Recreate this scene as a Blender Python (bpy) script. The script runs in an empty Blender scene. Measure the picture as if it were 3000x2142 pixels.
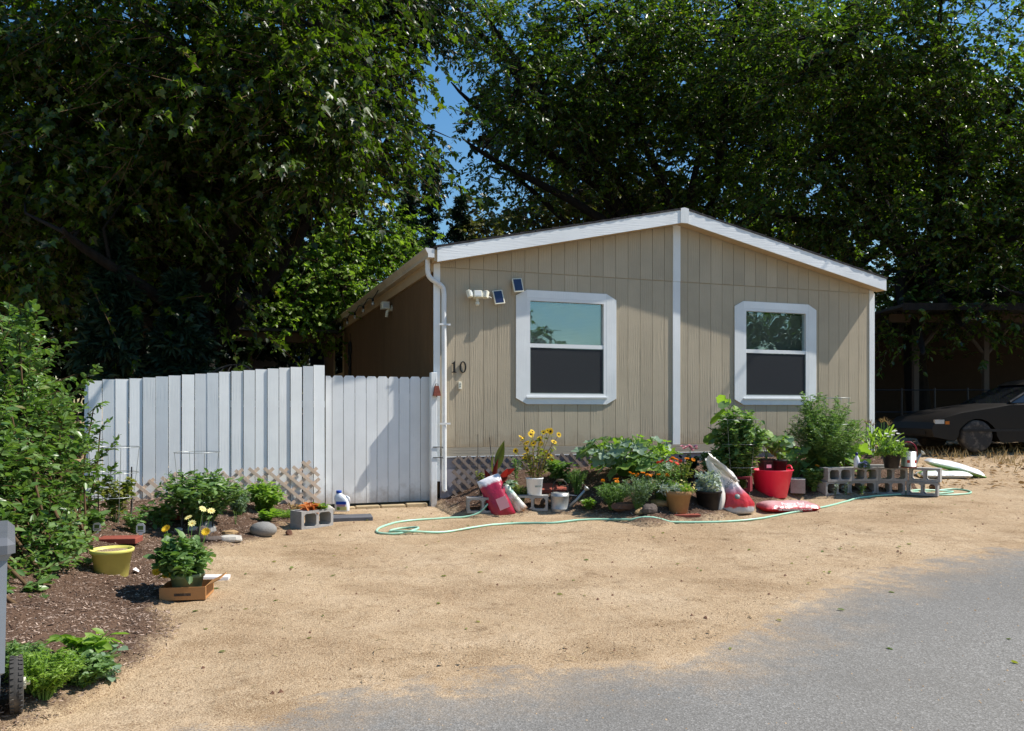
import bpy, math, random
import numpy as np
from mathutils import Vector, Matrix

# ------------------------------------------------------------------ camera, world, sun, exposure
EYE = 1.5
FPX = 2400.0            # focal length in pixels of the 3000 px wide photograph
HOR = 1205.0            # horizon row
SC = bpy.context.scene
COL = SC.collection
cam_d = bpy.data.cameras.new('camera')
cam = bpy.data.objects.new('camera', cam_d); COL.objects.link(cam)
cam.location = (0, 0, EYE); cam.rotation_euler = (math.radians(90), 0, 0)
cam_d.sensor_width = 36.0; cam_d.lens = FPX/3000*36
cam_d.shift_y = (HOR-1071)/3000
cam_d.clip_start = 0.05; cam_d.clip_end = 2000
SC.camera = cam

SUN = Vector((1.2684, 0.1376, 1.55)).normalized()
SUN_EL = math.asin(SUN.z); SUN_AZ = math.atan2(SUN.x, SUN.y)
world = bpy.data.worlds.new('World'); SC.world = world; world.use_nodes = True
wn = world.node_tree; wn.nodes.clear()
sky = wn.nodes.new('ShaderNodeTexSky'); sky.sky_type = 'NISHITA'; sky.sun_disc = False
sky.sun_elevation = SUN_EL; sky.sun_rotation = SUN_AZ
sky.altitude = 0; sky.air_density = 1.5; sky.dust_density = 0.4; sky.ozone_density = 6.0
bg = wn.nodes.new('ShaderNodeBackground'); bg.inputs['Strength'].default_value = 0.10
wo = wn.nodes.new('ShaderNodeOutputWorld')
hsv = wn.nodes.new('ShaderNodeHueSaturation'); hsv.inputs['Saturation'].default_value = 1.22
wn.links.new(sky.outputs[0], hsv.inputs['Color']); wn.links.new(hsv.outputs[0], bg.inputs[0]); wn.links.new(bg.outputs[0], wo.inputs[0])
sun_d = bpy.data.lights.new('sun', 'SUN'); sun_d.energy = 5.0; sun_d.angle = math.radians(0.53)
sun_d.color = (1.0, 0.95, 0.87)
sun_o = bpy.data.objects.new('sun', sun_d); COL.objects.link(sun_o)
sun_o.location = (8, 4, 12); sun_o.rotation_euler = (-SUN).to_track_quat('-Z', 'Y').to_euler()
SC.view_settings.view_transform = 'Standard'; SC.view_settings.look = 'None'
SC.view_settings.exposure = 0.45; SC.view_settings.gamma = 1.0
SC.view_settings.use_curve_mapping = False
SC.render.engine = 'CYCLES'
SC.cycles.use_denoising = True
SC.cycles.max_bounces = 7; SC.cycles.diffuse_bounces = 3; SC.cycles.glossy_bounces = 3
SC.cycles.transmission_bounces = 4; SC.cycles.transparent_max_bounces = 10
SC.cycles.caustics_reflective = False; SC.cycles.caustics_refractive = False

R = random.Random(7)
NR = np.random.default_rng(11)

# ------------------------------------------------------------------ materials
MATS = {}
def lin(r, g, b):
    f = lambda c: (c/255/12.92) if c/255 <= 0.04045 else ((c/255+0.055)/1.055)**2.4
    return (f(r), f(g), f(b))

class NT:
    def __init__(s, m):
        s.m = m; s.t = m.node_tree; s.n = s.t.nodes; s.l = s.t.links
    def node(s, typ, **kw):
        n = s.n.new(typ)
        for k, v in kw.items():
            if k.startswith('i_'):
                n.inputs[k[2:].replace('_', ' ')].default_value = v
            else: setattr(n, k, v)
        return n
    def link(s, a, b): s.l.new(a, b)
    def noise(s, vec, scale, detail=4, rough=0.55):
        n = s.n.new('ShaderNodeTexNoise'); n.inputs['Scale'].default_value = scale
        n.inputs['Detail'].default_value = detail; n.inputs['Roughness'].default_value = rough
        if vec is not None: s.l.new(vec, n.inputs['Vector'])
        return n.outputs['Fac']
    def ramp(s, fac, stops, interp='LINEAR'):
        n = s.n.new('ShaderNodeValToRGB'); n.color_ramp.interpolation = interp
        e = n.color_ramp.elements
        while len(e) < len(stops): e.new(0.5)
        for el, (p, c) in zip(e, stops):
            el.position = p; el.color = (c, c, c, 1) if not isinstance(c, (tuple, list)) else (c[0], c[1], c[2], 1)
        s.l.new(fac, n.inputs[0]); return n.outputs[0]
    def mix(s, fac, a, b, blend='MIX'):
        n = s.n.new('ShaderNodeMix'); n.data_type = 'RGBA'; n.blend_type = blend
        for i, v in ((0, fac), (6, a), (7, b)):
            if isinstance(v, bpy.types.NodeSocket): s.l.new(v, n.inputs[i])
            elif i == 0: n.inputs[0].default_value = v
            else: n.inputs[i].default_value = (v[0], v[1], v[2], 1)
        return n.outputs[2]
    def math(s, op, a, b=0.0):
        n = s.n.new('ShaderNodeMath'); n.operation = op
        for i, v in enumerate((a, b)):
            if isinstance(v, bpy.types.NodeSocket): s.l.new(v, n.inputs[i])
            else: n.inputs[i].default_value = v
        return n.outputs[0]
    def bump(s, h, strength, dist=0.01):
        n = s.n.new('ShaderNodeBump'); n.inputs['Strength'].default_value = strength
        n.inputs['Distance'].default_value = dist; s.l.new(h, n.inputs['Height']); return n.outputs[0]

def newmat(name):
    m = bpy.data.materials.new(name); m.use_nodes = True; m.node_tree.nodes.clear()
    t = NT(m); out = t.node('ShaderNodeOutputMaterial'); MATS[name] = m
    return m, t, out
def principled(t, out, rough=0.6, spec=0.3, metal=0.0):
    p = t.node('ShaderNodeBsdfPrincipled')
    p.inputs['Roughness'].default_value = rough; p.inputs['Metallic'].default_value = metal
    p.inputs['Specular IOR Level'].default_value = spec
    t.link(p.outputs[0], out.inputs[0]); return p
def coords(t, stretch=(1, 1, 1), world_=False):
    if world_:
        g = t.node('ShaderNodeNewGeometry'); v = g.outputs['Position']
    else:
        c = t.node('ShaderNodeTexCoord'); v = c.outputs['Object']
    if stretch == (1, 1, 1): return v
    mp = t.node('ShaderNodeMapping'); mp.inputs['Scale'].default_value = stretch
    t.link(v, mp.inputs['Vector']); return mp.outputs[0]

def mat(name, col, rough=0.6, var=0.12, vs=5.0, bump=0.0, bs=60.0, bd=0.004, stretch=(1, 1, 1), spec=0.3, metal=0.0,
        dirt=None, dirt_amt=0.35, dirt_s=2.5, isl=0.0, wld=False):
    m, t, out = newmat(name); p = principled(t, out, rough, spec, metal)
    v = coords(t, stretch, wld)
    f = t.noise(v, vs, 5)
    lo = tuple(max(0, c*(1-var)) for c in col); hi = tuple(min(1, c*(1+var)) for c in col)
    c = t.ramp(f, [(0.3, lo), (0.7, hi)])
    if isl:
        oi = t.node('ShaderNodeObjectInfo')
        k = t.math('MULTIPLY_ADD', oi.outputs['Random'], 2*isl); t.n[-1].inputs[2].default_value = 1-isl
        c = t.mix(1.0, c, k, 'MULTIPLY')
    if dirt:
        d = t.noise(coords(t, (1, 1, 1), wld), dirt_s, 6, 0.65)
        df = t.ramp(d, [(0.5, 0.0), (0.75, dirt_amt)])
        c = t.mix(df, c, dirt)
    t.link(c, p.inputs['Base Color'])
    if bump:
        b = t.noise(v, bs, 4, 0.6)
        t.link(t.bump(b, bump, bd), p.inputs['Normal'])
    return m

def leafmat(name, c1, c2, rough=0.42, trans=0.35, spec=0.45, tcol=None, extra=None):
    """per-leaf colour from Random Per Island, part of the light passes through the blade"""
    m, t, out = newmat(name)
    g = t.node('ShaderNodeNewGeometry')
    stops = [(0.0, c1), (0.92, c2)]
    if extra: stops.append((0.985, c2)); stops.append((1.0, extra))
    c = t.ramp(g.outputs['Random Per Island'], stops)
    p = t.node('ShaderNodeBsdfPrincipled'); p.inputs['Roughness'].default_value = rough
    p.inputs['Specular IOR Level'].default_value = spec
    t.link(c, p.inputs['Base Color'])
    tr = t.node('ShaderNodeBsdfTranslucent')
    tc = t.mix(1.0, c, tcol or (1.5, 1.7, 0.6), 'MULTIPLY')
    t.link(tc, tr.inputs['Color'])
    mx = t.node('ShaderNodeMixShader'); mx.inputs[0].default_value = trans
    t.link(p.outputs[0], mx.inputs[1]); t.link(tr.outputs[0], mx.inputs[2]); t.link(mx.outputs[0], out.inputs[0])
    return m

# ground materials share one sand colour
SAND_A, SAND_B, SAND_C = (0.43, 0.31, 0.19), (0.34, 0.23, 0.132), (0.50, 0.375, 0.245)
def sand_nodes(t):
    v = coords(t, (1, 1, 1), True)
    n1 = t.noise(v, 0.9, 6, 0.6); n2 = t.noise(v, 7.0, 5, 0.65); n3 = t.noise(v, 130.0, 3, 0.7); n4 = t.noise(v, 38.0, 4, 0.7)
    c = t.ramp(n1, [(0.36, SAND_B), (0.5, SAND_A), (0.64, SAND_C)])
    mp = t.node('ShaderNodeMapping'); mp.inputs['Rotation'].default_value = (0, 0, math.radians(-22)); mp.inputs['Scale'].default_value = (0.75, 1.25, 1); t.link(v, mp.inputs['Vector'])
    tr = t.noise(mp.outputs[0], 1.5, 6, 0.62)
    c = t.mix(t.ramp(n2, [(0.35, 0.0), (0.62, 0.5)]), c, SAND_A)
    c = t.mix(t.ramp(tr, [(0.34, 0.7), (0.47, 0.0)]), c, (0.25, 0.165, 0.09))
    sc_ = t.noise(v, 3.2, 6, 0.7)
    c = t.mix(t.ramp(sc_, [(0.30, 0.8), (0.40, 0.0)]), c, (0.17, 0.105, 0.055))
    c = t.mix(t.ramp(tr, [(0.54, 0.0), (0.72, 0.65)]), c, (0.53, 0.405, 0.265))
    c = t.mix(t.ramp(n2, [(0.52, 0.0), (0.72, 0.55)]), c, (0.26, 0.165, 0.085))
    c = t.mix(t.ramp(n3, [(0.40, 0.85), (0.47, 0.0)]), c, (0.12, 0.07, 0.035))
    c = t.mix(t.ramp(n3, [(0.54, 0.0), (0.64, 0.6)]), c, (0.66, 0.52, 0.35))
    c = t.mix(t.ramp(n4, [(0.33, 0.7), (0.42, 0.0)]), c, (0.17, 0.105, 0.055))
    h = t.math('ADD', t.math('MULTIPLY', n3, 0.5), t.math('MULTIPLY', n4, 0.8))
    h = t.math('ADD', h, t.math('MULTIPLY', n2, 2.6))
    h = t.math('ADD', h, t.math('MULTIPLY', tr, 0.8))
    return c, h
def make_sand():
    m, t, out = newmat('sand'); p = principled(t, out, 0.92, 0.12)
    c, h = sand_nodes(t)
    t.link(c, p.inputs['Base Color']); t.link(t.bump(h, 0.55, 0.02), p.inputs['Normal'])
def make_asphalt():
    m, t, out = newmat('asphalt'); p = principled(t, out, 0.95, 0.06)
    v = coords(t, (1, 1, 1), True)
    vo = t.node('ShaderNodeTexVoronoi'); vo.inputs['Scale'].default_value = 120.0; t.link(v, vo.inputs['Vector'])
    sp = t.node('ShaderNodeSeparateColor'); t.link(vo.outputs['Color'], sp.inputs[0])
    c = t.ramp(sp.outputs[0], [(0.0, (0.15, 0.142, 0.128)), (0.5, (0.205, 0.195, 0.178)), (0.85, (0.25, 0.24, 0.22)), (1.0, (0.34, 0.325, 0.30))])
    n1 = t.noise(v, 0.7, 6, 0.6); n2 = t.noise(v, 9.0, 5, 0.6); n3 = t.noise(v, 45.0, 4, 0.7)
    c = t.mix(t.ramp(n1, [(0.35, 0.0), (0.7, 0.35)]), c, (0.19, 0.175, 0.15))
    c = t.mix(t.ramp(n3, [(0.27, 0.8), (0.36, 0.0)]), c, (0.06, 0.056, 0.052))
    c = t.mix(t.ramp(t.noise(v, 0.35, 5, 0.6), [(0.4, 0.0), (0.7, 0.4)]), c, (0.12, 0.115, 0.11))
    sc, sh = sand_nodes(t)
    at = t.node('ShaderNodeAttribute'); at.attribute_name = 'edge'
    # drifted sand: solid at the edge, breaking up over a metre of tarmac
    e = t.math('ADD', at.outputs['Fac'], t.math('MULTIPLY', t.math('SUBTRACT', n2, 0.5), 0.9))
    e = t.math('ADD', e, t.math('MULTIPLY', t.math('SUBTRACT', t.noise(v, 1.3, 5, 0.6), 0.5), 1.3))
    e = t.math('ADD', e, t.math('MULTIPLY', t.math('SUBTRACT', t.noise(v, 70, 3, 0.7), 0.5), 0.8))
    f = t.ramp(e, [(0.0, 1.0), (0.10, 0.72), (0.30, 0.28), (0.75, 0.0)])
    c = t.mix(f, c, sc)
    t.link(c, p.inputs['Base Color'])
    h = t.math('ADD', t.math('MULTIPLY', vo.outputs['Distance'], 1.2), n3)
    t.link(t.bump(h, 0.35, 0.005), p.inputs['Normal'])
def make_soil():
    m, t, out = newmat('soil'); p = principled(t, out, 0.95, 0.1)
    v = coords(t, (1, 1, 1), True)
    n1 = t.noise(v, 1.6, 6, 0.6); n2 = t.noise(v, 45.0, 5, 0.75); n3 = t.noise(v, 130.0, 3, 0.7)
    c = t.ramp(n1, [(0.3, (0.085, 0.05, 0.034)), (0.7, (0.16, 0.098, 0.065))])
    c = t.mix(t.ramp(n2, [(0.38, 0.8), (0.5, 0.0)]), c, (0.03, 0.018, 0.012))
    c = t.mix(t.ramp(n3, [(0.58, 0.0), (0.7, 0.65)]), c, (0.42, 0.30, 0.21))
    at = t.node('ShaderNodeAttribute'); at.attribute_name = 'edge'
    sc, sh = sand_nodes(t)
    e = t.math('ADD', at.outputs['Fac'], t.math('MULTIPLY', t.math('SUBTRACT', n2, 0.5), 0.35))
    e = t.math('ADD', e, t.math('MULTIPLY', t.math('SUBTRACT', t.noise(v, 6, 5, 0.6), 0.5), 0.35))
    c = t.mix(t.ramp(e, [(0.02, 1.0), (0.16, 0.0)]), c, sc)
    t.link(c, p.inputs['Base Color'])
    t.link(t.bump(t.math('ADD', n2, t.math('MULTIPLY', n3, .6)), 0.8, 0.02), p.inputs['Normal'])
make_sand(); make_asphalt(); make_soil()

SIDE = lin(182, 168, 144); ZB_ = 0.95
def make_siding(name, col, gstr=0.75, vari=0.09, base=-9.0, horiz=False):
    m, t, out = newmat(name); p = principled(t, out, 0.75, 0.25)
    tc = t.node('ShaderNodeTexCoord')
    oi = t.node('ShaderNodeObjectInfo')
    cmb = t.node('ShaderNodeCombineXYZ'); t.link(t.math('MULTIPLY', oi.outputs['Random'], 37.0), cmb.inputs[0])
    ad = t.node('ShaderNodeVectorMath'); ad.operation = 'ADD'
    t.link(tc.outputs['Object'], ad.inputs[0]); t.link(cmb.outputs[0], ad.inputs[1])
    mp = t.node('ShaderNodeMapping'); mp.inputs['Scale'].default_value = (0.09, 1, 1) if horiz else (1, 1, 0.09); t.link(ad.outputs[0], mp.inputs['Vector'])
    v = mp.outputs[0]
    wv = t.node('ShaderNodeTexWave'); wv.bands_direction = 'Z' if horiz else 'X'; wv.inputs['Scale'].default_value = 9.0
    wv.inputs['Distortion'].default_value = 9.0; wv.inputs['Detail'].default_value = 3.0; wv.inputs['Detail Scale'].default_value = 1.6
    t.link(v, wv.inputs['Vector'])
    gr = t.noise(v, 60, 4, 0.6); st = t.noise(ad.outputs[0], 90, 3, 0.6); big = t.noise(ad.outputs[0], 1.3, 5, 0.6)
    lo = tuple(c*0.9 for c in col); hi = tuple(c*1.07 for c in col)
    c = t.ramp(big, [(0.3, lo), (0.7, hi)])
    k = t.math('MULTIPLY_ADD', oi.outputs['Random'], vari); t.n[-1].inputs[2].default_value = 1-vari*.6
    c = t.mix(1.0, c, k, 'MULTIPLY')
    sz = t.node('ShaderNodeSeparateXYZ'); t.link(tc.outputs['Object'], sz.inputs[0])
    spl = t.math('SUBTRACT', 1.0, t.math('MULTIPLY', t.math('SUBTRACT', sz.outputs[2], base), 2.6)); spl = t.math('ADD', spl, t.math('MULTIPLY', t.math('SUBTRACT', t.noise(ad.outputs[0], 5, 5, .7), .5), 1.6))
    c = t.mix(t.ramp(spl, [(0.35, 0.0), (1.1, 0.55)]), c, lin(140, 118, 92))
    c = t.mix(t.ramp(gr, [(0.3, 0.14), (0.40, 0.0)]), c, tuple(x*0.6 for x in col))
    t.link(c, p.inputs['Base Color'])
    mask = t.ramp(t.noise(ad.outputs[0], 2.2, 3), [(0.42, 0.0), (0.62, 1.0)])
    h = t.math('ADD', t.math('MULTIPLY', t.math('MULTIPLY', wv.outputs['Fac'], mask), 0.55), t.math('MULTIPLY', st, 0.55))
    h = t.math('ADD', h, t.math('MULTIPLY', gr, 0.4))
    t.link(t.bump(h, gstr, 0.0032), p.inputs['Normal'])
make_siding('siding', SIDE, 0.8, .10, ZB_)
make_siding('siding_shaded', lin(112, 86, 60))  # same paint as the front, darkened: the side wall's shade is put in
make_siding('white_wood', (0.86, 0.875, 0.86), 0.30, 0.14, 0.28)
make_siding('white_wood_h', (0.86, 0.87, 0.86), 0.4, 0.05, -9.0, True)
make_siding('gate_wood', (0.83, 0.84, 0.83), 0.22, 0.08, 0.25)
make_siding('batten', lin(165, 154, 136), 0.7, .09, -9, True)
make_siding('lattice_wood', lin(214, 190, 166), 0.6)
make_siding('lattice_grey', lin(140, 124, 112), 0.5)
make_siding('post_wood', lin(98, 84, 70), 0.6)

mat('vinyl', (0.80, 0.81, 0.80), 0.4, 0.03, bump=0.0)
mat('gutter', lin(205, 190, 165), 0.5, 0.06, dirt=lin(110, 85, 60), dirt_amt=0.6, stretch=(1, 1, 1))
mat('downspout', (0.78, 0.78, 0.76), 0.45, 0.04, dirt=lin(150, 130, 105), dirt_amt=0.35)
mat('shingle', (0.035, 0.033, 0.036), 0.9, 0.35, 25, bump=0.5, bs=120)
mat('soffit', lin(185, 160, 125), 0.7, 0.05)
mat('skirting', lin(150, 146, 152), 0.6, 0.06, dirt=lin(130, 115, 100), dirt_amt=0.5, dirt_s=1.2)
mat('black_paint', (0.012, 0.012, 0.013), 0.4, 0.1)
mat('ivory_plastic', lin(225, 220, 200), 0.4, 0.05)
mat('lamp_glass', (0.55, 0.57, 0.55), 0.15, 0.05, spec=0.6)
mat('solar_cell', (0.018, 0.022, 0.06), 0.12, 0.1, spec=0.7)
mat('rust', lin(120, 62, 48), 0.7, 0.3, 30, bump=0.3)
mat('dark_metal', (0.03, 0.03, 0.03), 0.5, 0.2, metal=0.4)
mat('wire', (0.42, 0.44, 0.43), 0.4, 0.1, metal=0.7)
mat('galvanized', (0.42, 0.42, 0.41), 0.45, 0.12, 14, metal=0.55, bump=0.12, bs=25, dirt=(0.3, 0.28, 0.24))
def make_concrete(name, col):
    m, t, out = newmat(name); p = principled(t, out, 0.9, 0.15)
    v = coords(t); n1 = t.noise(v, 5, 6, 0.6); n2 = t.noise(v, 90, 4, 0.7); n3 = t.noise(v, 240, 2)
    oi = t.node('ShaderNodeObjectInfo')
    c = t.ramp(n1, [(0.3, tuple(x*0.8 for x in col)), (0.7, tuple(x*1.12 for x in col))])
    k = t.math('MULTIPLY_ADD', oi.outputs['Random'], 0.24); t.n[-1].inputs[2].default_value = 0.86
    c = t.mix(1.0, c, k, 'MULTIPLY')
    c = t.mix(t.ramp(n2, [(0.33, 0.6), (0.45, 0.0)]), c, tuple(x*0.45 for x in col))
    t.link(c, p.inputs['Base Color']); t.link(t.bump(t.math('ADD', n2, n3), 0.6, 0.004), p.inputs['Normal'])
make_concrete('concrete', (0.36, 0.345, 0.325))
make_concrete('slate_paver', (0.14, 0.14, 0.15))
make_concrete('brick_paver', lin(150, 82, 68))
make_concrete('maroon_block', lin(120, 50, 55))
make_concrete('edging', lin(190, 168, 132))
make_concrete('rock_grey', lin(140, 138, 134))
make_concrete('rock_dark', lin(98, 88, 82))
make_concrete('rock_tan', lin(172, 142, 104))
make_concrete('rock_pale', lin(190, 185, 176))
make_concrete('rock_brown', lin(112, 82, 66))
mat('hose', (0.36, 0.66, 0.48), 0.35, 0.08, 20, spec=0.4, dirt=lin(190, 165, 125), dirt_amt=0.5, dirt_s=6)
mat('red_plastic', (0.85, 0.025, 0.075), 0.4, 0.05, spec=0.35, dirt=(0.7, 0.28, 0.28), dirt_amt=0.25)
mat('yellow_plastic', lin(218, 210, 112), 0.45, 0.06, dirt=lin(150, 130, 70), dirt_amt=0.5)
mat('white_plastic', (0.78, 0.79, 0.80), 0.35, 0.04, dirt=(0.5, 0.46, 0.4), dirt_amt=0.25)
mat('blue_plastic', lin(30, 75, 170), 0.35, 0.05)
mat('navy_plastic', lin(28, 30, 95), 0.4, 0.05)
mat('black_plastic', (0.014, 0.013, 0.014), 0.45, 0.2, dirt=(0.1, 0.085, 0.07), dirt_amt=0.4)
mat('terracotta', lin(158, 122, 82), 0.8, 0.18, 6, bump=0.2, dirt=lin(120, 95, 70), dirt_amt=0.6)
mat('green_ceramic', lin(105, 125, 95), 0.35, 0.1)
mat('cardboard', lin(178, 128, 80), 0.8, 0.08, bump=0.15, bs=80)
mat('bin_plastic', lin(148, 152, 156), 0.5, 0.08, dirt=lin(80, 78, 75), dirt_amt=0.5)
mat('bin_lid', lin(96, 98, 102), 0.45, 0.1)
mat('tyre', (0.05, 0.048, 0.046), 0.9, 0.2, dirt=lin(135, 125, 112), dirt_amt=0.8, dirt_s=8)
mat('car_paint_shaded', lin(30, 27, 25), 0.4, 0.04, spec=0.35, metal=0.0)  # dark silver taken down to near-black; deep shade is in this colour
mat('car_glass', (0.012, 0.014, 0.016), 0.06, 0.02, spec=0.8)
mat('car_trim', (0.02, 0.02, 0.02), 0.5, 0.1)
mat('alloy', (0.3, 0.3, 0.31), 0.35, 0.05, metal=0.8)
mat('amber', lin(190, 110, 40), 0.3, 0.1)
mat('bark', lin(88, 74, 62), 0.95, 0.35, 10, bump=1.0, bs=22, bd=0.03, stretch=(1, 1, 0.3))
mat('bark_dark', lin(36, 31, 27), 0.95, 0.35, 10, bump=1.0, bs=22, bd=0.03, stretch=(1, 1, 0.3))  # bark darkened further; the gloom under the crowns is in its colour
mat('twig', lin(92, 72, 50), 0.9, 0.3)
mat('stem_green', lin(96, 128, 60), 0.7, 0.2)
mat('stem_dry', lin(150, 128, 80), 0.8, 0.2)
mat('neighbour_wall_shaded', lin(62, 50, 39), 0.85, 0.1)  # tan wall colour darkened to carry the shade around the carport
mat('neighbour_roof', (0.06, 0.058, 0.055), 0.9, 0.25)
mat('patio_wood', lin(96, 78, 62), 0.85, 0.2)
mat('dry_brown', lin(150, 108, 70), 0.85, 0.3, 20)
mat('paper', (0.78, 0.75, 0.74), 0.7, 0.05)
mat('blind', (0.62, 0.68, 0.66), 0.6, 0.05)
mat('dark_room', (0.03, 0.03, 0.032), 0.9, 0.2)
mat('letter_white', (0.85, 0.82, 0.78), 0.5, 0.03)
mat('letter_grey', lin(120, 130, 125), 0.5, 0.1)
mat('straw_bits', lin(222, 196, 140), 0.8, 0.2)

leafmat('leaf_mulberry', (0.008, 0.022, 0.003), (0.088, 0.140, 0.012), 0.38, 0.48, 0.5, extra=(0.25, 0.24, 0.03))
leafmat('leaf_elm', (0.008, 0.026, 0.004), (0.105, 0.168, 0.018), 0.34, 0.48, 0.55, extra=(0.30, 0.25, 0.03))
leafmat('leaf_dark', (0.004, 0.011, 0.004), (0.014, 0.032, 0.008), 0.40, 0.25, 0.45)  # near-black leaf tone; deep shade inside the foliage is put into it
leafmat('leaf_light', (0.100, 0.190, 0.022), (0.230, 0.320, 0.055), 0.42, 0.48, 0.4)
leafmat('leaf_olive', (0.075, 0.085, 0.020), (0.130, 0.130, 0.030), 0.5, 0.35, 0.3)
leafmat('needle', (0.008, 0.022, 0.012), (0.026, 0.052, 0.024), 0.55, 0.12, 0.25)
leafmat('leaf_hedge', (0.064, 0.140, 0.032), (0.180, 0.275, 0.080), 0.36, 0.30, 0.5, extra=(0.24, 0.10, 0.05))
leafmat('leaf_garden', (0.085, 0.165, 0.050), (0.195, 0.300, 0.105), 0.45, 0.32, 0.4)
leafmat('leaf_bright', (0.140, 0.250, 0.035), (0.270, 0.390, 0.080), 0.45, 0.40, 0.4)
leafmat('leaf_blue', (0.120, 0.195, 0.120), (0.235, 0.320, 0.220), 0.5, 0.25, 0.3)
leafmat('leaf_grey', (0.30, 0.36, 0.32), (0.45, 0.50, 0.46), 0.7, 0.2, 0.2)
leafmat('leaf_yellowing', (0.10, 0.15, 0.035), (0.26, 0.26, 0.06), 0.5, 0.35, 0.35)
leafmat('leaf_canna', (0.075, 0.10, 0.025), (0.12, 0.15, 0.03), 0.35, 0.4, 0.45)
leafmat('leaf_maroon', (0.09, 0.02, 0.018), (0.17, 0.035, 0.025), 0.4, 0.4, 0.4, (2.2, 0.6, 0.5))
leafmat('leaf_dry', (0.22, 0.14, 0.07), (0.42, 0.28, 0.13), 0.8, 0.2, 0.1, (1.1, 1.0, 0.8))
leafmat('leaf_orange', (0.45, 0.14, 0.04), (0.62, 0.24, 0.07), 0.6, 0.3, 0.2, (1.2, .9, .7))
leafmat('dry_grass', (0.30, 0.235, 0.13), (0.50, 0.40, 0.22), 0.8, 0.2, 0.1, (1.1, 1.0, 0.8))
leafmat('mulch_chips', (0.06, 0.034, 0.024), (0.50, 0.37, 0.285), 0.9, 0.0, 0.1, (1, 1, 1))
leafmat('petal_yellow', (0.72, 0.46, 0.02), (0.85, 0.62, 0.05), 0.55, 0.3, 0.2, (1.1, 1, .6))
leafmat('petal_pale', (0.85, 0.75, 0.25), (0.88, 0.8, 0.38), 0.55, 0.3, 0.2, (1, 1, .8))
leafmat('petal_orange', (0.78, 0.28, 0.015), (0.85, 0.38, 0.03), 0.55, 0.3, 0.2, (1.1, .9, .6))
leafmat('petal_red', (0.60, 0.03, 0.03), (0.75, 0.09, 0.05), 0.55, 0.3, 0.2, (1.1, .8, .8))
leafmat('petal_pink', (0.70, 0.32, 0.36), (0.78, 0.45, 0.48), 0.55, 0.3, 0.2, (1.1, 1, 1))
leafmat('petal_white', (0.78, 0.77, 0.70), (0.85, 0.84, 0.8), 0.55, 0.3, 0.2, (1, 1, 1))
leafmat('petal_blue', (0.20, 0.21, 0.42), (0.36, 0.38, 0.58), 0.55, 0.3, 0.2, (1, 1, 1.1))
mat('flower_eye', (0.035, 0.018, 0.012), 0.9, 0.3)
mat('flower_gold', (0.5, 0.27, 0.02), 0.9, 0.3)

def make_glass(name, refl, tint, tr=0.6):
    m, t, out = newmat(name)
    gl = t.node('ShaderNodeBsdfGlossy'); gl.inputs['Roughness'].default_value = 0.015
    gl.inputs['Color'].default_value = tint + (1,)
    tp = t.node('ShaderNodeBsdfTransparent'); tp.inputs['Color'].default_value = (tr, tr*1.05, tr*1.05, 1)
    v = coords(t); nb = t.noise(v, 1.6, 2)
    t.link(t.bump(nb, 0.16, 0.03), gl.inputs['Normal'])
    mx = t.node('ShaderNodeMixShader'); mx.inputs[0].default_value = refl
    t.link(tp.outputs[0], mx.inputs[1]); t.link(gl.outputs[0], mx.inputs[2]); t.link(mx.outputs[0], out.inputs[0])
make_glass('pane_glass', 0.22, (0.75, 0.95, 1.0), 0.8)
make_glass('pane_side', 0.35, (0.8, 0.9, 0.9), 0.4)
def make_screen():
    m, t, out = newmat('screen_mesh')
    d = t.node('ShaderNodeBsdfDiffuse'); d.inputs['Color'].default_value = (0.06, 0.062, 0.066, 1)
    tp = t.node('ShaderNodeBsdfTransparent')
    mx = t.node('ShaderNodeMixShader'); mx.inputs[0].default_value = 0.75
    t.link(tp.outputs[0], mx.inputs[1]); t.link(d.outputs[0], mx.inputs[2]); t.link(mx.outputs[0], out.inputs[0])
make_screen()

def make_print(name, stops, rough=0.35, axis=2, noise=0.12, bumpy=0.5):
    """printed plastic sack: bands of colour along one generated axis, crinkled film"""
    m, t, out = newmat(name); p = principled(t, out, rough, 0.5)
    tc = t.node('ShaderNodeTexCoord'); sp = t.node('ShaderNodeSeparateXYZ'); t.link(tc.outputs['Generated'], sp.inputs[0])
    n = t.noise(tc.outputs['Generated'], 6, 4)
    f = t.math('ADD', sp.outputs[axis], t.math('MULTIPLY', t.math('SUBTRACT', n, 0.5), noise*2))
    t.link(t.ramp(f, stops), p.inputs['Base Color'])
    t.link(t.bump(t.noise(coords(t), 14, 5, 0.6), bumpy, 0.02), p.inputs['Normal'])
make_print('sack_red', [(0.0, (0.33, 0.010, 0.035)), (0.8, (0.36, 0.012, 0.05)), (0.86, (0.75, 0.72, 0.72)), (1.0, (0.8, 0.78, 0.78))], axis=0, noise=0.05)
make_print('sack_seed', [(0.0, (0.45, 0.22, 0.1)), (0.2, (0.75, 0.72, 0.66)), (0.5, (0.35, 0.36, 0.25)), (0.6, (0.7, 0.66, 0.6)), (0.75, (0.2, 0.42, 0.38)), (0.85, (0.75, 0.8, 0.55)), (1, (0.8, 0.8, 0.7))], axis=0, noise=0.3)
make_print('sack_open', [(0.0, (0.55, 0.54, 0.55)), (0.10, (0.5, 0.49, 0.5)), (0.13, (0.5, 0.02, 0.03)), (0.34, (0.55, 0.04, 0.04)), (0.40, (0.45, 0.2, 0.26)), (0.5, (0.66, 0.6, 0.6)), (0.72, (0.72, 0.68, 0.63)), (1, (0.82, 0.80, 0.76))], noise=0.05, rough=0.28)
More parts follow.
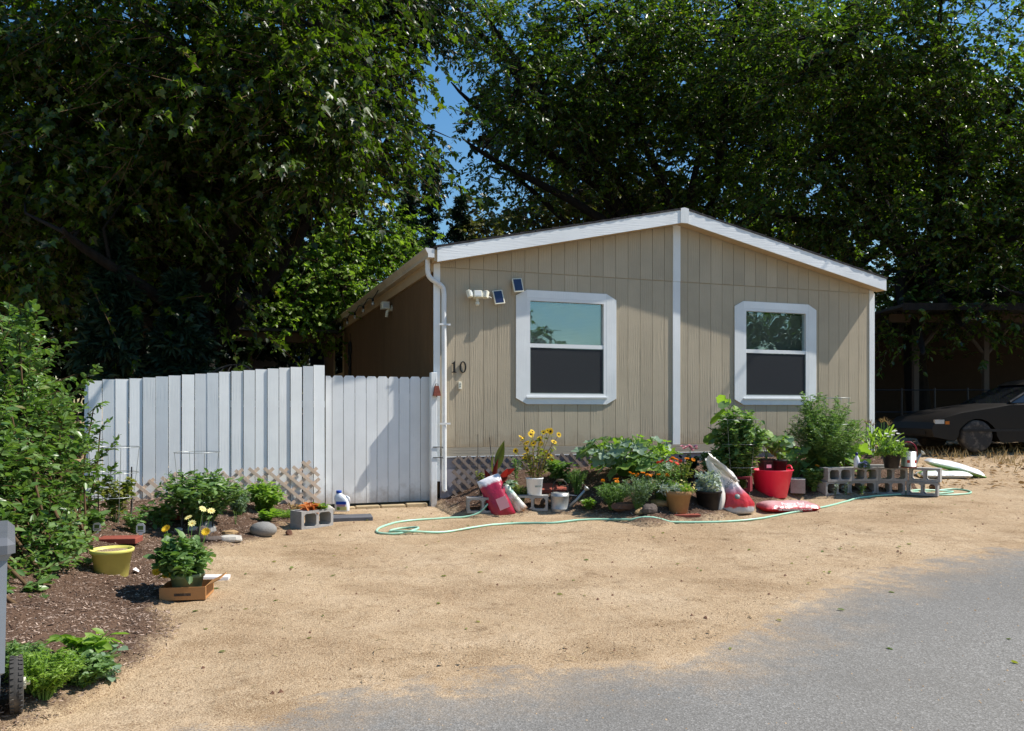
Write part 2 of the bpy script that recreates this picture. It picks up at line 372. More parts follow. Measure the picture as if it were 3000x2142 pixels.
make_print('sack_potting', [(0.0, (0.45, 0.015, 0.02)), (0.42, (0.5, 0.02, 0.025)), (0.50, (0.55, 0.05, 0.06)), (0.8, (0.66, 0.3, 0.3)), (1.0, (0.7, 0.5, 0.48))], noise=0.06, rough=0.22)
make_print('sack_green', [(0.0, (0.75, 0.77, 0.76)), (0.35, (0.72, 0.75, 0.72)), (0.42, (0.22, 0.48, 0.10)), (0.58, (0.24, 0.50, 0.12)), (0.66, (0.72, 0.77, 0.74)), (1, (0.76, 0.79, 0.8))], axis=1, noise=0.14, rough=0.35)
make_print('sack_grey', [(0.0, (0.26, 0.45, 0.12)), (0.3, (0.3, 0.5, 0.14)), (0.4, (0.68, 0.7, 0.72)), (1, (0.74, 0.76, 0.77))], axis=2, noise=0.05, rough=0.35)
mat('sack_inside', (0.72, 0.68, 0.62), 0.5, 0.05, bump=0.4, bs=14)

# ------------------------------------------------------------------ mesh helpers
class MB:
    def __init__(s): s.v = []; s.f = []
    def add(s, vs, fs, M=None):
        o = len(s.v)
        if M is not None: vs = [tuple(M @ Vector(v)) for v in vs]
        s.v += [tuple(v) for v in vs]; s.f += [tuple(i+o for i in f) for f in fs]; return s
    def box(s, x0, x1, y0, y1, z0, z1, M=None):
        vs = [(x0, y0, z0), (x1, y0, z0), (x1, y1, z0), (x0, y1, z0), (x0, y0, z1), (x1, y0, z1), (x1, y1, z1), (x0, y1, z1)]
        return s.add(vs, [(0, 3, 2, 1), (4, 5, 6, 7), (0, 1, 5, 4), (1, 2, 6, 5), (2, 3, 7, 6), (3, 0, 4, 7)], M)
    def bbox(s, x0, x1, y0, y1, z0, z1, b=0.004, M=None):
        """box with bevelled vertical front edges and top edges (chamfer b)"""
        vs = []
        for (z, i) in ((z0, 0), (z1-b, 0), (z1, b)):
            vs += [(x0+b, y0+i, z), (x1-b, y0+i, z), (x1-i, y0+b, z), (x1-i, y1-b, z), (x1-b, y1-i, z), (x0+b, y1-i, z), (x0+i, y1-b, z), (x0+i, y0+b, z)]
        fs = [tuple(reversed(range(8))), tuple(range(16, 24))]
        for r in (0, 8):
            for k in range(8): fs.append((r+k, r+(k+1) % 8, r+8+(k+1) % 8, r+8+k))
        return s.add(vs, fs, M)
    def prism(s, poly, y0, y1, M=None):
        """polygon in xz extruded along y"""
        n = len(poly)
        vs = [(x, y0, z) for x, z in poly]+[(x, y1, z) for x, z in poly]
        fs = [tuple(range(n)), tuple(range(2*n-1, n-1, -1))]
        for k in range(n): fs.append((k, n+k, n+(k+1) % n, (k+1) % n))
        return s.add(vs, fs, M)
    def tube(s, pts, r, n=8, cap=True, M=None):
        pts = [Vector(p) for p in pts]; m = len(pts)
        rs = r if isinstance(r, (list, tuple)) else [r]*m
        vs = []; prev = None
        for i, p in enumerate(pts):
            d = (pts[min(i+1, m-1)]-pts[max(i-1, 0)])
            d = d.normalized() if d.length > 1e-9 else Vector((0, 0, 1))
            if prev is None:
                a = d.cross(Vector((0, 0, 1)))
                if a.length < 1e-3: a = d.cross(Vector((1, 0, 0)))
            else: a = prev-d*prev.dot(d)
            a.normalize(); prev = a; b = d.cross(a)
            for k in range(n):
                an = 2*math.pi*k/n
                vs.append(tuple(p+(a*math.cos(an)+b*math.sin(an))*rs[i]))
        fs = []
        for i in range(m-1):
            for k in range(n): fs.append((i*n+k, i*n+(k+1) % n, (i+1)*n+(k+1) % n, (i+1)*n+k))
        if cap: fs += [tuple(reversed(range(n))), tuple(range((m-1)*n, m*n))]
        return s.add(vs, fs, M)
    def lathe(s, prof, n=28, M=None, sx=1, sy=1):
        vs = []; fs = []
        for r, z in prof:
            for k in range(n):
                a = 2*math.pi*k/n; vs.append((r*math.cos(a)*sx, r*math.sin(a)*sy, z))
        for i in range(len(prof)-1):
            for k in range(n): fs.append((i*n+k, i*n+(k+1) % n, (i+1)*n+(k+1) % n, (i+1)*n+k))
        if prof[0][0] > 1e-4: fs.append(tuple(reversed(range(n))))
        if prof[-1][0] > 1e-4: fs.append(tuple(range((len(prof)-1)*n, len(prof)*n)))
        return s.add(vs, fs, M)
    def mesh(s, name, m, smooth=False):
        me = bpy.data.meshes.new(name); me.from_pydata(s.v, [], s.f); me.update()
        me.materials.append(MATS[m])
        if smooth:
            me.polygons.foreach_set('use_smooth', [True]*len(me.polygons))
        return me
    def build(s, name, m, parent=None, smooth=False, loc=None):
        return link(name, s.mesh(name, m, smooth), parent, loc)
def link(name, me, parent=None, loc=None, rot=None, scale=None):
    o = bpy.data.objects.new(name, me); COL.objects.link(o)
    if parent is not None: o.parent = parent
    if loc is not None: o.location = loc
    if rot is not None: o.rotation_euler = rot
    if scale is not None: o.scale = (scale,)*3 if not isinstance(scale, (tuple, list)) else scale
    return o
def thing(name, label, cat, loc=(0, 0, 0), rz=0, group=None):
    o = bpy.data.objects.new(name, None); COL.objects.link(o); o.empty_display_size = 0.1
    o.location = loc; o.rotation_euler = (0, 0, rz); tag(o, label, cat, group); return o
def tag(o, label=None, cat=None, group=None, kind=None):
    for k, v in (('label', label), ('category', cat), ('group', group), ('kind', kind)):
        if v: o[k] = v
    return o
def smooth_by_angle(o, deg=40):
    me = o.data
    me.polygons.foreach_set('use_smooth', [True]*len(me.polygons))
    me.set_sharp_from_angle(angle=math.radians(deg)); return o

def mesh_np(name, V, faces, m, smooth=False):
    """V (N,k,3) copies of a small shape with local faces -> one mesh"""
    N, k, _ = V.shape
    me = bpy.data.meshes.new(name)
    idx = np.concatenate([np.array(f) for f in faces]); lens = np.array([len(f) for f in faces])
    allidx = (idx[None, :]+(np.arange(N)*k)[:, None]).ravel()
    alllen = np.tile(lens, N)
    st = np.concatenate([[0], np.cumsum(alllen)[:-1]])
    me.vertices.add(N*k); me.vertices.foreach_set('co', V.astype(np.float32).ravel())
    me.loops.add(len(allidx)); me.loops.foreach_set('vertex_index', allidx.astype(np.int32))
    me.polygons.add(len(alllen)); me.polygons.foreach_set('loop_start', st.astype(np.int32))
    me.polygons.foreach_set('loop_total', alllen.astype(np.int32))
    me.update(calc_edges=True); me.materials.append(MATS[m])
    if smooth: me.polygons.foreach_set('use_smooth', np.ones(len(alllen), bool))
    return me
SHAPES = {
 'oval': (np.array([(0, 0, 0), (.3, .26, .07), (.72, .2, .05), (1, 0, -.06), (.72, -.2, .05), (.3, -.26, .07)]), [(0, 3, 2, 1), (0, 5, 4, 3)]),
 'broad': (np.array([(0, 0, 0), (.25, .40, .08), (.68, .32, .06), (1, 0, -.1), (.68, -.32, .06), (.25, -.40, .08)]), [(0, 3, 2, 1), (0, 5, 4, 3)]),
 'lance': (np.array([(0, 0, 0), (.4, .13, .05), (1, 0, -.12), (.4, -.13, .05)]), [(0, 2, 1), (0, 3, 2)]),
 'needle': (np.array([(0, 0.03, 0), (1, 0.0, 0), (0, -.03, 0)]), [(0, 2, 1)]),
 'blade': (np.array([(0, .05, 0), (.5, .045, .06), (1, 0, -.10), (.5, -.045, .06), (0, -.05, 0)]), [(0, 4, 3, 1), (1, 3, 2)]),
 'lobed': (np.array([(0, 0, 0), (.06, .34, .06), (.42, .43, .06), (.46, .19, .05), (1.05, 0, -.12), (.46, -.19, .05), (.42, -.43, .06), (.06, -.34, .06)]),
           [(0, 3, 2, 1), (0, 4, 3), (0, 5, 4), (0, 7, 6, 5)]),
 'chip': (np.array([(0, .16, 0), (1, .12, .02), (1, -.14, 0), (0, -.12, .04)]), [(0, 3, 2, 1)]),
}
def unit(a): return a/np.maximum(np.linalg.norm(a, axis=-1, keepdims=True), 1e-9)
def leaf_mesh(name, P, D, Nn, S, shape, m):
    sv, sf = SHAPES[shape]
    D = unit(D); Y = unit(np.cross(Nn, D)); Z = np.cross(D, Y)
    S = np.asarray(S)[:, None, None]
    V = P[:, None, :]+S*(sv[None, :, 0:1]*D[:, None, :]+sv[None, :, 1:2]*Y[:, None, :]+sv[None, :, 2:3]*Z[:, None, :])
    return mesh_np(name, V, sf, m)
def rdirs(n, rng=NR): return unit(rng.normal(size=(n, 3)))
def tubes_np(name, A, B, r0, r1, m, n=5, bend=None):
    """many straight/bent tapered twigs A->B as one mesh"""
    A = np.asarray(A, float); B = np.asarray(B, float); N = len(A)
    r0 = np.broadcast_to(r0, (N,)); r1 = np.broadcast_to(r1, (N,))
    mid = (A+B)/2 if bend is None else (A+B)/2+bend
    pts = np.stack([A, mid, B], 1); rs = np.stack([r0, (r0+r1)/2, r1], 1)
    d = unit(B-A); ref = np.where(np.abs(d[:, 2:3]) > .9, [[1., 0, 0]], [[0, 0, 1.]])
    a = unit(np.cross(d, ref)); b = np.cross(d, a)
    an = np.arange(n)*2*np.pi/n
    ring = a[:, None, None, :]*np.cos(an)[None, None, :, None]+b[:, None, None, :]*np.sin(an)[None, None, :, None]
    V = (pts[:, :, None, :]+ring*rs[:, :, None, None]).reshape(N, 3*n, 3)
    fs = []
    for i in range(2):
        for k in range(n): fs.append((i*n+k, i*n+(k+1) % n, (i+1)*n+(k+1) % n, (i+1)*n+k))
    return mesh_np(name, V, fs, m, True)
def smoothpath(pts, n=6):
    pts = [Vector(p) for p in pts]; out = []
    for i in range(len(pts)-1):
        p0 = pts[max(i-1, 0)]; p1 = pts[i]; p2 = pts[i+1]; p3 = pts[min(i+2, len(pts)-1)]
        for k in range(n):
            t = k/n
            out.append(0.5*((2*p1)+(-p0+p2)*t+(2*p0-5*p1+4*p2-p3)*t*t+(-p0+3*p1-3*p2+p3)*t**3))
    out.append(pts[-1]); return out

# ------------------------------------------------------------------ lie of the land
def sstep(e0, e1, x):
    t = np.clip((np.asarray(x, float)-e0)/(e1-e0), 0, 1); return t*t*(3-2*t)
def g(x, y):
    x = np.asarray(x, float); y = np.asarray(y, float)
    yy = np.clip(y, -60, 60)
    r = 0.034*np.logaddexp(0, (np.minimum(yy, 22)-4.2)*2.0)/2.0
    r = r+0.013*np.clip(x, 0, 14)*sstep(5, 12, y)+0.055*np.logaddexp(0, (np.minimum(yy, 22)-13.5)*1.6)/1.6
    return r
def at(px, py, Y): return Vector(((px-1500)/FPX*Y, Y, EYE+(HOR-py)/FPX*Y))
def hit(px, py, H, y0=2.5, y1=45.0):
    dx = (px-1500)/FPX; dz = (HOR-py)/FPX
    Y = np.arange(y0, y1, 0.25)
    k = np.nonzero(EYE+dz*Y <= H(dx*Y, Y))[0]
    if not len(k): return (dx*y1, y1)
    a = Y[k[0]]; Y = np.linspace(max(a-0.25, y0), a, 40)
    k = np.nonzero(EYE+dz*Y <= H(dx*Y, Y))[0]; Y = float(Y[k[0]])
    return (dx*Y, Y)

# house frame: x along the front wall, y back, z up
HA = math.atan2(.3386, .941); HC, HS = math.cos(HA), math.sin(HA); HX0, HY0 = -0.9017, 11.16
def hw(u, y=0.0, z=0.0): return Vector((HX0+u*HC-y*HS, HY0+u*HS+y*HC, z))
def uof(px, y=0.0):
    t = (px-1500)/FPX; o = hw(0, y); return (t*o.y-o.x)/(HC-t*HS)
def zof(px, py, y=0.0):
    o = hw(uof(px, y), y); return EYE+(HOR-py)/FPX*o.y

def poly_dist(x, y, poly, closed=True):
    x = np.asarray(x, float); y = np.asarray(y, float); d = np.full(x.shape, 1e9)
    n = len(poly)
    for i in range(n if closed else n-1):
        ax, ay = poly[i]; bx, by = poly[(i+1) % n]
        ux, uy = bx-ax, by-ay; L = ux*ux+uy*uy+1e-12
        t = np.clip(((x-ax)*ux+(y-ay)*uy)/L, 0, 1)
        d = np.minimum(d, np.hypot(x-ax-t*ux, y-ay-t*uy))
    return d
def inside(x, y, poly):
    x = np.asarray(x, float); y = np.asarray(y, float); c = np.zeros(x.shape, bool); n = len(poly); j = n-1
    for i in range(n):
        xi, yi = poly[i]; xj, yj = poly[j]
        cond = ((yi > y) != (yj > y)) & (x < (xj-xi)*(y-yi)/((yj-yi) or 1e-9)+xi)
        c ^= cond; j = i
    return c
def smooth2(pts, n=5):
    return [(p.x, p.y) for p in smoothpath([(a, b, 0) for a, b in pts], n)]

front_h = smooth2([hit(px, py, g) for px, py in ((1278, 1484), (1330, 1508), (1400, 1516), (1480, 1514), (1600, 1506), (1700, 1514), (1800, 1530),
          (1900, 1548), (2000, 1532), (2090, 1528), (2200, 1500), (2290, 1482), (2350, 1462), (2420, 1462), (2560, 1456), (2700, 1446))])
bed_h = front_h+[tuple(hw(7.5, 0.1)[:2]), tuple(hw(-0.15, 0.1)[:2])]
front_l = smooth2([hit(px, py, g) for px, py in ((962, 1484), (940, 1508), (850, 1545), (800, 1578), (700, 1600), (610, 1622), (545, 1690), (560, 1745), (500, 1790),
          (525, 1840), (480, 1905), (390, 1965), (290, 2030), (190, 2090), (40, 2150))])
bed_l = front_l+[(-2.9, 3.4), (-9, 3.6), (-9.0, 9.0), tuple(hw(-5.0, 0.05)[:2]), tuple(hw(-1.58, 0.05)[:2])]
def bedh(x, y):
    x = np.asarray(x, float); y = np.asarray(y, float)
    a = inside(x, y, bed_h)*(0.05*sstep(0, 0.15, poly_dist(x, y, front_h, False))+0.36*sstep(0.05, 1.15, poly_dist(x, y, front_h, False)))
    b = inside(x, y, bed_l)*(0.045*sstep(0, 0.2, poly_dist(x, y, front_l, False))+0.20*sstep(0.15, 1.3, poly_dist(x, y, front_l, False)))
    return a+b
def H(x, y): return g(x, y)+bedh(x, y)

# smooth noise for ground relief
def vnoise(x, y, s, seed=0):
    x = np.asarray(x)*s+seed*17.3; y = np.asarray(y)*s+seed*5.7
    xi = np.floor(x).astype(int); yi = np.floor(y).astype(int); fx = x-xi; fy = y-yi
    fx = fx*fx*(3-2*fx); fy = fy*fy*(3-2*fy)
    def h(a, b):
        n = (a*374761393+b*668265263+seed*1442695041) & 0x7fffffff
        n = ((n ^ (n >> 13))*1274126177) & 0x7fffffff
        return (n % 10007)/10007.0
    return (h(xi, yi)*(1-fx)+h(xi+1, yi)*fx)*(1-fy)+(h(xi, yi+1)*(1-fx)+h(xi+1, yi+1)*fx)*fy-0.5
def relief(x, y):
    return 0.05*vnoise(x, y, .7, 1)+0.018*vnoise(x, y, 2.6, 2)+0.008*vnoise(x, y, 8, 3)
def surf(x, y):
    x = np.asarray(x, float); y = np.asarray(y, float)
    ih = inside(x, y, bed_h); il = inside(x, y, bed_l)
    d = np.where(ih, poly_dist(x, y, front_h, False), poly_dist(x, y, front_l, False))
    n = 0.035*vnoise(x, y, 3.5, 5)+0.03*vnoise(x, y, 9, 6)+0.012*vnoise(x, y, 25, 7)
    return H(x, y)+np.where(ih | il, .012+n*sstep(0, .25, d), relief(x, y))
def gp(px, py, dz=0.0):
    x, y = hit(px, py, H); return Vector((x, y, float(surf(np.array([x]), np.array([y]))[0])+dz))
def onland(x, y, dz=0.0): return Vector((x, y, float(H(x, y))+dz))
def grid_sheet(name, m, xs, ys, zf, keep=None, edge=None):
    X, Y = np.meshgrid(xs, ys); Z = zf(X, Y)
    nx, ny = len(xs), len(ys)
    V = np.stack([X, Y, Z], -1).reshape(-1, 3)
    i = np.arange(nx*ny).reshape(ny, nx)
    F = np.stack([i[:-1, :-1], i[:-1, 1:], i[1:, 1:], i[1:, :-1]], -1).reshape(-1, 4)
    if keep is not None:
        cx = V[F].mean(1); F = F[keep(cx[:, 0], cx[:, 1])]
    used = np.unique(F); rm = np.full(len(V), -1); rm[used] = np.arange(len(used)); V = V[used]; F = rm[F]
    me = bpy.data.meshes.new(name)
    me.vertices.add(len(V)); me.vertices.foreach_set('co', V.astype(np.float32).ravel())
    me.loops.add(F.size); me.loops.foreach_set('vertex_index', F.astype(np.int32).ravel())
    me.polygons.add(len(F)); me.polygons.foreach_set('loop_start', np.arange(0, F.size, 4, dtype=np.int32)); me.polygons.foreach_set('loop_total', np.full(len(F), 4, np.int32))
    me.polygons.foreach_set('use_smooth', np.ones(len(F), bool))
    me.update(calc_edges=True); me.materials.append(MATS[m])
    if edge is not None:
        a = me.attributes.new('edge', 'FLOAT', 'POINT'); a.data.foreach_set('value', edge(V[:, 0], V[:, 1]).astype(np.float32))
    o = link(name, me); o['kind'] = 'structure'; return o

road_edge = smooth2([(-9.0, 1.2), (-4.5, 2.6)]+[hit(px, py, g) for px, py in ((480, 2142), (960, 2035), (1400, 1962), (1700, 1950), (1900, 1925), (2150, 1850), (2320, 1760), (2480, 1690), (2670, 1645), (3000, 1592))]+[(9.5, 10.2), (16, 12.0), (40, 17)], 5)
road_poly = road_edge+[(60, 17), (60, -30), (-30, -30), (-30, 1.2)]
def build_land():
    # far ground out to the horizon, with the near field laid in finely
    xs = np.concatenate([np.linspace(-600, -31, 20), np.linspace(-30, -9, 30), np.linspace(-8.9, 11.5, 250), np.linspace(11.7, 40, 60), np.linspace(42, 600, 20)])
    ys = np.concatenate([np.linspace(-300, -10, 14), np.linspace(-9, 2, 20), np.linspace(2.1, 15, 210), np.linspace(15.2, 30, 60), np.linspace(31, 900, 30)])
    def z(x, y):
        inr = inside(x, y, road_poly); d = poly_dist(x, y, road_edge, False)
        near = sstep(40, 25, np.hypot(x, y))
        return g(x, y)+relief(x, y)*np.where(inr, 0, sstep(0, .6, d))*near*sstep(-1, 0.5, np.where(inr, -d, d)*2)-np.where(inr, 0.08*sstep(0.02, .25, d), 0)
    grid_sheet('ground', 'sand', xs, ys, z)
    xs = np.concatenate([np.linspace(-30, -4, 40), np.linspace(-3.9, 9, 200), np.linspace(9.2, 45, 60)])
    ys = np.concatenate([np.linspace(-25, 1, 20), np.linspace(1.1, 12, 190), np.linspace(12.2, 19, 20)])
    grid_sheet('road', 'asphalt', xs, ys, lambda x, y: g(x, y)+np.where(inside(x, y, road_poly), 0.006, 0.006-0.09*sstep(0, .3, poly_dist(x, y, road_edge, False))),
               keep=lambda x, y: inside(x, y, road_poly) | (poly_dist(x, y, road_edge, False) < 0.3),
               edge=lambda x, y: np.where(inside(x, y, road_poly), poly_dist(x, y, road_edge, False), 0))
build_land()
def soil(name, poly, front, x0, x1, y0, y1, step):
    xs = np.arange(x0, x1, step); ys = np.arange(y0, y1, step)
    def z(x, y):
        ins = inside(x, y, poly); d = poly_dist(x, y, front, False)
        n = 0.035*vnoise(x, y, 3.5, 5)+0.03*vnoise(x, y, 9, 6)+0.012*vnoise(x, y, 25, 7)
        return g(x, y)+bedh(x, y)+0.012+np.where(ins, n*sstep(0, .25, d), -0.05*sstep(0, .06, d)-0.02)
    return grid_sheet(name, 'soil', xs, ys, z, keep=lambda x, y: inside(x, y, poly) | (poly_dist(x, y, front, False) < 0.1),
                      edge=lambda x, y: np.where(inside(x, y, poly), poly_dist(x, y, front, False), 0))
soil('soil_bed', bed_h, front_h, -1.4, 6.6, 8.4, 13.9, 0.03)
soil('planting_soil', bed_l, front_l, -8.9, -1.4, 3.3, 10.9, 0.035)

# ------------------------------------------------------------------ the house
U0, U1, UC = -0.17, 7.34, 3.585
ZB, ZE, RIDGE = 1.01, 3.46, 4.30          # siding bottom, eave line, underside of the ridge fascia
HL = 12.0; OV = 0.23
SL = (RIDGE-3.485)/(UC+0.18)
def rake(u): return RIDGE-SL*abs(u-UC)      # underside of the rake fascia
house = thing('mobile_home', 'tan single-storey home with white trim, low gable and two front windows', 'house', hw(0, 0, 0), HA)
WIN = [(1.009, 2.573, 1.60, 3.21), (4.617, 6.167, 1.60, 3.215)]
OPEN = [(u0+.165, u1-.16, z0+.10, z1-.105) for u0, u1, z0, z1 in WIN]
def build_house():
    zg = 0.15
    # wall core behind the boards, with real window openings
    w = MB()
    xs = [U0+.02, OPEN[0][0], OPEN[0][1], OPEN[1][0], OPEN[1][1], U1-.02]
    for i in range(5):
        a, b = xs[i], xs[i+1]
        if i in (1, 3):
            o = OPEN[0 if i == 1 else 1]
            w.box(a, b, -.0055, .1, ZB-.12, o[2]); w.box(a, b, -.0055, .1, o[3], ZE)
        else: w.box(a, b, -.0055, .1, ZB-.12, ZE)
    w.prism([(U0+.02, ZE), (U1-.02, ZE), (U1-.02, rake(U1)+.02), (UC, RIDGE+.02), (U0+.02, rake(U0)+.02)], -.0055, .1)
    w.build('wall', 'siding', house)
    s = MB(); s.box(U0, U0+.1, .1, HL, zg+.2, ZE+.05); s.build('side_wall', 'siding_shaded', house)
    s = MB(); s.box(U1-.1, U1, .1, HL, zg+.2, ZE+.02); s.build('side_wall', 'siding_shaded', house)
    s = MB(); s.prism([(U0, zg), (U1, zg), (U1, ZE), (UC, RIDGE), (U0, ZE)], HL, HL+.1); s.build('back_wall', 'siding_shaded', house)
    # siding boards, lower storey and gable
    pitch = 0.2033; gw = 0.0032
    edges = [UC+pitch*k for k in range(-19, 20)]
    edges = [U0+.085]+[e for e in edges if U0+.11 < e < U1-.11]+[U1-.085]
    for a, b in zip(edges[:-1], edges[1:]):
        a2, b2 = a+gw, b-gw
        segs = [(ZB, ZE-.012)]
        for o in OPEN:
            if b2 > o[0]-.06 and a2 < o[1]+.06:
                segs = [(ZB, o[2]-.03), (o[3]+.03, ZE-.012)]
        if any(a2 < o[0]-.06 < b2 or a2 < o[1]+.06 < b2 for o in OPEN):
            pass
        for z0, z1 in segs:
            MB().box(a2, b2, -.012, -.004, z0, z1).build('siding_board', 'siding', house)
        za, zb = rake(a2)+.03, rake(b2)+.03
        MB().prism([(a2, ZE), (b2, ZE), (b2, zb), (a2, za)], -.017, -.002).build('gable_board', 'siding', house)
    # trim: corner boards and centre strip
    MB().box(U1-.085, U1+.005, -.024, 0, .78, rake(U1)+.02).build('corner_board', 'white_wood', house)
    MB().box(U1+.0055, U1+.022, -.024, .08, .78, ZE).build('corner_board', 'white_wood', house)
    MB().box(U0-.005, U0+.085, -.024, 0, .55, rake(U0)+.02).build('corner_board', 'white_wood', house)
    MB().box(UC-.062, UC+.062, -.03, -.0125, ZB-.01, ZE-.004).build('centre_strip', 'white_wood', house)
    MB().box(UC-.062, UC+.062, -.036, -.0175, ZE-.002, RIDGE+.02).build('centre_strip', 'white_wood', house)
    # rake fascia, ridge block, soffit
    fh = 0.19
    for sgn, ue in ((-1, U0-.012), (1, U1+.05)):
        ua = UC+sgn*.068
        f = MB().prism([(ua, rake(ua)), (ue, rake(ue)), (ue, rake(ue)+fh), (ua, rake(ua)+fh)], -OV-.02, -OV)
        f.build('fascia', 'white_wood_h', house)
        f = MB().prism([(UC, rake(UC)+.004), (ue, rake(ue)+.004), (ue, rake(ue)+.03), (UC, rake(UC)+.03)], -OV+.001, -.0375)
        f.build('soffit', 'soffit', house)
    MB().prism([(UC-.068, rake(UC)-.012), (UC+.068, rake(UC)-.012), (UC+.068, rake(UC)+fh+.012), (UC, rake(UC)+fh+.027), (UC-.068, rake(UC)+fh+.012)], -OV-.032, -OV).build('ridge_block', 'white_wood', house)
    # roof: two slopes laid in shingle courses, front edge a little ragged
    for sgn, ue in ((-1, U0-.03), (1, U1+.07)):
        run = abs(ue-UC); n = 16
        for k in range(n):
            a = UC+sgn*run*k/n; b = UC+sgn*run*(k+1)/n
            m = MB(); N = 26
            yy = [-OV-.02-.008]+[-OV-.028+(HL+.4)*j/1 for j in (1,)]
            za, zb = rake(a)+fh+.002, rake(b)+fh+.002
            jit = [R.uniform(-.004, .005) for _ in range(5)]
            xs_ = [a+(b-a)*j/4 for j in range(5)]
            zs_ = [za+(zb-za)*j/4 for j in range(5)]
            vs = []
            for j in range(5):
                t0 = .012+.006*(j/4)
                vs += [(xs_[j], yy[0]+jit[j], zs_[j]), (xs_[j], yy[1], zs_[j]), (xs_[j], yy[0]+jit[j], zs_[j]+t0+.012), (xs_[j], yy[1], zs_[j]+t0+.012)]
            fs = []
            for j in range(4):
                o = 4*j
                fs += [(o, o+4, o+5, o+1), (o+2, o+3, o+7, o+6), (o, o+2, o+6, o+4), (o+1, o+5, o+7, o+3)]
            fs += [(0, 1, 3, 2), (16, 18, 19, 17)]
            m.add(vs, fs).build('shingle_course', 'shingle', house)
    # eave boards along both sides
    ze = rake(U0)
    MB().box(U0-.05, U0-.001, -OV+.002, HL+.2, ze+.01, ze+.16).build('eave_board', 'soffit', house)
    MB().box(U1+.0225, U1+.048, -OV+.002, HL+.2, rake(U1)+.01, rake(U1)+.17).build('eave_board', 'white_wood', house)
    # gutter on the left eave: K profile swept back, with end cap
    zg0 = ze+.05
    prof = [(U0-.051, zg0), (U0-.051, zg0+.115), (U0-.055, zg0+.115), (U0-.055, zg0+.005), (U0-.13, zg0+.005), (U0-.13, zg0+.05), (U0-.165, zg0+.105), (U0-.165, zg0+.125), (U0-.172, zg0+.125), (U0-.172, zg0+.103), (U0-.137, zg0+.046), (U0-.137, zg0)]
    gt = MB().prism(prof, -OV-.01, HL).build('gutter', 'gutter', house)
    MB().prism([(U0-.051, zg0), (U0-.051, zg0+.115), (U0-.172, zg0+.125), (U0-.172, zg0+.103), (U0-.137, zg0+.046), (U0-.137, zg0)], -OV-.013, -OV-.0105).build('end_cap', 'downspout', gt)
    MB().box(U0-.049, U0-.002, -.02, HL, ze-.10, ze+.008).build('frieze', 'soffit', house)
    # downspout: outlet, two elbows, long run with straps, kick-out
    path = smoothpath([(U0-.10, -.075, zg0+.01), (U0-.10, -.075, zg0-.16), (U0-.06, -.075, zg0-.25), (U0+.085, -.068, zg0-.34), (U0+.125, -.062, zg0-.43), (U0+.128, -.06, zg0-.7), (U0+.13, -.06, 1.5), (U0+.132, -.06, .52), (U0+.135, -.075, .44)], 5)
    ds = MB().tube(path, .034, 10).build('downspout', 'downspout', house, True)
    for z in (2.66, 1.32):
        MB().box(U0+.05, U0+.21, -.0985, -.0955, z, z+.025).build('strap', 'downspout', ds)
    # windows
    for wi, (win, o) in enumerate(zip(WIN, OPEN)):
        u0, u1, z0, z1 = win
        wd = MB().box(o[0], o[0]+.045, -.03, .06, o[2], o[3]).box(o[1]-.045, o[1], -.03, .06, o[2], o[3]).box(o[0]+.045, o[1]-.045, -.03, .06, o[2], o[2]+.05).box(o[0]+.045, o[1]-.045, -.03, .06, o[3]-.045, o[3]).build('window', 'vinyl', house)
        # trim boards with clipped corners
        for a, b, c in ((u0, o[0]-.001, 1), (u1, o[1]+.001, -1)):
            MB().prism([(a, z0+.085), (b, z0), (b, z1), (a, z1-.085)], -.031, -.0125).build('trim_board', 'white_wood', wd)
        MB().box(o[0], o[1], -.0305, -.0125, z0, o[2]-.001).build('trim_board', 'white_wood', wd)
        MB().box(o[0], o[1], -.0305, -.0125, o[3]+.001, z1).build('trim_board', 'white_wood', wd)
        MB().box(o[0]-.01, o[1]+.01, -.05, -.0315, o[2]-.012, o[2]+.008).build('sill', 'vinyl', wd)
        zm = 2.43 if wi == 0 else 2.44
        MB().box(o[0]+.046, o[1]-.046, -.024, .05, zm-.028, zm+.028).build('meeting_rail', 'vinyl', wd)
        MB().box(o[0]+.046, o[1]-.046, .02, .026, zm+.029, o[3]-.046).build('pane', 'pane_glass', wd)
        MB().box(o[0]+.046, o[1]-.046, .004, .010, o[2]+.051, zm-.029).build('pane', 'pane_glass', wd)
        MB().box(o[0]+.058, o[1]-.058, -.0165, -.0145, o[2]+.062, zm-.036).build('insect_screen', 'screen_mesh', wd)
        fr = MB()
        for (a, b, c, d) in ((o[0]+.047, o[0]+.057, o[2]+.052, zm-.03), (o[1]-.057, o[1]-.047, o[2]+.052, zm-.03)): fr.box(a, b, -.02, -.012, c, d)
        fr.box(o[0]+.0571, o[1]-.0571, -.02, -.012, o[2]+.052, o[2]+.0615)
        fr.build('screen_frame', 'letter_grey', wd)
        bl = MB(); z = o[2]+.06
        while z < o[3]-.06:
            bl.add([(o[0]+.05, .075, z+.008), (o[1]-.05, .075, z+.008), (o[1]-.05, .093, z-.008), (o[0]+.05, .093, z-.008)], [(0, 1, 2, 3)]); z += .0205
        b = bl.build('blind', 'blind', wd); b['kind'] = 'stuff'
        MB().box(o[0]-.1, o[1]+.1, .30, .32, o[2]-.1, o[3]+.1).build('dark_room_sheet', 'dark_room', wd)  # dark sheet standing for the unlit room behind the blinds
    # batten under the siding, skirting panels, drip flashing
    for a, b in ((U0+.09, 2.58), (2.586, 5.1), (5.106, U1-.09)):
        MB().box(a, b, -.034, -.006, ZB-.125, ZB-.008).build('skirt_batten', 'batten', house)
    MB().box(U0+.09, U1-.09, -.04, -.0345, ZB-.137, ZB-.126).build('drip_flashing', 'vinyl', house)
    u = U0+.09; k = 0
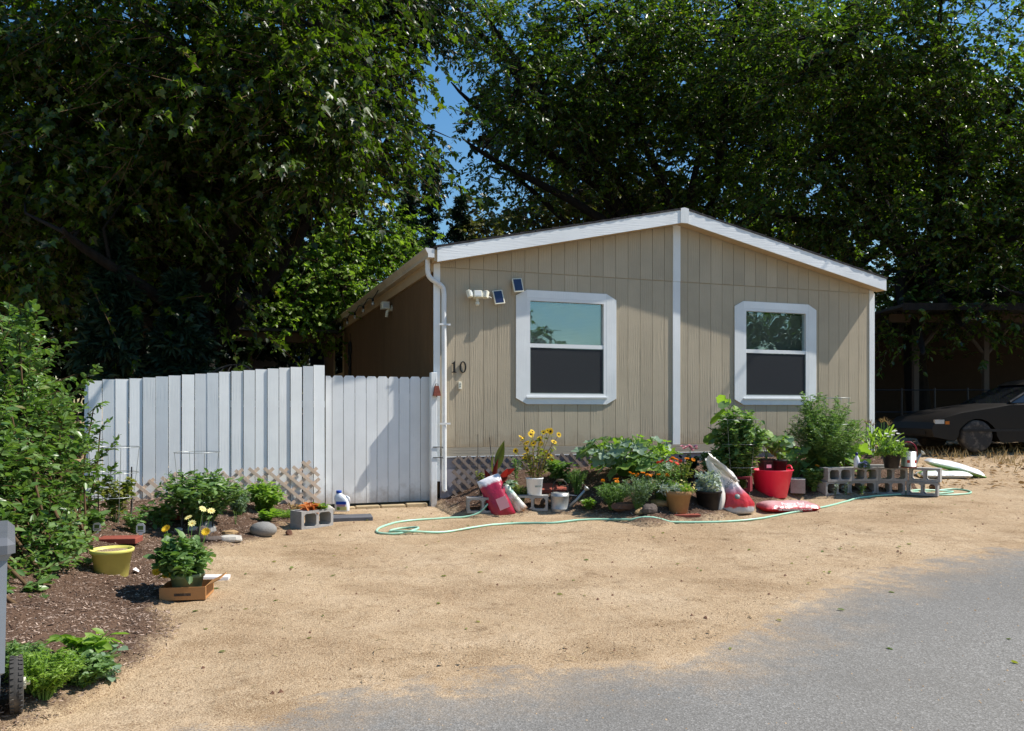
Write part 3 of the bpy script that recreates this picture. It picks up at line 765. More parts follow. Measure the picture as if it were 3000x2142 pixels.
    while u < U1-.1:
        v = min(u+.41, U1-.09)
        MB().box(u+.002, v-.002, -.008, .02, .18, ZB-.137).build('skirting_panel', 'skirting', house); u = v
    # side wall seen through the gap: boards and a window
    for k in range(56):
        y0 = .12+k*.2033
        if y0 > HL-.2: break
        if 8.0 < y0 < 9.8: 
            MB().box(U0-.012, U0-.001, y0+.004, y0+.199, .5, 2.3).build('side_board', 'siding_shaded', house)
        else: MB().box(U0-.012, U0-.001, y0+.004, y0+.199, .5, ze-.11).build('side_board', 'siding_shaded', house)
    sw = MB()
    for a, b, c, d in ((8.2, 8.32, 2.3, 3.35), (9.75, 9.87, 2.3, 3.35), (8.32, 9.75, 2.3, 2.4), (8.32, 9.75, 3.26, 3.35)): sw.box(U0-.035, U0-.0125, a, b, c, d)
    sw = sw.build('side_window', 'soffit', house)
    MB().box(U0-.02, U0-.0125, 8.321, 9.749, 2.401, 3.259).build('pane', 'pane_side', sw)
build_house()

# things fixed to the house front
def digit(name, polys, label, cx):
    pass
def number_plaque():
    base = hw(0, 0, 0)
    u0 = uof(1330, -.02); z0 = zof(1330, 1092, -.02); h = .155
    t = thing('digit_one', 'black numeral 1 on the tan wall beside the downspout', 'house number', hw(u0, -.012, z0), HA, 'house number digits')
    MB().prism([(-.032, 0), (.032, 0), (.032, .008), (.012, .016), (.012, h), (.004, h), (-.02, h-.022), (-.034, h-.03), (-.034, h-.036), (-.012, h-.036), (-.012, .016), (-.032, .008)], -.022, -.010).build('numeral', 'black_paint', t)
    m = MB(); N = 28
    cx = .155; vs = []
    for rr in ((.047, h/2+.002), (.027, h/2-.010)):
        for yy in (-.022, -.010):
            for k in range(N):
                a = 2*math.pi*k/N; vs.append((rr[0]*math.cos(a), yy, h/2+rr[1]*math.sin(a)))
    fs = []
    for k in range(N):
        j = (k+1) % N
        fs += [(k, j, 2*N+j, 2*N+k), (N+k, 3*N+k, 3*N+j, N+j), (k, N+k, N+j, j), (2*N+k, 2*N+j, 3*N+j, 3*N+k)]
    o = m.add(vs, fs).build('digit_zero', 'black_paint', None)
    o.location = hw(u0+cx-.03, -.012, z0); o.rotation_euler = (0, 0, HA)
    tag(o, 'black numeral 0, right-hand digit of the house number', 'house number', 'house number digits')
    t2 = thing('wall_outlet', 'small white plastic box on the tan wall below the house number', 'outlet box', hw(uof(1347, -.02), -.012, zof(1347, 1140, -.02)), HA)
    MB().bbox(-.022, .022, -.03, 0, 0, .10, .004).build('cover', 'ivory_plastic', t2)
    MB().box(-.008, .008, -.033, -.0305, .03, .045).build('slot', 'letter_grey', t2)
    MB().box(-.008, .008, -.033, -.0305, .06, .075).build('slot', 'letter_grey', t2)
number_plaque()
def wall_thing(name, label, cat, px, py, group=None, off=-.014):
    return thing(name, label, cat, hw(uof(px, off), off, zof(px, py, off)), HA, group)
def panel(px, py, label, tilt, lean):
    t = wall_thing('solar_panel', label, 'solar panel', px, py, 'solar panels for the floodlight')
    M = Matrix.Translation((0, -.06, 0)) @ Matrix.Rotation(math.radians(tilt), 4, 'Y') @ Matrix.Rotation(math.radians(lean), 4, 'X')
    MB().bbox(-.075, .075, -.02, 0, -.1, .1, .006, M).build('casing', 'ivory_plastic', t)
    MB().box(-.058, .058, -.0235, -.0205, -.084, .084, M).build('cell', 'solar_cell', t)
    MB().tube([(0, .0, 0), (0, -.045, 0)], .016, 8).build('bracket', 'ivory_plastic', t)
panel(1456, 873, 'small solar panel in white frame beside the floodlight', -8, -14)
panel(1512, 838, 'small solar panel in white frame touching the left window trim', -6, -14)
def floodlight():
    t = wall_thing('floodlight', 'cream twin-head floodlight with motion sensor on the front wall', 'floodlight', 1392, 868)
    MB().lathe([(.0, 0), (.045, 0), (.05, .012), (.04, .03), (.0, .03)], 16, Matrix.Translation((0, 0, 0)) @ Matrix.Rotation(math.pi/2, 4, 'X')).build('base', 'ivory_plastic', t, True)
    MB().tube([(0, -.02, 0), (0, -.08, .0), (.0, -.09, -.02)], .016, 8).build('arm', 'ivory_plastic', t, True)
    for dx, rz, nm in ((-.0, -.1, 'c'), (-.115, .75, 'l'), (.11, -.9, 'r')):
        M = Matrix.Translation((dx, -.12, .012)) @ Matrix.Rotation(rz, 4, 'Z') @ Matrix.Rotation(math.radians(-18), 4, 'X')
        h = MB().bbox(-.06 if nm == 'c' else -.045, .06 if nm == 'c' else .045, -.03, .03, -.05, .05, .01, M).build('lamp_head', 'ivory_plastic', t)
        MB().box(-.048 if nm == 'c' else -.034, .048 if nm == 'c' else .034, -.034, -.0305, -.038, .038, M).build('lens', 'lamp_glass', h)
    MB().tube([(0, -.09, -.03), (0, -.1, -.09)], [.02, .022], 10).build('neck', 'ivory_plastic', t, True)
    MB().lathe([(0, -.035), (.02, -.033), (.03, -.015), (.03, .01), (.018, .02), (0, .02)], 14, Matrix.Translation((0, -.105, -.11))).build('sensor', 'ivory_plastic', t, True)
    MB().tube([(.12, -.14, 0), (.19, -.15, -.035)], .004, 6).build('aerial', 'vinyl', t)
floodlight()
def side_floodlight():
    t = thing('side_floodlight', 'white floodlight on the shaded side wall above the gate', 'floodlight', hw(U0-.013, 2.75, 3.22), HA)
    MB().lathe([(0, 0), (.05, 0), (.05, .02), (0, .02)], 14, Matrix.Rotation(-math.pi/2, 4, 'Y')).build('base', 'ivory_plastic', t)
    MB().bbox(-.18, -.05, -.08, .08, -.02, .1, .01).build('lamp_head', 'ivory_plastic', t)
    MB().box(-.16, -.07, -.084, -.0805, 0, .08).build('lens', 'lamp_glass', t)
    MB().tube([(-.02, 0, 0), (-.08, 0, -.06), (-.09, 0, -.15)], .028, 8).build('sensor', 'ivory_plastic', t, True)
side_floodlight()
def string_lights():
    t = thing('string_lights', 'black cord of string lights hanging under the side gutter', 'string lights', hw(U0-.12, .5, ZE), HA)
    pts = []
    for k in range(9):
        y = 2.6+k*1.0
        pts.append((-.06, y, .10-.01*k)); pts.append((-.06, y+.5, .03-.012*k))
    MB().tube(smoothpath(pts, 4), .009, 5).build('cord', 'black_paint', t, True)
    for k in range(8):
        y = 3.1+k*1.0; z = .03-.012*k
        b = MB().lathe([(.0, 0), (.018, 0), (.02, -.05), (.012, -.055), (0, -.055)], 8, Matrix.Translation((-.06, y, z))).build('socket', 'black_paint', t)
        MB().lathe([(0, -.056), (.014, -.06), (.028, -.09), (.022, -.12), (0, -.13)], 8, Matrix.Translation((-.06, y, z))).build('bulb', 'lamp_glass', b, True)
string_lights()
def wall_ornament():
    t = thing('wall_ornament', 'dark hanging ornament on the shaded side wall by the side window', 'ornament', hw(U0-.013, 7.2, 3.2), HA)
    MB().tube([(-.02, 0, 0), (-.02, 0, -.25)], .006, 6).build('chain', 'dark_metal', t)
    for k, (r, z) in enumerate(((.16, -.35), (.12, -.62), (.09, -.84))):
        N = 16; MB().tube([(-.03, r*math.cos(2*math.pi*j/N), z+r*math.sin(2*math.pi*j/N)) for j in range(N+1)], .022, 6, False).build('ring', 'dark_metal', t, True)
wall_ornament()

# ------------------------------------------------------------------ fence, gate, post, bell, lattice
def fence():
    ed = [125, 160, 270, 374, 482, 590, 693, 796, 897, 1000, 1100, 1195, 1290, 1387, 1480, 1578, 1670, 1760, 1855, 1945, 2035]
    tops = [317, 313, 302, 300, 295, 288, 280, 272, 265, 258, 252, 243, 237, 230, 222, 217, 210, 205, 198, 190]
    t = thing('board_fence', 'white painted board fence stepping up towards the gate', 'fence', hw(0, 0, 0), HA)
    px = lambda x: 200+x/2.706
    for k in range(len(ed)-1):
        u0, u1 = uof(px(ed[k])), uof(px(ed[k+1]))
        z1 = zof((px(ed[k])+px(ed[k+1]))/2, 1000+tops[k]/2.706)
        lean = R.uniform(-.004, .004); yo = R.uniform(-.006, .006); tw = R.uniform(-.006, .006)
        gap = .0035 if k != 18 else .007
        vs = []
        for z, l in ((.22, 0), (z1, lean)):
            for u, y in ((u0+gap, -.018+yo-tw), (u1-gap, -.018+yo+tw), (u1-gap, .0+yo+tw), (u0+gap, .0+yo-tw)): vs.append((u+l, y, z))
        MB().add(vs, [(0, 3, 2, 1), (4, 5, 6, 7), (0, 1, 5, 4), (1, 2, 6, 5), (2, 3, 7, 6), (3, 0, 4, 7)]).build('board', 'white_wood', t)
    ua, ub = uof(px(125))+.02, uof(px(2035))
    for z in (.55, 1.55): MB().box(ua, ub, .012, .05, z, z+.085).build('rail', 'white_wood', t)
    for u in (ua, (ua+ub)/2, ub-.1): MB().box(u, u+.09, .051, .14, .1, 1.8).build('post', 'white_wood', t)
fence()
def gate():
    ed = [415, 467, 557, 648, 737, 823, 910, 997, 1083, 1167, 1250]
    px = lambda x: 800+x/2.707
    t = thing('picket_gate', 'white gate of dog-eared pickets beside the house corner', 'gate', hw(0, 0, 0), HA)
    y0 = .085
    for k in range(10):
        u0, u1 = uof(px(ed[k]), y0)+.003, uof(px(ed[k+1]), y0)-.003
        c = .022; top = 1.965+R.uniform(-.004, .004); bot = .285
        l = c if k else 0
        MB().prism([(u0, bot), (u1, bot), (u1, top-.03), (u1-c, top), (u0+l, top), (u0, top-.03*(l > 0))], y0-.017, y0).build('picket', 'gate_wood', t)
    ua, ub = uof(px(415), y0)+.02, uof(px(1250), y0)-.02
    for z in (.5, 1.65): MB().box(ua, ub, y0+.003, y0+.04, z, z+.09).build('rail', 'gate_wood', t)
    p = thing('gate_post', 'white square gate post against the house corner', 'post', hw(0, 0, 0), HA)
    MB().bbox(-.235, -.155, -.125, -.0255, .2, 2.02, .004).build('post_body', 'white_wood', p)
    for z in (1.02, .88):
        MB().tube([(-.21, -.13, z), (-.08, -.13, z), (-.075, -.13, z-.02)], .006, 6).build('gate_hook', 'dark_metal', p)
    # cow bell hanging on the post
    b = thing('cow_bell', 'rusty cow bell hanging on the white gate post', 'bell', hw(-.165, -.145, zof(1278, 1160, -.14)), HA)
    vs = []
    for z, a, d in ((0, .052, .034), (.135, .026, .017)):
        vs += [(-a, -d, z), (a, -d, z), (a, d, z), (-a, d, z)]
    MB().add(vs, [(4, 5, 6, 7), (0, 1, 5, 4), (1, 2, 6, 5), (2, 3, 7, 6), (3, 0, 4, 7)]).build('body', 'rust', b)
    MB().tube([(-.018, 0, .135), (-.018, 0, .16), (.018, 0, .16), (.018, 0, .135)], .004, 6).build('handle', 'dark_metal', b)
    MB().tube([(0, 0, .16), (0, .02, .24)], .003, 5).build('cord', 'letter_white', b)
    MB().tube([(0, 0, .09), (0, 0, -.01)], [.003, .009], 6).build('clapper', 'rust', b)
gate()
def edging():
    for k, (a, b, n) in enumerate(((1021, 1040, 'leftmost'), (1042, 1112, 'second from the left'), (1116, 1186, 'third from the left'), (1190, 1250, 'rightmost'))):
        y0 = -.12; u0, u1 = uof(a, y0), uof(b, y0)
        z = float(H(*hw((u0+u1)/2, y0)[:2]))
        t = MB().bbox(u0, u1, -.16, -.06, z-.03, z+.045+R.uniform(-.006, .006), .008).build('edging_stone', 'edging', None)
        t.location = hw(0, 0, 0); t.rotation_euler = (0, 0, HA)
        tag(t, 'flat tan edging stone under the gate, %s' % n, 'edging stone', 'edging stones under the gate')
edging()
def clip_seg(p, d, poly):
    """longest run of the line p+t*d inside a polygon"""
    ts = np.linspace(-4, 4, 1601); x = p[0]+ts*d[0]; z = p[1]+ts*d[1]
    ins = inside(x, z, poly); best = None; i = 0
    while i < len(ts):
        if ins[i]:
            j = i
            while j+1 < len(ts) and ins[j+1]: j += 1
            if best is None or ts[j]-ts[i] > best[1]-best[0]: best = (ts[i], ts[j])
            i = j
        i += 1
    return best
def lattice(name, label, poly, m, spacing, width, ang, y0, lean=0.0):
    t = thing(name, label, 'lattice', hw(0, 0, 0), HA)
    us = [p[0] for p in poly]; zs = [p[1] for p in poly]
    for layer, a in enumerate((ang, math.pi-ang)):
        d = (math.cos(a), math.sin(a)); nrm = (-d[1], d[0])
        k = -60
        while k < 60:
            p = ((min(us)+max(us))/2+nrm[0]*k*spacing, (min(zs)+max(zs))/2+nrm[1]*k*spacing); k += 1
            seg = clip_seg(p, d, poly)
            if not seg or seg[1]-seg[0] < .06: continue
            vs = []; yy = y0-layer*.0075
            for dy in (-.007, 0):
                for tt, w in ((seg[0], -1), (seg[1], -1), (seg[1], 1), (seg[0], 1)):
                    x = p[0]+d[0]*tt+nrm[0]*w*width/2; z = p[1]+d[1]*tt+nrm[1]*w*width/2
                    vs.append((x, yy+dy+lean*(z-.3), z))
            MB().add(vs, [(0, 1, 2, 3), (7, 6, 5, 4), (0, 4, 5, 1), (1, 5, 6, 2), (2, 6, 7, 3), (3, 7, 4, 0)]).build('slat', m, t)
pf = lambda pts, y: [(uof(px, y), zof(px, py, y)) for px, py in pts]
lattice('lattice_panel', 'cut piece of tan garden lattice leaning on the white fence', pf(((345, 1480), (355, 1425), (470, 1398), (510, 1385), (640, 1385), (740, 1370), (850, 1372), (880, 1352), (925, 1350), (938, 1410), (938, 1475), (800, 1490), (500, 1500)), -.06), 'lattice_wood', .122, .040, math.radians(42), -.07, .03)
lattice('skirting_lattice', 'grey lattice panel against the house skirting behind the flowers', pf(((1325, 1490), (1325, 1338), (1560, 1336), (1640, 1330), (1755, 1322), (1765, 1440), (1700, 1480)), -.07), 'lattice_grey', .098, .038, math.radians(45), -.075)

# ------------------------------------------------------------------ trees
def lobe_points(lobes, n, rng, lo=0.35):
    vol = np.array([l[3]*l[4]*l[5]*(l[6] if len(l) > 6 else 1) for l in lobes]); pick = rng.choice(len(lobes), n, p=vol/vol.sum())
    L = np.array([l[:6] for l in lobes])[pick]
    d = rdirs(n, rng); rad = lo+(1-lo)*rng.random(n)**0.6
    return L[:, :3]+d*L[:, 3:6]*rad[:, None], d, pick
def spray_leaves(C, D, L, n, droop, rng, side=0.8, hang=0.35):
    """n leaves alternating along each twig"""
    S = len(C)
    t = (np.arange(n)[None, :]+rng.random((S, n)))/n
    down = np.array([0, 0, -1.0])
    Dn = unit(D); base = C[:, None, :]+Dn[:, None, :]*(L[:, None]*t)[:, :, None]+down*((L[:, None]*droop)*t*t)[:, :, None]
    tang = Dn[:, None, :]+down*(2*droop*t)[:, :, None]; tang = unit(tang)
    ref = unit(np.cross(tang, np.array([0.13, 0.07, 1.0])))
    sgn = np.where(np.arange(n) % 2 == 0, 1.0, -1.0)[None, :, None]
    ld = tang*0.6+ref*sgn*side+rng.normal(size=(S, n, 3))*0.33+down*hang
    nn = np.array([0, 0, 1.0])+rng.normal(size=(S, n, 3))*0.45
    return base.reshape(-1, 3), ld.reshape(-1, 3), nn.reshape(-1, 3)
def tree(name, label, base, trunk_r, fork, lobes, nspray, nleaf, tl, size, shape, leaf, bark='bark', seed=1, droop=0.3, group=None, cat='tree', lo=0.35, hang=0.35, limbs=True, reject=None, trunk_top=None, clump=14, cl_r=1.0):
    rng = np.random.default_rng(seed); rr = random.Random(seed)
    base = Vector(base)
    t = thing(name, label, cat, base, 0, group)
    ox = np.array(base)
    ft = Vector(trunk_top) if trunk_top else base+Vector((rr.uniform(-.3, .3), rr.uniform(-.3, .3), fork))
    m = MB(); mid = (base+ft)/2+Vector((rr.uniform(-.15, .15), rr.uniform(-.15, .15), 0))
    m.tube([p-base for p in smoothpath([base-Vector((0, 0, .2)), base+Vector((0, 0, .15)), mid, ft], 4)], [trunk_r*(1.35 if i < 3 else 1.1-.035*i) for i in range(13)], 10)
    m.build('trunk', bark, t, True)
    b = MB(); ends = []
    for l in lobes:
        c = Vector(l[:3]); s = ft-(ft-base)*rr.uniform(0.0, .25)
        q = s.lerp(c, .45)+Vector((rr.uniform(-.5, .5), rr.uniform(-.5, .5), rr.uniform(-.2, .6)))
        e = s.lerp(c, 1.15)
        pts = smoothpath([s, q, c, e], 4)
        b.tube([p-base for p in pts], [max(.02, trunk_r*.55*(1-.92*i/(len(pts)-1))) for i in range(len(pts))], 7)
        ends += pts[4:]
    b.build('limbs', bark, t, True)
    ncl = max(8, int(nspray/clump)); K, kd, pick = lobe_points(lobes, ncl, rng, lo)
    a = rng.integers(0, ncl, nspray); off = rng.normal(size=(nspray, 3)); rad = np.linalg.norm(off[:, :2], axis=1)
    sz_ = (.55+.9*rng.random(ncl))[a][:, None]
    C = K[a]+off*np.array([.42, .42, .17])*sz_*cl_r; C[:, 2] -= .10*cl_r*rad**2; d = unit(kd[a]*.6+off*np.array([1, 1, .4])*.6)
    if reject is not None:
        k = ~reject(C); C = C[k]; d = d[k]
    D = unit(d*np.array([1, 1, .5])+rng.normal(size=C.shape)*.5+np.array([0, 0, -.1]))
    L = tl*(0.6+0.8*rng.random(len(C)))
    P, LD, N = spray_leaves(C, D, L, nleaf, droop, rng, hang=hang)
    S = size*(0.45+1.0*rng.random(len(P))**1.3)
    N = N+rng.normal(size=N.shape)*.35
    me = leaf_mesh('foliage', P-ox, LD, N, S, shape, leaf)
    link('foliage', me, t)
    # twigs: each spray's own, plus branchlets back to the limbs
    me = tubes_np('twigs', C-ox, C-ox+D*L[:, None]+np.array([0, 0, -1.])*(L*droop)[:, None], .008, .003, 'twig', 3)
    link('twigs', me, t)
    if limbs:
        E = np.array([tuple(e) for e in ends]); pick2 = rng.choice(len(C), min(len(C), 260), replace=False)
        A = []; 
        for i in pick2: A.append(E[np.argmin(((E-C[i])**2).sum(1))])
        A = np.array(A); Bq = C[pick2]
        me = tubes_np('branches', A-ox, Bq-ox, .035, .009, bark, 5, bend=rng.normal(size=A.shape)*.15)
        link('branches', me, t)['kind'] = 'stuff'
    return t

def P3(px, py, Y): return tuple(at(px, py, Y))
def lobe(px, py, Y, r, ry=None, rz=None, w=1.0):
    c = at(px, py, Y); return (c.x, c.y, c.z, r, ry or r, rz or r, w)
def gap(C, px, py, rx, ry):
    """sprays that would close an opening in the crowns"""
    return ((1500+FPX*C[:, 0]/C[:, 1]-px)/rx)**2+((HOR-FPX*(C[:, 2]-EYE)/C[:, 1]-py)/ry)**2 < 1+.9*vnoise(C[:, 0], C[:, 2], 1.3, 3)
# big mulberry overhanging the fence on the left
mul = [lobe(420, 260, 13.5, 2.6, 2.2, 1.9), lobe(720, 300, 12.8, 2.0, 1.8, 1.7), lobe(900, 160, 12.6, 1.5, 1.5, 1.5), lobe(120, 300, 13.0, 2.4, 2.0, 2.0),
       lobe(330, 560, 13.2, 2.0, 1.8, 1.3), lobe(640, 580, 13.4, 1.2, 1.4, 1.0), lobe(60, 620, 12.6, 1.7, 1.7, 1.3), lobe(560, 20, 13.0, 2.6, 2, 1.6), lobe(900, 400, 12.8, 1.0, 1.2, 1.0),
       lobe(-350, 350, 13.2, 2.4, 2.2, 2.6), lobe(620, 820, 13.6, .6, .7, .75, 1.2), lobe(700, 900, 13.2, .35, .5, .5, 1.2), lobe(250, 730, 11.6, .42, .4, .55, 1.6), lobe(1010, 300, 12.4, .9, 1, 1.2),
       lobe(780, -150, 13, 2.4, 2, 1.4)]
tree('mulberry_tree', 'broad lobed-leaf tree spreading over the white fence on the left', onland(-5.4, 14.6), .30, 2.6, mul, 6600, 11, .52, .118, 'lobed', 'leaf_mulberry', 'bark_dark', 3, .45, hang=.5)
# two broad trees behind and beside the house on the right
elm = [lobe(1750, 180, 24, 3.4, 2.6, 2.4), lobe(2150, 120, 24, 3.6, 3, 2.6), lobe(1480, 130, 23.5, 2.1, 2, 1.5), lobe(1450, 470, 23.5, 1.8, 1.6, .9), lobe(1700, 420, 24.5, 2.3, 2.2, 1.6), lobe(2050, 440, 24.5, 2.8, 2.5, 2.2),
       lobe(1560, 290, 23, 1.6, 1.6, 1.0), lobe(1350, 40, 24, 1.7, 1.6, 1.0), lobe(1420, 330, 24, 1.1, 1.1, .8), lobe(1560, 560, 25, 1.3, 1.2, .7), lobe(2000, 640, 26, 2.0, 1.6, .9)]
tree('elm_tree', 'tall leafy tree rising behind the middle of the tan house', onland(5.6, 25.5), .36, 4.0, elm, 6600, 12, .58, .125, 'oval', 'leaf_elm', 'bark_dark', 5, .3,
     reject=lambda C: gap(C, 1285, 255, 95, 130) | gap(C, 1400, 400, 70, 40) | gap(C, 1240, 120, 50, 80) | ((1500+FPX*C[:, 0]/C[:, 1] < 1310+110*vnoise(C[:, 2], C[:, 1]*.3, .8, 4)) & (HOR-FPX*(C[:, 2]-EYE)/C[:, 1] > 120)) | ((1500+FPX*C[:, 0]/C[:, 1] < 1560) & (vnoise(C[:, 0], C[:, 2], .9, 9) > .20)))
ash = [lobe(2450, 200, 21, 2.8, 2.4, 2.2), lobe(2750, 120, 20.5, 2.8, 2.2, 2.2), lobe(2980, 280, 20, 2.2, 2, 2.0), lobe(2450, 520, 21.5, 2.4, 2.2, 1.9), lobe(2780, 520, 20.5, 2.3, 2.0, 1.8),
       lobe(2960, 700, 19.5, 1.6, 1.6, 1.4), lobe(2700, 800, 20.5, 1.7, 1.6, 1.2), lobe(2300, 640, 22, 1.7, 1.8, 1.2), lobe(3250, 500, 19.5, 2.6, 2.2, 2.6), lobe(2620, 960, 20.5, .7, .7, .7), lobe(2880, 900, 20.0, 1.0, .9, .6), lobe(2640, 900, 19.6, .9, .8, .7), lobe(2800, 930, 19.2, .8, .8, .55), lobe(2960, 860, 18.8, 1.0, .9, .7), lobe(2700, 1010, 19.2, .35, .4, .5)]
tree('ash_tree', 'wide leafy tree over the carport right of the house', onland(11.2, 22.5), .34, 4.2, ash, 6900, 12, .52, .118, 'oval', 'leaf_elm', 'bark_dark', 9, .35,
     reject=lambda C: ((1500+FPX*C[:, 0]/C[:, 1] > 2780) & (HOR-FPX*(C[:, 2]-EYE)/C[:, 1] < 180) & (vnoise(C[:, 0], C[:, 2], .9, 8) > .10)))
shd = [(15.5, 20, 6.5, 3, 2.6, 2.2), (18.5, 22, 7.5, 3.2, 3, 2.6), (16, 24.5, 7.5, 3, 3, 2.4), (20, 18.8, 6.5, 3, 2.2, 2.2), (22, 25, 8, 3.5, 3.5, 3)]
tree('added_shade_tree', 'unseen leafy tree added beyond the right edge to shade the parked car', onland(18, 21.5), .32, 3.5, shd, 2300, 11, .6, .19, 'oval', 'leaf_elm', 'bark_dark', 27, .3)  # unseen tree, put in to shade the car and carport
# darker tree between them, in shade
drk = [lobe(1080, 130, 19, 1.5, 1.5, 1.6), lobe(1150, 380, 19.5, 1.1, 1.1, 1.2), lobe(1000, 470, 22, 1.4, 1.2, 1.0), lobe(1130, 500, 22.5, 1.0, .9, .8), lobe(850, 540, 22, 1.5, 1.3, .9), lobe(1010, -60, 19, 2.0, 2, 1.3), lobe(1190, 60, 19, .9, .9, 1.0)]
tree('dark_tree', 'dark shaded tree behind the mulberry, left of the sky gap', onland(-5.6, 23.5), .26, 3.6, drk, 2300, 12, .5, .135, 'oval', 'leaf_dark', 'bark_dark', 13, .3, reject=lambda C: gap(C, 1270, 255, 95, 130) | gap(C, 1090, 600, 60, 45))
# sunlit saplings behind the side of the house
lt = [lobe(930, 760, 19.5, .9, .9, .8), lobe(1060, 720, 20, .9, .9, .8), lobe(880, 900, 19, .8, .8, .5), lobe(1010, 850, 19.3, 1.0, .9, .6), lobe(1120, 680, 20.5, .5, .6, .6), lobe(780, 880, 19, .6, .7, .6), lobe(1110, 780, 20.5, .5, .5, .4)]
tree('young_tree', 'sunlit pale green young tree beyond the patio roof', onland(-4.3, 21.2), .10, 2.6, lt, 1700, 11, .38, .095, 'broad', 'leaf_light', 'bark', 17, .25)
lt2 = [lobe(1690, 560, 30, 1.6, 1.4, 1.0), lobe(1880, 600, 30, 1.4, 1.3, .7), lobe(1560, 640, 30, 1.3, 1.2, .8), lobe(1420, 680, 29, 1.0, 1, .6)]
tree('back_shrub_tree', 'yellow-green tree low behind the left roof slope', onland(3.2, 31), .14, 3.5, lt2, 1200, 11, .5, .12, 'broad', 'leaf_olive', 'bark', 19, .25)
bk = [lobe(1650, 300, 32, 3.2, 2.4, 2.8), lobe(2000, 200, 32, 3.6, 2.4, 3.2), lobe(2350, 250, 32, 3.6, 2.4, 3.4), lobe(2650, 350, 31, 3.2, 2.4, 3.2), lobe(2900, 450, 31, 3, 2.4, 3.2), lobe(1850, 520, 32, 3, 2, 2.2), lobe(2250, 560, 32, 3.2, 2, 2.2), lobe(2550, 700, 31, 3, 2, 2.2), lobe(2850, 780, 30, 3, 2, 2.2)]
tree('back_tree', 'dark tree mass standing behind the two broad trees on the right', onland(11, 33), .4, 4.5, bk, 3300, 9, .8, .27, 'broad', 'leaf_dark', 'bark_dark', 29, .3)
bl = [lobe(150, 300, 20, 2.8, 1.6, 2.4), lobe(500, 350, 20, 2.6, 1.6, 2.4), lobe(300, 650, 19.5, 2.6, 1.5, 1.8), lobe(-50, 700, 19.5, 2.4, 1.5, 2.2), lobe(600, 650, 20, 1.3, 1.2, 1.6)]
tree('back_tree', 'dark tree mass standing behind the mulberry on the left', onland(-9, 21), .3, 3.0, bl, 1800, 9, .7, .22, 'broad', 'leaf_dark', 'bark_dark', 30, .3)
def conifer(name, label, base, h, r, seed, zlo=.8, n=150, leaf='needle', group='conifers'):
    rng = np.random.default_rng(seed); base = Vector(base); t = thing(name, label, 'conifer', base, 0, group)
    MB().tube([(0, 0, -.2), (.03, 0, h*.5), (0, .02, h)], [r*.07+.03, r*.045+.02, .01], 8).build('trunk', 'bark_dark', t, True)
    z = np.linspace(zlo, h*.98, n)+rng.normal(size=n)*.05
    a = rng.random(n)*2*np.pi; ln = r*(1-(z/h)**1.1)*(0.65+.5*rng.random(n))+.08
    A = np.stack([0*z, 0*z, z], 1); d = np.stack([np.cos(a), np.sin(a), -.22-.25*rng.random(n)], 1); B = A+d*ln[:, None]
    link('branches', tubes_np('branches', A, B, .02, .005, 'bark_dark', 4), t)['kind'] = 'stuff'
    k = 60; tt = rng.random((n, k))**.7
    P = A[:, None]+(B-A)[:, None]*tt[:, :, None]+rng.normal(size=(n, k, 3))*.05*ln[:, None, None]
    tang = unit(B-A)[:, None]; D = tang*.7+rng.normal(size=(n, k, 3))*.6+np.array([0, 0, -.25])
    link('needles', leaf_mesh('needles', P.reshape(-1, 3), D.reshape(-1, 3), rng.normal(size=(n*k, 3)), (.14+.12*rng.random(n*k)), 'lance', leaf), t)
    return t
c = at(1195, 900, 26); conifer('spruce_tree', 'dark narrow conifer left of the gable, nearer the house', onland(c.x, 26), 8.3, 1.5, 21, n=190)
c = at(1350, 900, 28); conifer('spruce_tree', 'dark conifer against the sky above the left roof edge', onland(c.x, 28), 8.0, 1.7, 22, n=190)
c = at(1260, 900, 29); conifer('spruce_tree', 'blue-grey thin conifer top in the sky gap', onland(c.x, 29.5), 9.8, 1.3, 23, n=170)
conifer('juniper_tree', 'dark juniper standing behind the left part of the fence', onland(*at(530, 1000, 12.6)[:2]), 3.4, .95, 24, .5, 190)
conifer('juniper_tree', 'spindly dark conifer with bare trunk behind the fence boards', onland(*at(330, 1000, 12.2)[:2]), 3.9, .8, 25, 1.9, 90)

# shade planting and dark thickets that close the view behind the fence and the house
def thicket(name, label, lobes, base, n, size, leaf, seed, shape='broad', group='dense shrubs in deep shade', cat='shrub'):
    rng = np.random.default_rng(seed); base = Vector(base); ox = np.array(base); t = thing(name, label, cat, base, 0, group)
    C, d, pick = lobe_points(lobes, n, rng, .2)
    D = unit(d+rng.normal(size=C.shape)*.6+np.array([0, 0, .1])); L = .35*(.6+.8*rng.random(n))
    P, LD, N = spray_leaves(C, D, L, 9, .3, rng)
    link('foliage', leaf_mesh('foliage', P-ox, LD, N, size*(.6+.8*rng.random(len(P))), shape, leaf), t)
    A = np.tile(ox, (40, 1))+rng.normal(size=(40, 3))*[.3, .2, 0]; Bq = C[rng.choice(n, 40)]
    link('stems', tubes_np('stems', A-ox, Bq-ox, .03, .008, 'bark_dark', 5), t)
    return t
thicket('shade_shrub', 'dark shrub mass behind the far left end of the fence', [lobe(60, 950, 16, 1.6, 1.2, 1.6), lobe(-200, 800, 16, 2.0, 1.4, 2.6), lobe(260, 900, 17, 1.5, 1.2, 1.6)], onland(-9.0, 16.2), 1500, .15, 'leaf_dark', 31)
thicket('shade_shrub', 'dark shrub mass filling the gap behind the juniper', [lobe(430, 900, 18, 1.8, 1.2, 1.9), lobe(640, 760, 19, 1.7, 1.2, 2.2), lobe(640, 1020, 18.5, 1.6, 1.2, .9), lobe(250, 620, 18.5, 2.2, 1.2, 2.2)], onland(-7.0, 18.4), 2000, .16, 'leaf_dark', 32)
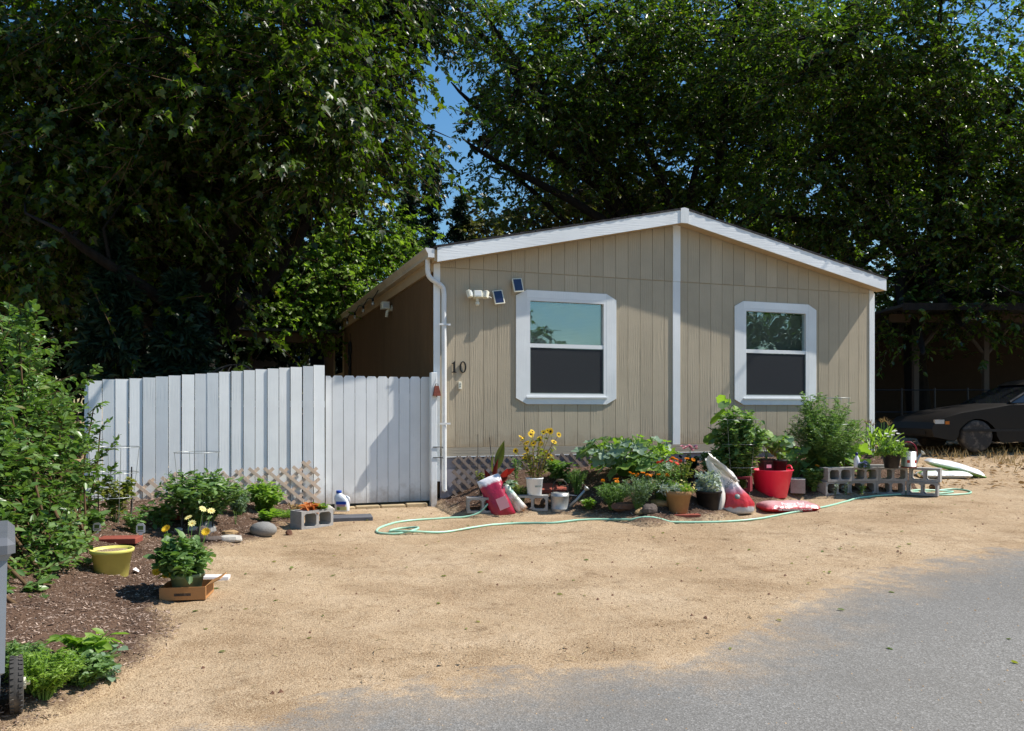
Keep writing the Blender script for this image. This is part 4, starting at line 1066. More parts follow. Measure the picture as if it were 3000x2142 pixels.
thicket('shade_shrub', 'dark shrub mass behind the patio roof', [lobe(820, 820, 26, 2.0, 1.4, 2.0), lobe(980, 940, 27, 1.8, 1.2, 1.6), lobe(700, 960, 25, 2, 1.4, 1.8)], onland(-7.0, 26), 1200, .17, 'leaf_dark', 33)
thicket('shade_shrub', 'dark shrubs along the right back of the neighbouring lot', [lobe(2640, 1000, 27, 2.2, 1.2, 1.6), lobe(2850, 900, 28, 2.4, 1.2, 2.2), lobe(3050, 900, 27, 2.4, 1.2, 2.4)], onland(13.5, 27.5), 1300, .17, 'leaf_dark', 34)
def wood():
    """far trees that read as one mass behind everything"""
    rng = np.random.default_rng(41); lobes = []
    for k in range(26):
        x = -34+k*2.9+rng.normal()*.6; y = 37+rng.random()*6
        px = 1500+FPX*x/y
        h = 9.5+rng.random()*3.5
        if 880 < px < 1420: h = 5.0+rng.random()
        if px > 2700: h = 8
        lobes.append((x, y, h*.55, 2.3, 2.0, h*.5))
    C, d, pick = lobe_points(lobes, 6500, rng, .3)
    D = unit(d+rng.normal(size=C.shape)*.6); L = .7*(.6+.8*rng.random(len(C)))
    P, LD, N = spray_leaves(C, D, L, 8, .3, rng)
    o = link('far_wood', leaf_mesh('far_wood', P, LD, N, .3*(.6+.8*rng.random(len(P))), 'broad', 'leaf_dark'))
    tag(o, 'distant dark wood closing the view behind the houses', 'wood', None, 'stuff')
wood()

# ------------------------------------------------------------------ hedge at the left edge
def hedge():
    rng = np.random.default_rng(51)
    base = onland(-3.9, 7.0); ox = np.array(base)
    t = thing('leafy_hedge', 'tall leafy green shrub filling the left edge beside the soil bed', 'hedge', base)
    lobes = [lobe(45, 1690, 6.1, .30, .4, .34), lobe(105, 1640, 6.7, .26, .4, .32), lobe(20, 1800, 5.7, .24, .3, .22), lobe(15, 1330, 6.9, .55, .9, .62), lobe(-105, 1200, 7.2, .6, .9, .95), lobe(15, 1620, 6.4, .52, .7, .5), lobe(75, 1450, 7.4, .40, .7, .55), lobe(120, 1400, 8.4, .34, .6, .5),
             lobe(145, 1640, 6.9, .26, .5, .34), lobe(15, 1040, 7.0, .25, .4, .42), lobe(-5, 1760, 5.9, .34, .5, .32), lobe(-195, 1500, 6.0, .6, 1.0, .9), lobe(125, 1250, 8.2, .20, .4, .3), lobe(75, 1740, 6.2, .2, .3, .25), lobe(170, 1530, 8.0, .2, .4, .3)]
    C, d, pick = lobe_points(lobes, 3100, rng, .45)
    D = unit(d*np.array([1, 1, .6])+rng.normal(size=C.shape)*.5+np.array([0, 0, .45])); L = .16*(.6+.9*rng.random(len(C)))
    # long leaders that leave the mass
    lead = [(90, 920, 7.0), (110, 905, 7.0), (190, 1010, 7.4), (280, 1080, 8.4), (290, 1180, 8.4), (345, 1290, 8.2), (340, 1370, 8.2), (310, 1240, 8.3), (60, 960, 7), (240, 1120, 8.3)]
    C2 = []; D2 = []; L2 = []
    for px, py, Y in lead:
        e = np.array(at(px, py, Y)); s = e+np.array([-.28, 0, -.30]) if px > 180 else e+np.array([-.06, 0, -.35])
        for k in range(5):
            C2.append(s+(e-s)*k/5); D2.append(e-s+rng.normal(size=3)*.08); L2.append(.14)
    C = np.vstack([C, C2]); D = np.vstack([D, unit(np.array(D2))]); L = np.concatenate([L, L2])
    P, LD, N = spray_leaves(C, D, L, 9, .15, rng, side=.9, hang=.1)
    link('foliage', leaf_mesh('foliage', P-ox, LD, N, .072*(.6+.75*rng.random(len(P))), 'oval', 'leaf_hedge'), t)
    link('twigs', tubes_np('twigs', C-ox, C-ox+unit(D)*L[:, None], .004, .002, 'twig', 3), t)
    n = 70; q = rng.choice(len(C), n)
    A = np.stack([np.interp(C[q, 1], [5.2, 9], [-3.05, -4.3])+rng.normal(size=n)*.12-.2, C[q, 1]+rng.normal(size=n)*.15, np.full(n, .05)], 1)
    A[:, 2] = H(A[:, 0], A[:, 1])-.05
    link('stems', tubes_np('stems', A-ox, C[q]-ox, .016, .006, 'twig', 5, bend=rng.normal(size=(n, 3))*.05), t)
hedge()

# ------------------------------------------------------------------ plants
def plant(name, label, loc, h, spread, nst, nleaf, size, shape='oval', leaf='leaf_garden', cat='plant', group=None, seed=1, stem='stem_green', sr=.004, t0=.2, up=.2, flop=.15, ball=0.0, hang=.1, fl=None):
    """stems fan out from the base; leaves alternate up them. fl=(n, builder args) puts flower heads on stem tips"""
    rng = np.random.default_rng(seed); loc = Vector(loc); t = thing(name, label, cat, loc, 0, group)
    a = rng.random(nst)*2*np.pi; rr = spread*np.sqrt(rng.random(nst)); hh = h*(1-ball*(rr/max(spread, 1e-6))**2)*(.7+.3*rng.random(nst))
    B = np.stack([rr*np.cos(a), rr*np.sin(a), hh], 1); A = np.stack([rr*np.cos(a)*.18, rr*np.sin(a)*.18, np.full(nst, -.02)], 1)
    bend = np.stack([-np.cos(a)*rr*.15, -np.sin(a)*rr*.15, hh*flop], 1)
    link('stems', tubes_np('stems', A, B, sr, sr*.5, stem, 4, bend), t)
    tt = t0+(1-t0)*rng.random((nst, nleaf))**.8
    Mid = (A+B)/2+bend
    P = (A[:, None]*((1-tt)**2)[..., None]+2*Mid[:, None]*((1-tt)*tt)[..., None]+B[:, None]*(tt**2)[..., None])
    an = rng.random((nst, nleaf))*2*np.pi
    D = np.stack([np.cos(an), np.sin(an), up-hang+rng.normal(size=an.shape)*.35], -1)
    N = np.array([0, 0, 1.])+rng.normal(size=P.shape)*.35
    S = size*(.55+.8*rng.random(nst*nleaf))
    f = link('foliage', leaf_mesh('foliage', P.reshape(-1, 3), D.reshape(-1, 3), N.reshape(-1, 3), S, shape, leaf), t)
    if fl:
        n, me, sc = fl
        order = np.argsort(-hh)[:n]
        for i in order:
            flower(t, me, tuple(B[i]+[0, 0, .01]), sc*(.8+.4*rng.random()), rng)
    return t
FLOWERS = {}
def flower_mesh(key, petal, eye, n=11, r=1.0, er=.36, lay=1, cup=.15):
    rng = np.random.default_rng(len(key)); P = []; D = []; N = []
    a = np.arange(n*lay)*2*np.pi/n+np.repeat(np.arange(lay)*.3, n)
    D = np.stack([np.cos(a), np.sin(a), cup+.25*np.repeat(np.arange(lay), n)], 1); N = np.tile([0, 0, 1.], (n*lay, 1)); P = D*er*.5
    FLOWERS[key] = (leaf_mesh('petals_'+key, P, D, N, np.full(n*lay, r-er*.4), 'oval', petal),
                    MB().lathe([(er, 0), (er*.8, er*.25), (0, er*.38)], 10).mesh('eye_'+key, eye, True))
flower_mesh('sunflower', 'petal_yellow', 'flower_eye', 13, 1, .38)
flower_mesh('gold', 'petal_yellow', 'flower_gold', 12, 1, .3, 2)
flower_mesh('pale', 'petal_pale', 'flower_gold', 10, 1, .25)
flower_mesh('marigold', 'petal_orange', 'flower_gold', 10, 1, .25, 3, .2)
flower_mesh('red', 'petal_red', 'flower_gold', 9, 1, .2, 2)
flower_mesh('pink', 'petal_pink', 'petal_pink', 8, 1, .3, 3, .3)
flower_mesh('white', 'petal_white', 'petal_white', 8, 1, .35, 2, .2)
flower_mesh('blue', 'petal_blue', 'petal_blue', 8, 1, .35, 2, .3)
def flower(parent, key, loc, s, rng, face=None):
    pm, em = FLOWERS[key]
    rot = face or (rng.random()*1.1-.1, rng.normal()*.35, rng.random()*6)
    o = link('flower', pm, parent, loc, rot, s)
    link('flower_centre', em, o)
    return o
# big single leaves: squash, sunflower, canna (each one a part)
def big_leaf_mesh(name, lobes, m, n=7, cup=.12, wid=.5, wav=.04, seed=0, tip=1.0):
    rng = random.Random(seed); vs = []; fs = []
    K = 22
    for ring in range(n+1):
        q = ring/n
        for k in range(K):
            a = 2*math.pi*k/K
            r = (0.55+.45*math.cos(a)*.35+lobes*.16*math.cos(5*a))*(1+.05*math.sin(9*a))
            if abs(a-math.pi) < .32: r *= .35
            x = .42+q*r*math.cos(a)*1.0*tip; y = q*r*math.sin(a)*wid*2
            z = cup*q*q-.10*max(0, x-.5)**2*2+wav*q*math.sin(6*a+seed)+rng.uniform(-.006, .006)
            vs.append((x, y, z))
    for ring in range(n):
        for k in range(K): fs.append((ring*K+k, ring*K+(k+1) % K, (ring+1)*K+(k+1) % K, (ring+1)*K+k))
    return MB().add(vs, fs).mesh(name, m, True)
SQUASH = [big_leaf_mesh('squash_leaf_%s' % c, .9, mm, 4, .16, .52, .05, i) for i, (c, mm) in enumerate((('green', 'leaf_garden'), ('blue', 'leaf_blue'), ('bright', 'leaf_bright')))]
HEART = [big_leaf_mesh('heart_leaf_%s' % c, .0, mm, 4, .08, .45, .02, i+3) for i, (c, mm) in enumerate((('green', 'leaf_garden'), ('bright', 'leaf_bright')))]
def leafy(name, label, loc, meshes, n, spread, h, size, seed, group=None, cat='plant', tall=False, tilt=.5):
    """petioles rising from one crown, each carrying one large leaf blade"""
    rng = np.random.default_rng(seed); t = thing(name, label, cat, loc, 0, group)
    A = []; B = []
    for i in range(n):
        a = rng.random()*2*math.pi; r = spread*math.sqrt(rng.random()); z = h*(.22+.78*rng.random()**.7)*(1-.3*(r/spread)**2)
        if tall: z = h*(.25+.75*i/n); r = spread*(.3+.5*rng.random())*(1.1-.7*i/n)
        e = np.array([r*math.cos(a), r*math.sin(a)*.8, z]); s0 = np.array([e[0]*.15, e[1]*.15, 0 if not tall else z*.92]); A.append(s0); B.append(e)
        s = size*(.6+.7*rng.random())
        link('leaf', meshes[int(rng.integers(len(meshes)))], t, tuple(e-np.array([math.cos(a), math.sin(a), 0])*s*.12), (rng.normal()*.35, tilt*(rng.random()*.9)+(.1 if not tall else .35), a+rng.normal()*.4), s)
    if tall: A.append(np.zeros(3)); B.append(np.array([.01, 0, h]))
    link('stalks', tubes_np('stalks', np.array(A), np.array(B), .007, .004, 'stem_green', 5, np.array([0, 0, .03])), t)
    return t
G = gp
# --- left bed
plant('pepper_plant', 'bushy green pepper plant in the wire cage, centre of left bed', G(590, 1548), .68, .48, 95, 22, .072, 'oval', 'leaf_garden', seed=61, ball=.35)
plant('basil_plant', 'rounded bright green bush in front of the lattice', onland(*at(775, 1482, 9.85)[:2]), .44, .25, 60, 28, .06, 'oval', 'leaf_bright', seed=62, ball=.5)
plant('rosemary_plant', 'feathery blue-green herb between the pepper plant and bright bush', G(700, 1510), .30, .17, 40, 40, .045, 'lance', 'leaf_blue', seed=63, ball=.3)
plant('tomato_plant', 'thin yellowing tomato plant in the left wire cage', G(335, 1530), .46, .20, 16, 20, .075, 'oval', 'leaf_yellowing', seed=64)
plant('pepper_plant', 'low sprawling leafy plant left of the pepper cage', G(470, 1545), .26, .22, 18, 16, .07, 'oval', 'leaf_garden', seed=65)
plant('herb_seedling', 'small green seedling behind the white plant tag', G(392, 1560), .20, .16, 12, 14, .05, 'oval', 'leaf_garden', seed=66)
plant('thyme_mat', 'low lime-green ground-hugging herb left of the concrete block', onland(*at(830, 1500, 9.75)[:2]), .08, .26, 120, 12, .03, 'lance', 'leaf_bright', seed=67)
plant('lettuce_plant', 'small pale lettuce in front of the lime-green herb', G(785, 1532), .12, .10, 12, 5, .09, 'broad', 'leaf_bright', seed=68)
plant('dry_plant', 'withered brown plant at the foot of the lattice end', onland(*at(880, 1482, 10.0)[:2]), .14, .17, 30, 10, .05, 'lance', 'leaf_dry', seed=69, stem='stem_dry')
plant('strawberry_plant', 'leafy green plant low beside the hedge and yellow pot', G(255, 1560), .18, .16, 18, 8, .09, 'broad', 'leaf_garden', seed=70)
plant('dill_plant', 'feathery yellow-green herb beside the bin wheel', G(125, 2050), .24, .21, 100, 46, .028, 'lance', 'leaf_bright', seed=71, ball=.3)
plant('dill_plant', 'feathery green herb nearest the bin lid', G(60, 1990), .22, .16, 70, 44, .032, 'lance', 'leaf_garden', seed=72, ball=.3)
plant('oregano_plant', 'small-leaved grey-green herb right of the feathery ones', G(235, 2010), .17, .17, 70, 22, .03, 'broad', 'leaf_garden', seed=73, ball=.4)
plant('bean_seedling', 'bright green long-leaved seedling above the grey-green herb', G(250, 1940), .15, .14, 20, 7, .085, 'oval', 'leaf_bright', seed=74)
plant('weed_sprout', 'tiny pale sprout at the right of the herb patch', G(300, 1958), .07, .10, 7, 4, .06, 'broad', 'leaf_blue', seed=75, group='weed sprouts')
plant('weed_sprout', 'tiny pale sprout at the sandy edge of the soil', G(325, 1995), .06, .08, 7, 4, .05, 'broad', 'leaf_blue', seed=76, group='weed sprouts')
plant('weed_sprout', 'tiny green sprout below the herb patch', G(245, 2015), .06, .07, 7, 4, .05, 'broad', 'leaf_bright', seed=77, group='weed sprouts')
plant('onion_sprout', 'single bent yellow shoot behind the round grey rock', G(690, 1540), .17, .03, 3, 2, .06, 'blade', 'leaf_yellowing', seed=78)
# --- house bed
plant('lily_plant', 'small upright leafy stem near the downspout', G(1372, 1428), .33, .05, 4, 40, .055, 'lance', 'leaf_garden', seed=81, up=.5)
plant('lily_plant', 'short twiggy green plant right of the downspout stem', G(1408, 1432), .22, .10, 8, 14, .045, 'oval', 'leaf_yellowing', seed=82)
plant('lily_plant', 'upright leafy stem between the canna and the sunflowers', G(1512, 1420), .36, .06, 5, 36, .05, 'lance', 'leaf_garden', seed=83, up=.5)
plant('weed_clump', 'pale green weedy clump behind the white pot', G(1525, 1470), .20, .16, 60, 14, .04, 'lance', 'leaf_yellowing', seed=84)
plant('weed_clump', 'weedy clump of thin stems right of the watering can', G(1690, 1450), .32, .15, 40, 22, .035, 'lance', 'leaf_garden', seed=85)
plant('weed_clump', 'yellow-green seedlings at the soil edge right of the watering can', G(1722, 1492), .12, .10, 20, 12, .05, 'oval', 'leaf_bright', seed=86)
plant('parsley_plant', 'low green leaves behind the galvanized watering can', G(1640, 1410), .26, .2, 16, 6, .13, 'broad', 'leaf_garden', seed=87)
plant('cabbage_seedling', 'pale blue-green seedling behind the red sack', G(1492, 1440), .13, .12, 10, 4, .09, 'broad', 'leaf_blue', seed=88)
leafy('squash_plant', 'broad-leaved squash plant in the middle of the house bed', onland(*at(1838, 1440, 10.85)[:2]), SQUASH, 130, .62, .56, .145, 91, tilt=.9)
def marigolds(px, py, label, seed, w, h, n): plant('marigold_plant', label, G(px, py), h, w, 60, 34, .04, 'lance', 'leaf_blue' if seed % 2 else 'leaf_garden', seed=seed, ball=.3, group='marigolds in front of the squash', fl=(n, 'marigold', .026))
marigolds(1795, 1492, 'left orange marigold clump in front of the squash', 92, .24, .36, 5)
marigolds(1872, 1492, 'middle orange marigold clump in front of the squash', 93, .25, .44, 7)
marigolds(1945, 1480, 'right orange marigold clump behind the tan rock', 94, .2, .36, 4)
plant('poppy_plant', 'orange and red flowering plant behind the terracotta pot', G(1958, 1468), .46, .2, 26, 20, .05, 'lance', 'leaf_garden', seed=95, fl=(6, 'red', .03))
plant('poppy_plant', 'pale wild flower with bright red-orange heads above the terracotta pot', G(2000, 1450), .45, .16, 22, 20, .05, 'lance', 'leaf_yellowing', seed=96, fl=(5, 'marigold', .03))
plant('wild_stems', 'thin spindly stems against the skirting behind the squash', G(1925, 1405), .5, .2, 9, 12, .05, 'oval', 'leaf_bright', seed=97)
plant('tomato_plant', 'tall dense tomato plant against the wall beside the red tub', G(2165, 1440), 1.12, .36, 90, 34, .085, 'oval', 'leaf_garden', seed=101, ball=.2)
plant('tomato_plant', 'dark lower tomato growth left of the tall tomato plant', G(2090, 1425), .5, .2, 34, 22, .075, 'oval', 'leaf_garden', seed=102, ball=.2)
leafy('sunflower_plant', 'young sunflower with drooping heart-shaped leaves above the tomato plant', G(2135, 1425), HEART, 18, .26, 1.22, .17, 103, tall=True)
plant('butterfly_bush', 'large airy green bush against the wall under the right window', G(2420, 1395), 1.22, .60, 190, 46, .065, 'lance', 'leaf_garden', seed=104, ball=.45, up=.3)
plant('butterfly_bush', 'sparse tall shoots of the bush in front of the window trim', G(2375, 1390), 1.30, .16, 14, 26, .06, 'oval', 'leaf_garden', seed=105)
leafy('gourd_vine', 'pale broad gourd leaves spilling towards the concrete blocks', onland(*at(2415, 1400, 12.1)[:2]), [SQUASH[1], SQUASH[2], SQUASH[0]], 34, .50, .42, .19, 106, tilt=.7)
leafy('cucumber_vine', 'broad leaves behind the two black nursery pots', G(2325, 1400), [SQUASH[0], SQUASH[2]], 22, .35, .55, .16, 107, tilt=.7)
plant('nasturtium_plant', 'dark leafy plant with one orange flower beside the blocks', G(2385, 1440), .34, .16, 26, 18, .06, 'broad', 'leaf_garden', seed=108, fl=(1, 'marigold', .04))
def corn():
    rng = np.random.default_rng(109); t = thing('corn_clump', 'clump of strap-leaved green corn at the right house corner', 'plant', onland(*hw(6.95, -.5)[:2]))
    blade = []
    for L in (.55, .75):
        vs = []; fs = []
        for k in range(9):
            q = k/8; x = L*math.sin(q*1.9)*.55; z = L*(1-math.cos(q*1.25))*.0+L*q*(1.15-.75*q); w = .026*math.sin(math.pi*min(1, .12+q*.88))
            vs += [(x, -w, z+.01), (x, 0, z), (x, w, z+.01)]
        for k in range(8):
            o = 3*k; fs += [(o, o+3, o+4, o+1), (o+1, o+4, o+5, o+2)]
        blade.append(MB().add(vs, fs).mesh('corn_blade', 'leaf_bright', True))
    A = []; B = []
    for s in range(7):
        x, y = rng.normal()*.16, rng.normal()*.12; h = .40+.15*rng.random(); A.append((x, y, 0)); B.append((x, y, h))
        for k in range(7):
            link('leaf', blade[k % 2], t, (x, y, .05+h*.5*k/7), (0, rng.normal()*.12, rng.random()*6.28), .5+.3*rng.random())
        link('tassel', leaf_mesh('tassel', np.tile([[x, y, h]], (10, 1)), np.stack([rng.normal(size=10), rng.normal(size=10), np.full(10, 1.4)], 1), rng.normal(size=(10, 3)), np.full(10, .09), 'blade', 'leaf_dry'), t)
    link('stalks', tubes_np('stalks', np.array(A), np.array(B), .012, .006, 'stem_green', 6), t)
corn()
def canna():
    t = thing('canna_plant', 'canna with one large green and maroon leaf against the lattice', 'plant', G(1452, 1440))
    me = []
    for m in ('leaf_canna', 'leaf_maroon'):
        vs = []; fs = []
        for k in range(11):
            q = k/10; w = .20*math.sin(math.pi*q**.8)*(1-.1*q); z = q; y = .05*math.sin(q*3)
            for j in range(5): vs.append(((j/2-1)*w, y+abs(j/2-1)*w*.35, z))
        for k in range(10):
            for j in range(4): o = 5*k+j; fs.append((o, o+1, o+6, o+5))
        me.append(MB().add(vs, fs).mesh('canna_leaf', m, True))
    MB().tube([(0, 0, -.03), (.01, 0, .35)], [.016, .01], 7).build('stalk', 'leaf_maroon', t)
    for m, loc, rot, s in ((0, (.02, 0, .28), (.1, .22, .3), .40), (1, (.0, 0, .12), (.3, -.2, .9), .34), (1, (.05, 0, .1), (.5, .7, -.4), .32), (0, (-.02, 0, .2), (.0, -.1, 1.5), .34), (1, (.06, 0, .2), (.3, 1.1, -.2), .25), (1, (-.02, 0, .05), (.1, -.5, .2), .28)):
        link('leaf', me[m], t, loc, rot, (s*.8, s*.8, s))
canna()
for k, (px, py, h) in enumerate(((1400, 1440, .75), (1448, 1440, .7))):
    o = MB().tube([(0, 0, -.05), (.0, .01, h) if k == 0 else (-.06, 0, h)], .0045, 5).build('plant_stake', 'dark_metal', None)
    o.location = G(px, py); tag(o, ('thin dark stake upright in the soil near the downspout', 'thin dark stake leaning beside the canna')[k], 'stake', 'thin plant stakes')

# ------------------------------------------------------------------ pots, blocks, sacks and other garden things
def pot_mesh(t, rt, rb, h, m, rim=.02, rimh=.035, soil_=True, lip=.006, n=32):
    MB().lathe([(rb*.96, 0), (rb, .005), (rt-lip, h-rimh), (rt+rim*.3, h-rimh+.002), (rt+rim*.4, h-.004), (rt+rim*.25, h), (rt-.006, h), (rt-.012, h-rimh), (rt-.03, h-.05), (0, h-.05)], n).build('pot_wall', m, t, True)
    if soil_: 
        s = MB().lathe([(rt-.0085, h-.022), (rt*.6, h-.012), (0, h-.018)], 24).build('soil_fill', 'soil', t, True)
def yellow_pot():
    t = thing('yellow_pot', 'yellow plastic pot of bare soil sunk in the left bed', 'pot', G(328, 1688, -.05)); pot_mesh(t, .155, .115, .255, 'yellow_plastic', .025, .03)
yellow_pot()
def block(loc, rz, label, m='concrete', group='grey concrete blocks', name='concrete_block'):
    key = 'block_'+m
    if key not in bpy.data.meshes:
        b = MB(); W, D_, Hh = .39, .19, .19
        for c0 in (-W/2, 0):
            c1 = c0+W/2; ti = .026; a0, a1 = (c0+.03, c1-.016) if c0 < 0 else (c0+.016, c1-.03); z0, z1 = .028, Hh-.028; r = .022
            hole = [(a0+r, z0), (a1-r, z0), (a1, z0+r), (a1, z1-r), (a1-r, z1), (a0+r, z1), (a0, z1-r), (a0, z0+r)]
            outr = [(a0+r, 0), (a1-r, 0), (c1, z0+r), (c1, z1-r), (a1-r, Hh), (a0+r, Hh), (c0, z1-r), (c0, z0+r)]
            cor = [(c1, 0), (c1, Hh), (c0, Hh), (c0, 0)]
            vs = []
            for y in (-D_/2, D_/2): vs += [(x, y, z) for x, z in hole+outr+cor]
            fs = []
            for y, rev in ((0, False), (20, True)):
                q = []
                for e in (0, 2, 4, 6): q.append((e, 8+e, 9+e, e+1))
                for e, cc in ((1, 16), (3, 17), (5, 18), (7, 19)): q.append((e, 8+e, cc, 8+(e+1) % 8, (e+1) % 8))
                fs += [tuple(i+y for i in (reversed(p) if rev else p)) for p in q]
            for e in range(8): fs.append((e, (e+1) % 8, 20+(e+1) % 8, 20+e))
            fs += [(19, 39, 28, 8), (8, 28, 29, 9), (9, 29, 36, 16), (18, 13, 33, 38), (13, 12, 32, 33), (12, 17, 37, 32)]
            if c0 < 0: fs.append((19, 15, 35, 39)); fs.append((15, 14, 34, 35)); fs.append((14, 18, 38, 34))
            else: fs.append((16, 36, 30, 10)); fs.append((10, 30, 31, 11)); fs.append((11, 31, 37, 17))
            b.add(vs, fs)
        b.mesh(key, m)
    o = link(name, bpy.data.meshes[key], None, loc, (0, 0, rz)); tag(o, label, 'concrete block', group)
    return o
def orient_block_meshes():
    import bmesh
    for me in bpy.data.meshes:
        if me.name.startswith('block_'):
            bm = bmesh.new(); bm.from_mesh(me); bmesh.ops.remove_doubles(bm, verts=bm.verts, dist=1e-5)
            bmesh.ops.recalc_face_normals(bm, faces=bm.faces); bm.to_mesh(me); bm.free()
pB = G(896, 1552); block((pB.x+.03, pB.y+.16, pB.z-.01), math.radians(50), 'grey concrete block with withered orange plant, by the white jug').scale = (1.12,)*3
t = plant('wilted_plant', 'withered orange-leaved plant lying on the concrete block by the jug', (pB.x+.02, pB.y+.16, pB.z+.205), .05, .13, 14, 8, .08, 'broad', 'leaf_orange', seed=111, stem='stem_dry')
plant('lettuce_plant', 'green leaf tuft hanging over the block edge by the jug', (pB.x+.14, pB.y+.20, pB.z+.205), .05, .07, 7, 4, .07, 'broad', 'leaf_bright', seed=112)
b1 = G(1412, 1506); block((b1.x, b1.y+.1, b1.z), math.radians(8), 'grey concrete block half hidden behind the red sack')
b2 = G(1562, 1500); b2z = b2.z; block((b2.x, b2.y+.12, b2z), math.radians(-6), 'grey concrete block carrying the white sunflower pot')
maroon = G(2172, 1470); block((maroon.x, maroon.y+.25, maroon.z+.1), math.radians(-25), 'maroon painted concrete block behind the open white sack', 'maroon_block', None, 'painted_block')
tb = G(2338, 1446); block((tb.x, tb.y, tb.z), math.radians(70), 'grey concrete block on end behind the right side of the red tub')
# retaining row of blocks, two courses
Yb = 11.35
def rowpos(px, py): 
    return at(px, py, Yb)
LO = [(2452, 10, 'lower'), (2522, 10, 'lower'), (2597, 6, 'lower')]
names = ['leftmost', 'second', 'third', 'rightmost']
x0 = at(2417, 1447, Yb).x; zrow = float(H(at(2540, 1447, Yb).x, Yb))+.045
for course in (0, 1):
    x, y = x0+.03*course, Yb-.03
    for k in range(4):
        ang = math.radians((16, 7, -4, -34)[k]+R.uniform(-1.5, 1.5)); ca, sa = math.cos(ang), math.sin(ang)
        if k == 3: x, y = x+.012, y-.33*(-sa)*.0
        block((x+.195*ca-.095*sa, y+.195*sa+.095*ca, zrow-.02+course*.192), ang, 'grey concrete block, %s in the %s course of the low wall' % (names[k], ('lower', 'upper')[course]), group='concrete blocks of the low wall')
        x += .394*ca; y += .394*sa
wall_top = zrow-.02+.192+.191; wx, wy = x, y
orient_block_meshes()

def jug():
    p = G(1000, 1512); t = thing('plant_food_jug', 'white plastic jug with blue cap standing on the dark paver', 'jug', (p.x, p.y+.05, p.z+.045), math.radians(-8))
    vs = []; fs = []; N = 16
    prof = [(.0, .085, .048), (.01, .09, .052), (.12, .09, .052), (.16, .084, .05), (.195, .06, .042), (.21, .034, .034), (.225, .03, .03)]
    for z, a, b in prof:
        cx = -.0 if z < .13 else -(z-.13)*.45
        for k in range(N):
            an = 2*math.pi*k/N; ca, sa = math.cos(an), math.sin(an); e = .55
            vs.append((cx+a*abs(ca)**e*(1 if ca > 0 else -1), b*abs(sa)**e*(1 if sa > 0 else -1), z))
    for i in range(len(prof)-1):
        for k in range(N): fs.append((i*N+k, i*N+(k+1) % N, (i+1)*N+(k+1) % N, (i+1)*N+k))
    fs += [tuple(reversed(range(N))), tuple(range(len(vs)-N, len(vs)))]
    MB().add(vs, fs).build('bottle', 'white_plastic', t, True)
    MB().lathe([(.033, 0), (.034, .03), (.03, .034), (0, .034)], 18, Matrix.Translation((-.043, 0, .224))).build('cap', 'blue_plastic', t, True)
    MB().tube([(.05, 0, .19), (.09, 0, .165), (.095, 0, .11)], .012, 8).build('handle', 'white_plastic', t, True)
    MB().box(-.06, .07, -.0545, -.0525, .09, .125).build('label_band', 'blue_plastic', t)
    MB().box(-.05, .06, -.0545, -.0525, .065, .088).build('label_text_band', 'petal_pink', t)
    MB().box(-.055, .075, -.0545, -.0525, .018, .062).build('label_picture', 'petal_pale', t)
    MB().lathe([(0, 0), (.02, .004), (0, .006)], 12, Matrix.Translation((-.03, -.055, .038)) @ Matrix.Rotation(math.pi/2, 4, 'X')).build('label_fruit', 'leaf_bright', t)
jug()
p = G(1015, 1530); o = MB().bbox(-.27, .27, -.16, .16, 0, .05, .006).build('slate_paver', 'slate_paver'); o.location = (p.x, p.y+.17, p.z-.005); o.rotation_euler = (0, 0, math.radians(14)); tag(o, 'dark grey square paver lying flat under the white jug', 'paver')
p = G(340, 1592); o = MB().bbox(-.2, .2, -.1, .1, 0, .05, .006).build('brick_paver', 'brick_paver'); o.location = (p.x, p.y+.02, p.z+.0); o.rotation_euler = (0, 0, math.radians(6)); tag(o, 'flat red paver lying on the soil behind the yellow pot', 'paver')
p = G(1618, 1448); o = MB().bbox(-.2, .2, -.13, .13, 0, .05, .006).build('brick_paver', 'brick_paver'); o.location = (p.x, p.y+.1, p.z+.02); o.rotation_euler = (math.radians(14), 0, math.radians(10)); tag(o, 'flat red paver behind the galvanized watering can', 'paver')
p = G(2003, 1520); TP = (p.x, p.y+.16, p.z-.01); o = MB().bbox(-.2, .2, -.15, .15, 0, .045, .006).build('brick_paver', 'brick_paver'); o.location = TP; o.rotation_euler = (0, 0, math.radians(4)); tag(o, 'dark red paver under the terracotta pot', 'paver')
for k, (px, py, w, lb) in enumerate(((1965, 1392, .18, 'small reddish flat stone behind the squash leaves, near the pink flowers'), (505, 1520, .12, 'small reddish brick piece between the cages in the left bed'))):
    p = G(px, py); o = MB().bbox(-w, w, -.07, .07, 0, .05, .006).build('brick_paver', 'brick_paver'); o.location = p; o.rotation_euler = (0, .1, .4); tag(o, lb, 'paver')

